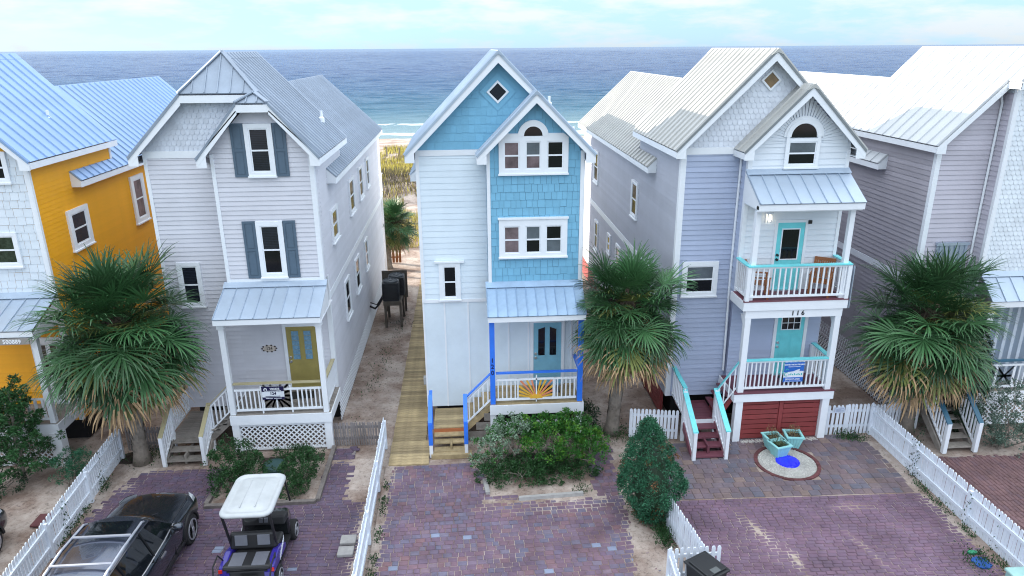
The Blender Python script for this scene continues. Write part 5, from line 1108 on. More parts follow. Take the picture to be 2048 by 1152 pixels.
# ------------------------------------------------------------------ shrubs
def leafmat(name, c, isl=.4): return mat(name, c, .5, var=.25, scale=2.5, isl=isl, spec=.35)
BARK = mat('shrub_bark', (.22, .19, .16, 1), .9, var=.3, scale=10)
def leaf(b, rg, c, out, sz, asp=.5):
    d = (out+Vector((rg.gauss(0, .6), rg.gauss(0, .6), rg.gauss(.1, .5)))).normalized(); s_ = d.cross(Vector((rg.uniform(-1, 1), rg.uniform(-1, 1), rg.uniform(-1, 1)))).normalized(); l = sz*rg.uniform(.7, 1.3)
    b.add([c, c+d*l*.5+s_*l*asp*.5, c+d*l, c+d*l*.5-s_*l*asp*.5], [(0, 1, 2, 3)])
def shrub(name, label, loc, blobs, n, sz, m, cat='shrub', group=None, asp=.5, stems=8, seed=1, m2=None, share2=0, gap=.28, per=34, open_=.0, twig=.02):
    """blobs: (x, y, z, rx, ry, rz) relative to loc; rosettes of leaves sit on a lumpy shell, with gaps, and thin filling inside"""
    t = thing(name, loc, label, cat, group); rg = random.Random(seed); b, b2 = B(), B(); o = Vector(loc); vol = [q[3]*q[4]+q[3]*q[5]+q[4]*q[5] for q in blobs]; tips = []
    for q, v in zip(blobs, vol):
        for _ in range(int(n/per*v/sum(vol))):
            d = Vector((rg.gauss(0, 1), rg.gauss(0, 1), rg.gauss(.25, 1))).normalized(); nn = mnoise.noise(Vector((d.x*2.2+q[0]*3, d.y*2.2+seed, d.z*2.2)))
            if nn < -gap and rg.random() < .85: continue
            if d.z < -.2 and rg.random() < open_: continue
            ins = rg.random() < .25; r_ = (1+.28*nn)*(rg.uniform(.86, 1.05) if not ins else rg.uniform(.35, .8)); c = o+Vector((q[0]+d.x*q[3]*r_, q[1]+d.y*q[4]*r_, q[2]+d.z*q[5]*r_))
            if c.z < o.z+.03: continue
            tips.append(c); tgt = b2 if (m2 and rg.random() < share2*(1.7 if nn > 0 else .4)) else b; ax = (d+Vector((0, 0, .7))).normalized(); cr_ = sz*rg.uniform(.7, 1.5)
            for k in range(per):
                e = Vector((rg.gauss(0, 1), rg.gauss(0, 1), rg.gauss(0, 1))).normalized(); c2 = c+e*cr_*rg.random()**.5*1.25
                if c2.z > o.z+.01: leaf(tgt, rg, c2, (e+ax*.8).normalized(), sz, asp)
    b.make('foliage', m, t, kind='stuff')
    if b2.v: b2.make('pale_foliage', m2, t, kind='stuff')
    st = B()
    for i in range(stems):
        q = blobs[i % len(blobs)]; e = rg.choice(tips); s_ = o+Vector((q[0]*.55+rg.uniform(-.2, .2), q[1]*.55+rg.uniform(-.2, .1), -.02)); m_ = s_.lerp(e, .45)+Vector((rg.uniform(-.2, .2), rg.uniform(-.25, .05), .1)); m3 = m_.lerp(e, .6)+Vector((rg.uniform(-.12, .12), rg.uniform(-.12, .12), .03))
        st.tube([s_, m_, m3, e], [twig, twig*.8, twig*.55, twig*.25], 5); e2 = rg.choice(tips); 
        if (e2-m_).length < .9: st.tube([m_, m_.lerp(e2, .5)+Vector((0, 0, .05)), e2], [twig*.6, twig*.4, twig*.2], 4)
    if stems: st.make('branches', BARK, t)
    return t
LG = leafmat('glossy_green_leaf', (.03, .125, .018, 1)); LM = leafmat('mid_green_leaf', (.022, .07, .02, 1)); LD = leafmat('dark_green_leaf', (.018, .05, .02, 1)); LS = leafmat('silver_green_leaf', (.19, .28, .19, 1)); LB = leafmat('blue_green_needle', (.028, .12, .06, 1), .45); LGR = leafmat('grey_green_leaf', (.10, .16, .12, 1))
LGY = leafmat('yellow_green_leaf', (.08, .20, .02, 1))
shrub('leafy_shrub', 'broad glossy green shrub in front of the sunburst rail', (2.3, 17.75, 0), [(0, 0, .78, .8, .7, .5), (.75, .05, .75, .7, .7, .5), (1.2, .0, .6, .5, .6, .42), (-.2, .5, 1.0, .6, .4, .38), (.55, .55, 1.05, .6, .4, .33)], 22000, .07, LG, m2=LGY, share2=.16, seed=4, stems=30, gap=.12, open_=.75, twig=.026)
shrub('leafy_shrub', 'silver green shrub between blue steps and glossy shrub', (.95, 17.85, 0), [(.1, .15, .85, .62, .55, .5), (-.45, .1, .6, .5, .55, .5), (.3, .5, 1.02, .5, .35, .32), (-.55, -.35, .4, .4, .4, .35)], 11500, .06, LG, m2=LS, share2=.45, seed=9, stems=22, gap=.12, open_=.7, twig=.024)
shrub('leafy_shrub', 'low dark green ground shrub below the silver and glossy shrubs', (.95, 17.05, 0), [(-.3, .1, .26, .6, .45, .28), (.4, .0, .24, .7, .45, .26), (1.3, .05, .22, .8, .4, .24), (2.1, .2, .18, .5, .4, .2), (.8, .5, .3, .8, .4, .25)], 14000, .06, LM, seed=10, stems=5)
MULCH = mat('dark_mulch_and_shade', (.045, .035, .028, 1), .95, var=.5, scale=9, bump=.8, bscale=25)
drift('planting_bed', .2, 3.5, 16.3, 19.0, lambda x, y: .9-1.6*max(abs(x-1.85)/1.6, abs(y-17.75)/1.15)**2, MULCH, .05, -.055, .075)  # one dark colour paints both bed soil and the shade under the shrubs
drift('planting_bed', -7.0, -4.2, 16.55, 19.2, lambda x, y: .9-1.3*max(abs(x+5.6)/1.4, abs(y-17.9)/1.35)**3, MULCH, .05, -.055, .075)
drift('planting_bed', -11.8, -8.6, 17.8, 20.6, lambda x, y: .8-1.5*math.hypot((x+10.1)/1.5, (y-19.2)/1.0), MULCH, .05, -.055, .075)
shrub('leafy_shrub', 'dark rounded shrub beside the tan-railed steps', (-6.75, 17.85, 0), [(0, 0, .55, .7, .65, .55), (.5, -.25, .45, .6, .6, .45), (.1, -.75, .3, .45, .5, .32)], 13500, .055, LM, seed=12, gap=.2)
shrub('leafy_shrub', 'dark shrub in the timber-edged bed by the sandy strip', (-4.85, 17.4, 0), [(0, 0, .4, .5, .6, .42), (.2, .35, .42, .42, .5, .4), (-.1, -.5, .3, .5, .4, .3)], 11500, .05, LM, seed=14, gap=.2)
shrub('leafy_shrub', 'flat spreading juniper under the porch lattice', (-5.15, 18.75, 0), [(0, 0, .15, .65, .25, .16)], 1500, .09, LM, seed=15, asp=.2, stems=2)
shrub('leafy_shrub', 'blue green round bush behind the white fence, by the car', (-11.15, 17.9, 0), [(0, 0, .5, .5, .5, .5), (.25, .1, .62, .35, .35, .35)], 5200, .05, LB, seed=16, asp=.35)
shrub('leafy_shrub', 'big grey green bush in front of the white lattice by the far steps', (15.75, 17.75, 0), [(.1, .1, .95, .75, .6, .85), (-.35, 0, .5, .4, .5, .5), (.5, -.3, .4, .6, .5, .45), (.4, .2, 1.5, .5, .4, .5)], 12000, .055, LGR, seed=17, gap=.05, stems=10)
shrub('leafy_shrub', 'dark bushy plant at the corner of the sky blue porch', (3.75, 19.7, 0), [(0, 0, .5, .28, .3, .45)], 1300, .1, LD, seed=18, asp=.25, stems=4)
shrub('leafy_shrub', 'dark low bush in the sand at the left picture edge, below the pine', (-13.0, 17.6, 0), [(0, 0, .2, .6, .7, .25)], 1800, .06, LD, seed=19)
def conifer(name, label, loc, ht, rad, n, m, seed, prof, tuft=.13, cat='shrub', per=70, brown=None, lean=0.0, lean_x=0.0):
    """prof: (height share, radius share) pairs of the outline; dense tufts of needles sit on it"""
    t = thing(name, loc, label, cat); rg = random.Random(seed); o = Vector(loc); b = B(); bb = B()
    def rr(f_):
        for (a0, r0__), (a1, r1__) in zip(prof[:-1], prof[1:]):
            if f_ <= a1: return rad*(r0__+(r1__-r0__)*(f_-a0)/(a1-a0))
        return rad*prof[-1][1]
    for i in range(n):
        f_ = rg.random(); 
        if rg.random() > .25+.75*rr(f_)/rad: continue
        a = rg.uniform(0, 6.283); nn = mnoise.noise(Vector((math.cos(a)*1.6, math.sin(a)*1.6+seed, f_*ht*1.6))); r_ = rr(f_)*(1+.30*nn)*rg.uniform(.80, 1.03); c = o+Vector((math.cos(a)*r_+lean_x*f_, math.sin(a)*r_+lean*f_, .1+f_*(ht-.15))); ot = Vector((math.cos(a), math.sin(a), .7)).normalized(); tz = tuft*rg.uniform(.6, 1.3); tgt = bb if (brown and rg.random() < .05) else b
        for _ in range(per):
            d = (ot*.5+Vector((rg.gauss(0, .75), rg.gauss(0, .75), rg.gauss(0, .75)))).normalized(); leaf(tgt, rg, c+d*tz*rg.uniform(.3, 1), d, .055, .42)
    b.make('foliage', m, t, kind='stuff')
    if bb.v: bb.make('brown_foliage', brown, t, kind='stuff')
    B().tube([o+Vector((0, 0, -.03)), o+Vector((lean_x*.8, lean*.8, ht*.8))], [.06, .02], 6).make('trunk', BARK, t)
    ib = B(); ib.lathe(o, [(rr(k/8)*.62+.01, .12+k/8*(ht-.5)) for k in range(9)], 9); ib.v = [(x+lean_x*(z/ht), y+lean*(z/ht), z) for x, y, z in ib.v]; ib.make('dark_core', leafmat('dark_core', (.02, .04, .02, 1)), t)  # solid dark core, painted as the shade between the tufts
    return t
BRN = leafmat('browned_needles', (.16, .075, .03, 1))
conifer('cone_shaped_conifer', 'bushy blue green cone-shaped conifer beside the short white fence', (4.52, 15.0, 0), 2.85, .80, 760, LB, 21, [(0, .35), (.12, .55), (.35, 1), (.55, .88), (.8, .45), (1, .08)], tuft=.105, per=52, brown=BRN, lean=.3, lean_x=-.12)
conifer('columnar_conifer', 'dark narrow conifer behind the far palm by the mauve porch', (15.15, 18.6, 0), 3.6, .5, 300, LD, 22, [(0, .7), (.5, 1), (.85, .7), (1, .1)], tuft=.15)
t = thing('pine_tree', (-12.75, 18.2, 0), 'young dark green pine at the left edge before the yellow house', 'tree'); rg = random.Random(5); b = B(); st = B(); o = Vector((-12.65, 18.2, 0)); st.tube([o+Vector((0, 0, -.05)), o+Vector((.05, 0, 1.2)), o+Vector((.15, .05, 2.8))], [.07, .05, .02], 7)
for i in range(34):
    f_ = i/34; zz = .3+2.45*f_; a = i*2.4; ln = .95*(1-f_*.72)+.15; e = o+Vector((math.cos(a)*ln, math.sin(a)*ln, zz+.28)); s_ = o+Vector((0, 0, zz-.1)); st.tube([s_, e], [.018, .008], 4)
    for q in range(7):
        c = s_.lerp(e, .35+.65*q/6)+Vector((rg.gauss(0, .07), rg.gauss(0, .07), rg.gauss(0, .05)))
        for _ in range(75): d = Vector((rg.gauss(0, 1), rg.gauss(0, 1), rg.gauss(.4, 1))).normalized(); leaf(b, rg, c+d*.07, d, .09, .3)
b.make('foliage', leafmat('pine_needle', (.03, .10, .03, 1)), t, kind='stuff'); st.make('trunk', BARK, t)
# vines on fences and weeds at their feet
def weeds(name, spots, m, n, sz, hgt, seed=2):
    rg = random.Random(seed); b = B()
    for (xa, ya, xb, yb, w, dens) in spots:
        for _ in range(int(n*dens)):
            t_ = rg.random(); nn = mnoise.noise(Vector((xa+(xb-xa)*t_, (ya+(yb-ya)*t_)*1.3, seed)))
            if nn < 0.0: continue
            x, y = xa+(xb-xa)*t_+rg.gauss(0, w), ya+(yb-ya)*t_+rg.gauss(0, w); leaf(b, rg, Vector((x, y, rg.random()**2*hgt*(.5+nn*1.5))), Vector((0, 0, 1)), sz, .35)
    struct(b.make(name, m), 'stuff')
weeds('weeds', [(-2.38, 13, -2.38, 18, .05, 1.4), (12.2, 12.6, 12.2, 18.6, .06, 1.6), (-10.1, 14, -10.25, 18.5, .06, 1), (11.3, 18.6, 12.2, 18.4, .12, .8), (4.2, 15.2, 4.6, 16.5, .2, 1.2), (4.6, 14.0, 4.75, 15, .12, 1.5), (3.6, 19.2, 5.2, 19.3, .3, 1.2), (-10.8, 19.5, -9.2, 19.2, .3, 1), (-12, 16.5, -11, 15.5, .6, 1), (.5, 16.7, 3.2, 16.5, .12, 2.2), (11.4, 12.9, 12.2, 13.0, .2, 1), (-3.8, 20, -2.9, 30, .25, .7)], LM, 900, .07, .22)
weeds('fence_vines', [(12.28, 13.2, 12.28, 14.3, .05, 1), (12.28, 16.2, 12.28, 16.6, .04, .7), (12.28, 15, 12.28, 15.2, .04, .7), (-2.6, 17.8, -2.6, 18.9, .05, .9), (-10.1, 17.0, -10.12, 17.6, .05, .9), (-10.05, 15.2, -10.05, 15.6, .05, .7)], LD, 260, .07, 1.9, seed=6)
# ------------------------------------------------------------------ dunes beyond the houses
rg = random.Random(77); b = B(); b2 = B()
for _ in range(60000):
    y = 42+50*rg.random()**1.1; x = rg.uniform(-9-(y-40)*.16, 5.5+(y-40)*.16)
    nn = mnoise.fractal(Vector((x*.22, y*.16, 9)), .9, 2, 4)
    if nn < -.12+.9*max(0, (y-86)/8): continue
    z = ground_z(x, y); hh = rg.uniform(.25, .6)*(1+nn*.5); a = rg.uniform(0, 6.28); ln = rg.uniform(.05, .3); w = rg.uniform(.012, .03)*(y/50)
    tgt = b2 if (rg.random() < .85*math.exp(-((y-61-x*.3)/7)**2)) or (nn > .2 and rg.random() < .4) or rg.random() < .08 else b
    tgt.add([(x-w*math.sin(a), y+w*math.cos(a), z-.02), (x+w*math.sin(a), y-w*math.cos(a), z-.02), (x+math.cos(a)*ln, y+math.sin(a)*ln, z+hh)], [(0, 1, 2)])
struct(b.make('dune_grass', mat('dune_grass', (.46, .40, .08, 1), .8, var=.3, scale=.3, isl=.45)), 'stuff'); struct(b2.make('dune_scrub', mat('dune_scrub', (.10, .085, .055, 1), .85, var=.3, scale=.3, isl=.5)), 'stuff')
for k, (x, y) in enumerate(((-8.6, 81), (-7.1, 80), (-5.0, 79.5), (-9.9, 84))):
    o = B().tube([(x, y, ground_z(x, y)-.1), (x+.03, y, ground_z(x, y)+1.1)], [.1, .09], 7).make('dune_post', BARK); tag(o, 'weathered post standing in the dune before the beach', 'post', 'dune posts')
# ------------------------------------------------------------------ car
PAINT = mat('black_car_paint', (.045, .055, .075, 1), .26, .8, var=.15, scale=2, coat=1.0, spec=.6)
TYRE = mat('tyre_rubber', (.014, .014, .015, 1), .85)
RIM = mat('dark_alloy_rim', (.5, .51, .55, 1), .35, .6)
LENS = mat('headlight_lens', (.55, .58, .62, 1), .1, .2)
CGLASS = mat('tinted_car_glass', (.006, .008, .011, 1), .04, spec=.7)
SILV = mat('silver_roof_rail', (.55, .56, .62, 1), .35, .7)
PLAST = mat('black_plastic', (.014, .014, .016, 1), .55)
def wheel(par, x, y, r_, w, side, rimm=None, spokes=10, tyre=None):
    b = B(); b.lathe((x, y, r_), [(r_*.66, -w/2), (r_*.93, -w/2), (r_, -w/2+.03), (r_, w/2-.03), (r_*.93, w/2), (r_*.66, w/2)], 28, 'X'); wh = b.make('wheel', tyre or TYRE, par, smooth=False)
    b = B(); s = side; xo = x+s*(w/2+.006); b.lathe((x, y, r_), [(.03, s*(w/2+.03)), (.06, s*(w/2+.026)), (.062, s*(w/2-.03))] if s > 0 else [(.062, s*(w/2-.03)), (.06, s*(w/2+.026)), (.03, s*(w/2+.03))], 12, 'X')
    for k in range(spokes):
        a = 2*math.pi*k/spokes; c, s_ = math.cos(a), math.sin(a); b.beam((xo, y+.05*c, r_+.05*s_), (xo, y+r_*.66*c, r_+r_*.66*s_), .028, .02, up_=(1, 0, 0)) if abs(s_) < .93 else b.box(xo-.01, xo+.01, y-.016+.3*r_*c, y+.016+.3*r_*c, r_+min(.05*s_, r_*.66*s_), r_+max(.05*s_, r_*.66*s_))
    for k in range(24):
        a0, a1 = 2*math.pi*k/24, 2*math.pi*(k+1)/24; q = lambda a, r__, xx: (xx, y+r__*math.cos(a), r_+r__*math.sin(a))
        b.hexa([q(a0, r_*.62, xo-.02), q(a0, r_*.70, xo-.02), q(a0, r_*.70, xo+.012), q(a0, r_*.62, xo+.012), q(a1, r_*.62, xo-.02), q(a1, r_*.70, xo-.02), q(a1, r_*.70, xo+.012), q(a1, r_*.62, xo+.012)])
    b.make('rim', rimm or RIM, wh); return wh
def make_car(cx, cy, label, group=None):
    c = thing('parked_car', (0, 0, 0), label, 'car', group)
    # stations: y, half width, sill z, shoulder z, top z
    ST = [(2.42, .60, .42, .62, .66), (2.36, .76, .34, .70, .80), (2.22, .87, .28, .78, .93), (1.95, .93, .26, .86, 1.0), (1.38, .955, .27, .93, 1.06), (.98, .955, .26, .98, 1.09), (.5, .955, .25, 1.0, 1.05), (-.6, .96, .25, 1.02, 1.05), (-1.5, .96, .27, 1.05, 1.06), (-2.1, .93, .32, 1.06, 1.05), (-2.38, .85, .40, 1.0, 1.0), (-2.42, .75, .5, .9, .9)]
    b = B(); ring_ = None; m = 13
    for y, hw, zs, zb_, zt in ST:
        half = [(hw*.86, zs), (hw*.985, zs+.10), (hw, (zs+zb_)/2), (hw*.985, zb_-.06), (hw*.93, zb_), (hw*.62, zb_+(zt-zb_)*.75), (0, zt)]
        b.v += [(-x, y, z) for x, z in half[:-1]]+[(0, y, half[-1][1])]+[(x, y, z) for x, z in reversed(half[:-1])]
    for i in range(len(ST)-1):
        for j in range(m-1): b.f.append((i*m+j, i*m+j+1, (i+1)*m+j+1, (i+1)*m+j))
    b.f.append(tuple(range(m))); b.f.append(tuple(range((len(ST)-1)*m+m-1, (len(ST)-1)*m-1, -1)))
    o = b.make('body', PAINT, c, smooth=True, sub=2, fix=True)
    # greenhouse: rows of (y, half width, z)
    W0 = [(.98, 0, 1.10), (.80, .80, 1.06)]
    def grid(rows, name, m_, smooth=True, th=None):
        g = B(); n_ = len(rows[0])
        for r_ in rows: g.v += r_
        for i in range(len(rows)-1):
            for j in range(n_-1): g.f.append((i*n_+j, i*n_+j+1, (i+1)*n_+j+1, (i+1)*n_+j))
        return g.make(name, m_, c, smooth=smooth, fix=True)
    def arc(y, hw, z, dy, dz, n_=9): return [(hw*(-1+2*k/(n_-1)), y+dy*(1-(-1+2*k/(n_-1))**2), z+dz*(1-(-1+2*k/(n_-1))**2)) for k in range(n_)]
    grid([arc(.72, .80, 1.05, .36, .05), arc(.40, .73, 1.35, .26, .05), arc(.10, .645, 1.60, .14, .05)], 'windshield', CGLASS)
    grid([arc(.10, .645, 1.60, .14, .05), arc(-.2, .655, 1.645, .1, .055), arc(-1.0, .655, 1.68, 0, .05), arc(-1.7, .62, 1.64, 0, .05), arc(-2.05, .58, 1.58, -.05, .04)], 'roof', mat('glossy_roof_panel', (.085, .10, .145, 1), .26, .75, var=.15, scale=2, coat=1.0))
    grid([arc(-2.05, .58, 1.58, -.05, .04), arc(-2.25, .66, 1.32, -.08, .04), arc(-2.36, .72, 1.05, -.08, 0)], 'rear_window', CGLASS)
    for s in (-1, 1):
        q = B(); tp = [(.10, .645, 1.60), (-.2, .655, 1.645), (-1.0, .655, 1.68), (-1.7, .62, 1.64), (-2.05, .58, 1.58)]; bt = [(.72, .86, 1.04), (.1, .90, 1.05), (-.9, .91, 1.07), (-1.8, .88, 1.09), (-2.36, .74, 1.05)]
        q.v = [(s*x, y, z) for y, x, z in tp]+[(s*x, y, z) for y, x, z in bt]; q.f = [(i, i+1, 6+i, 5+i) for i in range(4)]; q.make('side_window', CGLASS, c, fix=True)
        B().tube([(s*(x+.008), y, z+.005) for y, x, z in bt[:4]], .014, 6).make('window_trim', CHROME, c); B().tube([(s*(x+.006), y, z+.004) for y, x, z in tp], .016, 6).make('window_trim', PAINT, c)
        for y in (-.42, -1.42): B().beam((s*.66, y, 1.665), (s*.905, y-.02, 1.06), .05, .012, up_=(0, 1, 0)).make('door_pillar', PLAST, c)
        r_ = B(); r_.tube([(s*.60, .0, 1.66), (s*.615, -.12, 1.725), (s*.62, -1.0, 1.765), (s*.60, -1.7, 1.73), (s*.57, -1.88, 1.66)], [.018, .026, .026, .026, .018], 8); r_.make('roof_rail', SILV, c)
        m_ = B(); m_.lathe((s*1.06, .52, 1.10), [(.02, -.11), (.08, -.09), (.10, 0), (.085, .09), (.03, .12)], 12, 'X'); m_.beam((s*.88, .55, 1.04), (s*1.0, .53, 1.06), .08, .04); m_.make('mirror', PAINT, c, smooth=True)
        B().beam((s*.968, -.05, .86), (s*.968, -.29, .87), .03, .035).make('door_handle', CHROME, c); B().beam((s*.968, -1.15, .88), (s*.968, -1.39, .89), .03, .035).make('door_handle', CHROME, c)
        v_ = B(); [v_.beam((s*.945, .86-.05*k, .90-.05*k), (s*.95, .64-.04*k, .98-.05*k), .02, .018) for k in range(3)]; v_.make('fender_vent', CHROME, c)
        hl = B(); hl.hexa([(s*.66, 2.30, .74), (s*.84, 2.14, .76), (s*.90, 1.86, .84), (s*.82, 1.96, .86), (s*.64, 2.27, .85), (s*.80, 2.13, .865), (s*.875, 1.86, .925), (s*.78, 1.96, .96)]); hl.make('headlight', LENS, c)
        for y in (1.40, -1.42):
            wheel(c, s*.85, y, .37, .25, s); a_ = B(); n_ = 16
            for k in range(n_):
                t0, t1 = math.pi*k/n_, math.pi*(k+1)/n_; qq = lambda t, r__, x: (s*x, y+r__*math.cos(t), .36+r__*math.sin(t))
                a_.hexa([qq(t0, .40, .80), qq(t0, .46, .80), qq(t0, .46, .982), qq(t0, .40, .982), qq(t1, .40, .80), qq(t1, .46, .80), qq(t1, .46, .982), qq(t1, .40, .982)])
            a_.make('wheel_arch', PLAST, c)
    for y in (-.62, -1.5): B().beam((-.60, y, 1.765), (.60, y, 1.765), .055, .03).make('roof_crossbar', SILV, c)
    B().add([(-.40, -.02, 1.706), (.40, -.02, 1.706), (.42, -.48, 1.728), (-.42, -.48, 1.728), (-.40, -.02, 1.66), (.40, -.02, 1.66), (.42, -.48, 1.66), (-.42, -.48, 1.66)], [(0, 1, 2, 3)[::-1], (0, 1, 5, 4), (1, 2, 6, 5), (2, 3, 7, 6), (3, 0, 4, 7)]).make('sunroof', CGLASS, c)
    B().box(-.45, .45, 2.36, 2.44, .40, .66).make('grille', PLAST, c); B().box(-.03, .03, 2.02, 2.05, 1.0, 1.012).make('bonnet_badge', CHROME, c)
    for k in range(2): B().beam((-.62+.55*k, .80-.02*k, 1.085), (-.1+.55*k, .98, 1.165), .02, .012).make('wiper', PLAST, c)
    for s in (-1, 1):
        for y_, z0_, z1_ in ((.46, .36, 1.03), (-.52, .36, 1.04), (-1.38, .55, 1.06)): B().hexa([(s*.93, y_-.006, z0_), (s*.967, y_-.006, z0_), (s*.967, y_+.006, z0_), (s*.93, y_+.006, z0_), (s*.90, y_-.006, z1_), (s*.925, y_-.006, z1_), (s*.925, y_+.006, z1_), (s*.90, y_+.006, z1_)]).make('door_seam', PLAST, c)
        B().tube([(s*.80, .86, 1.055), (s*.80, 1.4, 1.035), (s*.76, 1.95, .972), (s*.66, 2.2, .90)], .008, 5).make('bonnet_seam', PLAST, c)
        B().beam((s*.955, -1.0, .33), (s*.955, 1.0, .33), .03, .07).make('sill_trim', PLAST, c)
    c.location = (cx, cy, 0); return c
make_car(-7.87, 13.72, 'black sport utility car with silver roof rails parked by the white fence')
make_car(-12.42, 13.5, 'black car mostly cut off by the left picture edge behind the white fence')
# ------------------------------------------------------------------ golf cart
PURP = mat('purple_cart_body', (.03, .02, .24, 1), .3, coat=.5); VINYL = mat('black_seat_vinyl', (.016, .016, .018, 1), .5, bump=.1, bscale=80); GVIN = mat('grey_seat_panel', (.13, .135, .16, 1), .6, bump=.1, bscale=80)
ROOFW = mat('white_cart_roof', (.44, .46, .47, 1), .5, var=.12, scale=3); REDL = mat('red_tail_lens', (.55, .02, .01, 1), .2)
g = thing('golf_cart', (-5.0, 14.2, 0), 'purple and black golf cart with a white roof and a rear-facing seat', 'golf cart')
X, Y0 = -5.02, 14.28
def rrect(x0, x1, y0, y1, r_, n=4):
    out = []
    for cx_, cy_, a in ((x1-r_, y1-r_, 0), (x0+r_, y1-r_, 90), (x0+r_, y0+r_, 180), (x1-r_, y0+r_, 270)):
        for k in range(n+1): out.append((cx_+r_*math.cos(R(a+90*k/n)), cy_+r_*math.sin(R(a+90*k/n))))
    return out
b = B(); rings_ = [(0, 1.80), (.0, 1.845), (.035, 1.875), (.09, 1.88), (.115, 1.855), (.17, 1.85), (.2, 1.87), (.4, 1.90)]; n_ = None
for ins, z in rings_:
    pts = rrect(X-.58+ins, X+.58-ins, Y0-.82+ins*1.1, Y0+.82-ins*.9, max(.22-ins*.5, .05)); n_ = len(pts); b.v += [(x, y, z) for x, y in pts]
for i in range(len(rings_)-1):
    for j in range(n_): b.f.append((i*n_+j, i*n_+(j+1) % n_, (i+1)*n_+(j+1) % n_, (i+1)*n_+j))
b.f.append(tuple(range((len(rings_)-1)*n_, len(rings_)*n_))); b.f.append(tuple(range(n_-1, -1, -1)))
b.make('roof', ROOFW, g, smooth=True)
for x in (-.16, .17): B().beam((X+x, Y0-.55, 1.892), (X+x, Y0+.5, 1.892), .02, .016).make('roof_rib', ROOFW, g)
for s in (-1, 1):
    B().tube([(X+s*.50, Y0+1.0, .95), (X+s*.50, Y0+.72, 1.82)], .022, 8).make('front_strut', BLACKM, g); B().tube([(X+s*.50, Y0-.42, .75), (X+s*.52, Y0-.70, 1.82)], .03, 8).make('rear_strut', BLACKM, g)
    b = B(); b.prism([(X+s*.60, Y0-1.12, .55), (X+s*.60, Y0-.05, .42), (X+s*.60, Y0-.05, .55), (X+s*.60, Y0-.3, .70), (X+s*.60, Y0-.62, .80), (X+s*.60, Y0-1.1, .74)], (-s*.16, 0, 0)); b.make('rear_fender', PURP, g, bevel=.03)
    B().box(X+s*.60-.08*(s > 0)-.0, X+s*.60+.08*(s < 0), Y0-1.135, Y0-1.11, .62, .70).make('tail_light', REDL, g); B().box(X+s*.48-.10, X+s*.48+.10, Y0-1.13, Y0-1.1, .46, .60).make('rear_panel', PURP, g)
    wheel(g, X+s*.53, Y0-.83, .25, .2, s, spokes=8); wheel(g, X+s*.53, Y0+.80, .25, .2, s, spokes=8)
    B().tube([(X+s*.56, Y0-.86, .74), (X+s*.62, Y0-.98, .98), (X+s*.62, Y0-1.32, .95), (X+s*.58, Y0-1.5, .60), (X+s*.52, Y0-1.55, .30)], .018, 8).make('grab_rail', BLACKM, g)
b = B(); b.hexa([(X-.58, Y0+.50, .30), (X+.58, Y0+.50, .30), (X+.44, Y0+1.24, .38), (X-.44, Y0+1.24, .38), (X-.56, Y0+.52, .86), (X+.56, Y0+.52, .86), (X+.38, Y0+1.16, .66), (X-.38, Y0+1.16, .66)]); b.make('front_cowl', mat('black_cart_cowl', (.012, .014, .016, 1), .25, coat=.6), g, bevel=.07)
B().hexa([(X-.5, Y0+.36, .72), (X+.5, Y0+.36, .72), (X+.54, Y0+.6, .80), (X-.54, Y0+.6, .80), (X-.5, Y0+.42, .92), (X+.5, Y0+.42, .92), (X+.54, Y0+.62, .94), (X-.54, Y0+.62, .94)]).make('dashboard', PLAST, g, bevel=.03)
B().lathe((X-.25, Y0+.32, .98), [(.15, -.012), (.17, 0), (.15, .012)], 16).make('steering_wheel', PLAST, g)
B().box(X-.55, X+.55, Y0-1.1, Y0+.55, .24, .32).make('floor_pan', PLAST, g); B().box(X-.52, X+.52, Y0-1.1, Y0-.1, .32, .62).make('seat_base', PLAST, g, bevel=.03)
b = B(); b.box(X-.53, X+.53, Y0-.34, Y0+.12, .62, .74); b.make('seat', VINYL, g, bevel=.05)
b = B(); b.box(X-.53, X+.53, Y0-1.12, Y0-.58, .64, .76); b.make('seat', VINYL, g, bevel=.05)
b = B(); b.hexa([(X-.52, Y0-.52, .74), (X+.52, Y0-.52, .74), (X+.52, Y0-.40, .74), (X-.52, Y0-.40, .74), (X-.50, Y0-.46, 1.14), (X+.50, Y0-.46, 1.14), (X+.50, Y0-.34, 1.14), (X-.50, Y0-.34, 1.14)]); b.make('backrest', VINYL, g, bevel=.05)
for s in (-1, 1):
    B().hexa([(X+s*.25-.14, Y0-.535, .86), (X+s*.25+.14, Y0-.535, .86), (X+s*.25+.14, Y0-.50, .86), (X+s*.25-.14, Y0-.50, .86), (X+s*.25-.14, Y0-.49, 1.10), (X+s*.25+.14, Y0-.49, 1.10), (X+s*.25+.14, Y0-.46, 1.10), (X+s*.25-.14, Y0-.46, 1.10)]).make('seat_inlay', GVIN, g, bevel=.01)
    B().box(X+s*.25-.15, X+s*.25+.15, Y0-1.08, Y0-.64, .755, .768).make('seat_inlay', GVIN, g)
    B().box(X+s*.06-.045, X+s*.06+.045, Y0+.38, Y0+.44, .78, .90).make('dash_cup', GVIN, g)
B().box(X-.5, X+.5, Y0-1.6, Y0-1.14, .26, .30).make('footplate', CHROME, g); B().box(X-.20, X+.24, Y0-1.28, Y0-1.16, .42, .58).make('rear_bag', PLAST, g, bevel=.04)
b = B(); rg = random.Random(3)
for k in range(8): yy_ = Y0-.62+.055*k; zz_ = .50+.028*k; b.beam((X+.606, yy_, zz_), (X+.606, yy_+.035, zz_+.09), .008, .05+.02*(k % 2))
b.make('side_decal', TRIMW, g)
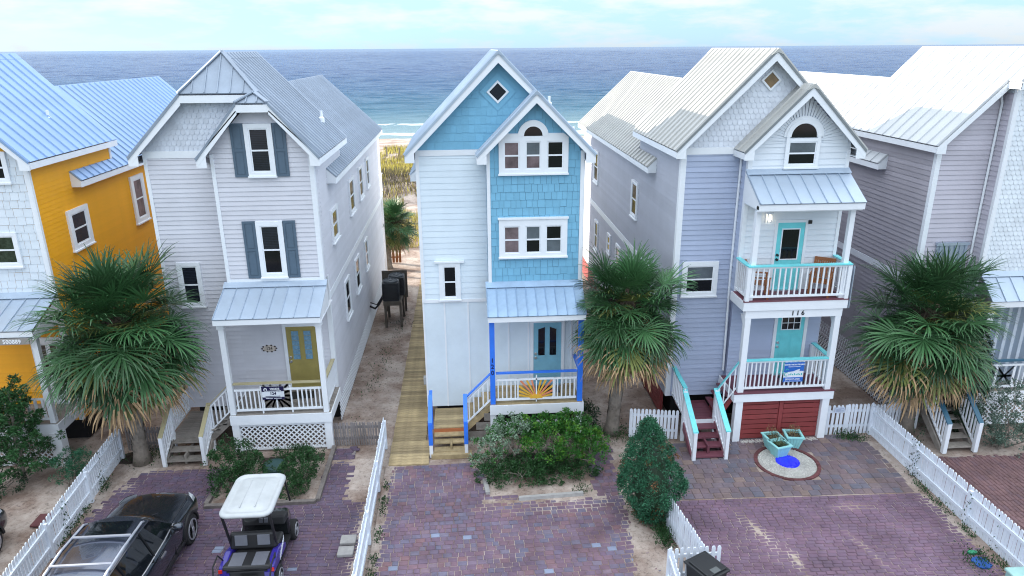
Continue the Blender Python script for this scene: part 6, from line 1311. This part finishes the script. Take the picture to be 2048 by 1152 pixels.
# ------------------------------------------------------------------ air conditioners on their stand
ACM = mat('black_condenser_louvre', (.02, .022, .026, 1), .5); GREYWOOD = mat('dark_stand_wood', (.10, .085, .07, 1), .9, var=.3, scale=6, rnd=.1)
t = thing('equipment_stand', (-3.2, 29.6, 0), 'wooden stand carrying two black air conditioners beside the boardwalk', 'stand')
for k in range(6): B().box(-3.62, -2.84, 29.0+.24*k, 29.0+.24*k+.225, 1.16, 1.2).make('stand_board', GREYWOOD, t)
for x in (-3.55, -2.9):
    for y in (29.08, 30.35): B().box(x-.05, x+.05, y-.05, y+.05, 0, 1.16).make('leg', GREYWOOD, t)
B().box(-3.62, -2.84, 29.0, 29.04, 1.02, 1.155).make('apron', GREYWOOD, t)
def condenser(label, x, y, z, w=.7, ht=.8):
    t = thing('air_conditioner', (x, y, z), label, 'air conditioner', 'air conditioners on the stand'); b = B()
    pts = rrect(x-w/2, x+w/2, y-w/2, y+w/2, .12); b.prism([(p_[0], p_[1], z) for p_ in pts], (0, 0, ht)); b.make('casing', ACM, t)
    f_ = B()
    for k in range(11): pts = rrect(x-w/2-.012, x+w/2+.012, y-w/2-.012, y+w/2+.012, .12); f_.prism([(p_[0], p_[1], z+.08+.058*k) for p_ in pts], (0, 0, .02))
    f_.make('louvres', ACM, t); b = B(); b.lathe((x, y, z+ht), [(w*.46, 0), (w*.46, .06), (w*.42, .08), (w*.40, .03), (.06, .03), (.05, .06)], 20)
    for k in range(12): a = 2*math.pi*k/12; b.beam((x, y, z+ht+.06), (x+w*.42*math.cos(a), y+w*.42*math.sin(a), z+ht+.06), .012, .012)
    b.make('fan_grille', mat('grey_fan_grille', (.10, .11, .12, 1), .4, .3), t); return t
condenser('nearer black air conditioner on the wooden stand', -3.3, 29.4, 1.2); condenser('farther black air conditioner on the stand, by the dark board', -3.12, 30.15, 1.2)
t = thing('screen_board', (-3.2, 31.0, 0), 'dark wooden board standing behind the air conditioners', 'board'); B().box(-3.85, -2.72, 31.0, 31.05, .7, 1.98).make('panel', GREYWOOD, t); [B().box(x-.05, x+.05, 31.05, 31.15, 0, 1.9).make('leg', GREYWOOD, t) for x in (-3.7, -2.85)]
B().tube([(-4.2, 29.2, .9), (-4.0, 29.3, .75), (-3.8, 29.2, 1.0), (-3.62, 29.3, 1.3)], .04, 6).tube([(-4.2, 29.3, 1.0), (-3.95, 29.4, .9), (-3.62, 29.5, 1.35)], .03, 6).make('hose', PLAST, t) if False else None
o = B().tube([(-4.22, 29.2, .95), (-4.02, 29.3, .8), (-3.84, 29.25, 1.0), (-3.66, 29.3, 1.3)], .045, 6).tube([(-4.22, 29.4, 1.05), (-3.95, 29.45, .92), (-3.66, 29.5, 1.35)], .03, 6).make('pipe_bundle', PLAST); tag(o, 'black pipes running from lilac house wall to the air conditioners', 'pipes')
# ------------------------------------------------------------------ planters and the glass-bead disc
TURQ = mat('turquoise_planter_paint', (.30, .66, .66, 1), .5, var=.1, scale=5); SOIL = mat('potting_soil', (.04, .03, .022, 1), .95, bump=.5)
DRYP = leafmat('dry_herb', (.20, .15, .07, 1)); HERB = leafmat('dusty_green_blade', (.07, .10, .05, 1))
def planter(label, x, y, a, kind):
    t = thing('planter', (x, y, 0), label, 'planter', 'turquoise planters'); c, s_ = math.cos(a), math.sin(a); q = lambda u, v, z: (x+u*c-v*s_, y+u*s_+v*c, z); b = B(); w0, w1, ht = .15, .24, .42; n_ = 5
    for k in range(4):
        for i in range(n_):
            t0, t1 = -1+2*i/n_+.02, -1+2*(i+1)/n_-.02; rot = lambda u, v: [(u, v), (-v, u), (-u, -v), (v, -u)][k]
            P = lambda u, w, z, d: q(*rot(u*w, -(w-d)), z)
            b.hexa([P(t0, w0, .03, 0), P(t1, w0, .03, 0), P(t1, w0, .03, .02), P(t0, w0, .03, .02), P(t0, w1, ht, 0), P(t1, w1, ht, 0), P(t1, w1, ht, .02), P(t0, w1, ht, .02)])
    b.make('staves', TURQ, t); b = B()
    for k in range(4):
        rot = lambda u, v: [(u, v), (-v, u), (-u, -v), (v, -u)][k]; w = w1+.025
        b.hexa([q(*rot(-w, -w), ht), q(*rot(w, -w), ht), q(*rot(w-.07, -w+.07), ht), q(*rot(-w+.07, -w+.07), ht), q(*rot(-w, -w), ht+.035), q(*rot(w, -w), ht+.035), q(*rot(w-.07, -w+.07), ht+.035), q(*rot(-w+.07, -w+.07), ht+.035)])
    b.make('rim', TURQ, t); B().hexa([q(-w0, -w0, .035), q(w0, -w0, .035), q(w0, w0, .035), q(-w0, w0, .035)]+[q(u*(w1-.03), v*(w1-.03), ht-.05) for u, v in ((-1, -1), (1, -1), (1, 1), (-1, 1))]).make('soil', SOIL, t)
    rg = random.Random(int(x*100)); b = B()
    for i in range(90 if kind else 160):
        if kind: az = rg.uniform(0, 6.28); e = Vector((math.cos(az), math.sin(az), rg.uniform(.2, 1))).normalized()*rg.uniform(.2, .38); p0 = Vector((x+rg.uniform(-.1, .1), y+rg.uniform(-.1, .1), ht-.06)); sd_ = Vector((-math.sin(az), math.cos(az), 0))*.012; b.add([p0-sd_, p0+sd_, p0+e], [(0, 1, 2)])
        else: leaf(b, rg, Vector((x+rg.gauss(0, .1), y+rg.gauss(0, .1), ht-.05+rg.random()*.3)), Vector((0, 0, 1)), .08, .2)
    b.make('plant', HERB if kind else DRYP, t); return t
planter('left turquoise planter by the red boards, sparse soil', 9.0, 18.12, .1, 0); planter('right turquoise planter by the red boards with dry herbs', 9.66, 18.2, -.15, 0); planter('front turquoise planter with spiky plant at the gravel circle edge', 9.03, 17.72, .25, 1)
GRAV = mat('white_gravel', (.5, .49, .46, 1), .9, var=.2, isl=.3); rg = random.Random(8); b = B()
for i in range(3800):
    r_ = .80*math.sqrt(rg.random()); a = rg.uniform(0, 6.283); c = Vector((9.12+r_*math.cos(a), 17.33+r_*math.sin(a), .03+rg.uniform(0, .02))); s_ = rg.uniform(.008, .02); v = [c+Vector((s_*rg.uniform(.7, 1.2), 0, 0)), c+Vector((0, s_*rg.uniform(.7, 1.2), 0)), c-Vector((s_*rg.uniform(.7, 1.2), 0, 0)), c-Vector((0, s_, 0)), c+Vector((0, 0, s_*.8))]; b.add(v, [(0, 1, 4), (1, 2, 4), (2, 3, 4), (3, 0, 4)])
struct(b.lathe((9.12, 17.33, 0), [(.80, .0), (.80, .03), (.01, .032)], 36).make('gravel_circle', GRAV), 'stuff')
for x0_, x1_, y_, n_ in ((8.2, 10.6, 18.55, 900),):
    b = B()
    for i in range(n_): c = Vector((rg.uniform(x0_, x1_), y_+rg.gauss(0, .05), .035)); s_ = rg.uniform(.01, .022); b.add([c+Vector((s_, 0, 0)), c+Vector((0, s_, 0)), c-Vector((s_, 0, 0)), c-Vector((0, s_, 0)), c+Vector((0, 0, s_*.8))], [(0, 1, 4), (1, 2, 4), (2, 3, 4), (3, 0, 4)])
    struct(b.make('gravel_strip', GRAV), 'stuff')
t = thing('brick_ring', (9.12, 17.33, 0), 'ring of dark red edging bricks round the gravel circle', 'edging'); EBR = mat('edging_brick', srgb(96, 56, 58), .8, var=.2, rnd=.2)
me = B().hexa([(-.055, .825, 0), (.055, .825, 0), (.062, .92, 0), (-.062, .92, 0), (-.055, .825, .05), (.055, .825, .05), (.062, .92, .05), (-.062, .92, .05)]).mesh('brick', EBR)
for k in range(44): put('brick', me, t, loc=(9.12, 17.33, random.uniform(-.004, .004)), rot=(0, 0, 2*math.pi*k/44))
BEAD = mat('cobalt_glass_beads', (.005, .012, .75, 1), .12, var=.2, isl=.35, coat=.6); b = B(); b.lathe((9.15, 17.36, .03), [(.33, 0), (.335, .03), (.30, .045), (.01, .055)], 30)
for i in range(500): r_ = .32*math.sqrt(rg.random()); a = rg.uniform(0, 6.28); b.lathe((9.15+r_*math.cos(a), 17.36+r_*math.sin(a), .078), [(.004, -.01), (.013, 0), (.004, .01)], 5)
o = b.make('blue_disc', BEAD); tag(o, 'round cobalt blue glass-bead disc lying on the white gravel', 'garden ornament')
# ------------------------------------------------------------------ bins, edging, slabs and other small things
BINM = mat('black_bin_plastic', (.012, .013, .015, 1), .45, var=.15, scale=4)
def bin_(label, x, y, a, m):
    t = thing('wheelie_bin', (x, y, 0), label, 'bin'); c, s_ = math.cos(a), math.sin(a); q = lambda u, v, z: Vector((x+u*c-v*s_, y+u*s_+v*c, z)); box = lambda b, u0, u1, v0, v1, z0, z1, k=1.0: b.hexa([q(u0*k, v0*k, z0), q(u1*k, v0*k, z0), q(u1*k, v1*k, z0), q(u0*k, v1*k, z0), q(u0, v0, z1), q(u1, v0, z1), q(u1, v1, z1), q(u0, v1, z1)])
    box(B(), -.29, .29, -.33, .33, .08, .98, .8).make('body', m, t, bevel=.03); b = B(); box(b, -.32, .32, -.37, .36, .985, 1.04); box(b, -.27, .27, -.31, .28, 1.04, 1.075); lid = b.make('lid', m, t, bevel=.02); b = B(); box(b, -.1, .1, -.3, -.16, 1.075, 1.079); b.make('lid_label', mat('grey_bin_label', (.10, .11, .11, 1), .6), lid)
    b = B(); b.tube([q(-.26, .40, .95), q(.26, .40, .95)], .02, 8); [b.tube([q(u, .33, .95), q(u, .41, .95)], .018, 6) for u in (-.24, 0, .24)]; b.make('handle', m, t)
    for s in (-1, 1): B().tube([q(s*.27, .32, .11), q(s*.32, .32, .11)], .11, 14).make('wheel', TYRE, t)
    return t
bin_('black wheelie bin standing inside the white picket bay', 4.92, 12.12, R(28), BINM)
TEALB = mat('teal_box_plastic', (.30, .50, .47, 1), .5)
t = thing('storage_box', (12.0, 11.95, 0), 'pale teal box cut off by the bottom right corner', 'storage box'); B().box(11.75, 12.25, 11.7, 12.15, 0, .42).make('body', TEALB, t, bevel=.03); B().box(11.72, 12.27, 11.67, 12.18, .42, .5).make('lid', TEALB, t, bevel=.03)
o = B().prism([(11.78+.2*math.cos(R(k*30))*(1.1 if k % 3 else .85), 12.85+.2*math.sin(R(k*30)), .035) for k in range(12)], (0, 0, .03)).make('mat', mat('blue_rubber_mat', (.02, .09, .34, 1), .7)); tag(o, 'crumpled blue mat on the bricks at the long fence foot', 'mat')
o = B().prism([(11.8+.12*math.cos(R(k*40)), 13.2+.06*math.sin(R(k*40)), .035) for k in range(9)], (0, 0, .05)).make('flat_toy', mat('green_plastic', (.03, .26, .13, 1), .5)); tag(o, 'small green plastic piece beside the blue mat', 'toy')
TIMB = mat('landscape_timber', (.16, .14, .13, 1), .9, var=.35, scale=8, bump=.4); CONC = mat('kerb_concrete', (.33, .32, .31, 1), .9, var=.2, scale=6, bump=.3)
TG = 'weathered timbers round the west bed'
for lab, a_, b_ in (('weathered timber along the street side of the west bed', (-7.1, 16.45), (-4.2, 16.45)), ('weathered timber on the sandy side of the west bed', (-4.16, 16.5), (-4.16, 19.2)), ('weathered timber on the car side of the west bed', (-7.08, 16.52), (-7.05, 17.5))):
    o = B().beam((*a_, 0), (*b_, 0), .12, .12).make('landscape_timber', TIMB); tag(o, lab, 'timber', TG)
o = B().prism([(1.22, 16.08, 0), (1.22, 16.24, 0), (1.22, 16.20, .12), (1.22, 16.11, .12)], (1.75, .1, 0)).make('parking_stop', CONC); tag(o, 'low concrete parking stop before the central shrubs', 'parking stop')
o = B().beam((.40, 16.45, 0), (.33, 17.1, 0), .12, .11).make('kerb_stone', CONC); tag(o, 'short pale kerb stone at the corner of the central shrub bed', 'kerb')
for i, (lab, y) in enumerate((('farther of two grey slabs leaning by white fence behind golf cart', 14.78), ('nearer of two grey slabs by white fence behind golf cart', 14.36))):
    o = B().box(-3.28, -2.9, y-.16, y+.16, .03, .12).make('concrete_slab', CONC, bevel=.02); o.rotation_euler = (0, 0, 0); tag(o, lab, 'slab', 'grey slabs')
o = B().lathe((-5.72, 18.25, .0), [(.34, 0), (.34, .10), (.30, .15), (.02, .17)], 20).make('tank_lid', mat('dark_green_lid', (.035, .085, .085, 1), .6)); tag(o, 'round dark green lid in the bed behind the golf cart', 'lid')
o = B().box(-11.3, -10.75, 16.0, 16.5, .0, .05).make('red_slab', EBR); tag(o, 'flat reddish slab lying in sand left of the white fence', 'slab')
for lab, x0_, x1_, y_, z_ in (('black door mat before the olive front door', -5.6, -4.85, 20.4, 1.25), ('black door mat before the pale blue front door', 2.1, 2.8, 20.1, 1.27), ('dark door mat before the lower aqua door', 9.6, 10.3, 19.35, 1.68)):
    o = B().box(x0_, x1_, y_-.25, y_+.22, z_+.004, z_+.02).make('door_mat', PLAST); tag(o, lab, 'door mat', 'door mats')
# balcony chairs
def chair(label, x, y, a):
    t = thing('wooden_armchair', (x, y, 4.6), label, 'chair', 'balcony chairs'); z0 = 4.6; c, s_ = math.cos(a), math.sin(a); q = lambda u, v, z: (x+u*c-v*s_, y+u*s_+v*c, z0+z)
    bx_ = lambda u0, u1, v0, v1, z_0, z_1: B().hexa([q(u0, v0, z_0), q(u1, v0, z_0), q(u1, v1, z_0), q(u0, v1, z_0), q(u0, v0, z_1), q(u1, v0, z_1), q(u1, v1, z_1), q(u0, v1, z_1)])
    for u in (-.29, .24):
        for v in (-.27, .24): bx_(u, u+.05, v, v+.05, 0, .62 if v < 0 else .42).make('leg', TEAKC, t)
        bx_(u-.01, u+.06, -.29, .28, .62, .65).make('armrest', TEAKC, t)
    for k in range(5): bx_(-.24, .24, -.26+.1*k, -.17+.1*k, .40, .42).make('seat_slat', TEAKC, t)
    for k in range(8):
        u = -.235+.06*k; B().hexa([q(u, .22, .44), q(u+.045, .22, .44), q(u+.045, .245, .44), q(u, .245, .44), q(u, .36, .95), q(u+.045, .36, .95), q(u+.045, .385, .95), q(u, .385, .95)]).make('back_slat', TEAKC, t)
    B().hexa([q(-.29, .35, .93), q(.29, .35, .93), q(.29, .39, .93), q(-.29, .39, .93), q(-.29, .36, 1.02), q(.29, .36, 1.02), q(.29, .40, 1.02), q(-.29, .40, 1.02)]).make('top_rail', TEAKC, t)
    for s in (-.29, .245): B().hexa([q(s, .2, 0), q(s+.045, .2, 0), q(s+.045, .25, 0), q(s, .25, 0), q(s, .35, .96), q(s+.045, .35, .96), q(s+.045, .39, .96), q(s, .39, .96)]).make('back_post', TEAKC, t)
chair('brown wooden armchair on the balcony, right of the aqua door', 10.28, 19.0, R(-35)); chair('brown wooden armchair on the balcony, left of the aqua door', 8.42, 19.0, R(75))
# storm panel leaning on the balcony's far rail, signs
n_ = 10; sb = B()
for i in range(n_): y_ = 18.55+.6*i/n_; d = .03*(i % 2); sb.box(10.98+d, 11.0+d, y_, y_+.06, 4.3, 5.55)
o = sb.make('corrugated_panel', CORR); tag(o, 'corrugated metal panel hung outside the balcony end rail', 'panel')
DKN = mat('dark_navy_sign', (.012, .01, .055, 1), .4); SGW = mat('sign_white', (.72, .75, .8, 1), .4); SGB = mat('sign_blue', (.02, .13, .50, 1), .4); SGG = mat('sign_green', (.05, .42, .40, 1), .4)
def flat(b, x0_, x1_, z0_, z1_, y_): return b.box(x0_, x1_, y_, y_+.006, z0_, z1_)
t = thing('rental_sign', (-5.78, 19.2, 1.25), 'navy and white rental sign numbered 124 on a porch rail', 'sign'); y_ = 19.2; RX = (R(90), 0, 0)
flat(B(), -6.10, -5.46, 1.74, 2.16, y_).make('panel', SGW, t); flat(B(), -6.10, -5.46, 2.0, 2.16, y_-.007).make('top_band', DKN, t); flat(B(), -6.10, -5.46, 1.74, 1.815, y_-.007).make('bottom_band', DKN, t)
text_obj('lettering', 'vacasa', .11, (-5.72, y_-.01, 2.095), RX, SGW, t, bold=.002); text_obj('lettering', '124', .12, (-5.78, y_-.002, 1.93), RX, DKN, t, bold=.004); text_obj('lettering', 'VACATION RENTAL MANAGEMENT', .03, (-5.78, y_-.01, 2.025), RX, SGW, t) if False else None
b = B(); ring(b, F((0, y_-.007, 0), (1, 0, 0), (0, -1, 0)), -5.99, 2.07, .022, .05, 0, .006, 0, 180, 10); b.box(-6.04, -6.012, y_-.013, y_-.007, 2.04, 2.07); b.box(-5.968, -5.94, y_-.013, y_-.007, 2.04, 2.07); b.make('house_logo', SGW, t)
for x0_, x1_, z_, m_ in ((-6.02, -5.54, 2.018, SGW), (-6.0, -5.58, 1.845, DKN), (-6.0, -5.80, 1.777, SGW), (-5.76, -5.54, 1.777, SGW)): B().box(x0_, x1_, y_-.012, y_-.004, z_-.006, z_+.008).make('small_print', m_, t)
t = thing('rental_sign', (9.62, 18.55, 1.68), 'blue and white rental sign on the aqua rail of the lower porch', 'sign'); y_ = 18.60
flat(B(), 9.32, 9.92, 1.98, 2.62, y_).make('panel', SGW, t); b = B(); b.prism([(9.32, y_-.006, 2.30), (9.6, y_-.006, 2.33), (9.78, y_-.006, 2.40), (9.81, y_-.006, 2.385), (9.79, y_-.006, 2.34), (9.92, y_-.006, 2.33), (9.92, y_-.006, 2.62), (9.32, y_-.006, 2.62)], (0, .006, 0)); b.make('top_band', SGB, t); flat(B(), 9.32, 9.92, 1.98, 2.13, y_-.006).make('bottom_band', SGB, t)
text_obj('lettering', 'GRAND THE KATIE LEIGH', .055, (9.62, y_-.009, 2.545), RX, SGW, t, bold=.002); text_obj('lettering', '(850)227-2900', .075, (9.60, y_-.009, 2.07), RX, SGW, t, bold=.001); B().box(9.43, 9.80, y_-.012, y_-.006, 2.472, 2.485).make('small_print', SGW, t); B().box(9.36, 9.86, y_-.010, y_-.006, 2.003, 2.012).make('small_print', SGW, t)
b = B(); ring(b, F((0, y_-.006, 0), (1, 0, 0), (0, -1, 0)), 9.40, 2.24, .05, .07, 0, .005, 60, 300, 12); ring(b, F((0, y_-.006, 0), (1, 0, 0), (0, -1, 0)), 9.41, 2.37, .03, .05, 0, .005, 0, 200, 10); b.make('wave_logo', SGG, t); [B().box(9.47+.055*k, 9.50+.055*k, y_-.004, y_-.0, 2.2, 2.24+.02*(k % 2)).make('small_print', SGG, t) for k in range(8)]
t = thing('number_plaque', (-6.1, 20.86, 2.6), 'small shell-bordered number plaque on the lilac porch wall', 'plaque'); pc = (-6.22, 20.868, 2.66)
B().prism([(pc[0]+.22*math.cos(R(k*30))*(1.05 if k % 2 else .92), pc[1], pc[2]+.11*math.sin(R(k*30))) for k in range(12)], (0, .02, 0)).make('panel', mat('plaque_cream', (.55, .48, .42, 1), .6), t); text_obj('lettering', '124', .13, (pc[0], pc[1]-.006, pc[2]), RX, BLACKM, t)
for k in range(10): a = 2*math.pi*k/10; B().lathe((pc[0]+.22*math.cos(a), pc[1]-.005, pc[2]+.11*math.sin(a)), [(.005, -.012), (.03, 0), (.005, .012)], 6, 'Y').make('shell', mat('dark_shell', (.05, .035, .035, 1), .5), t)
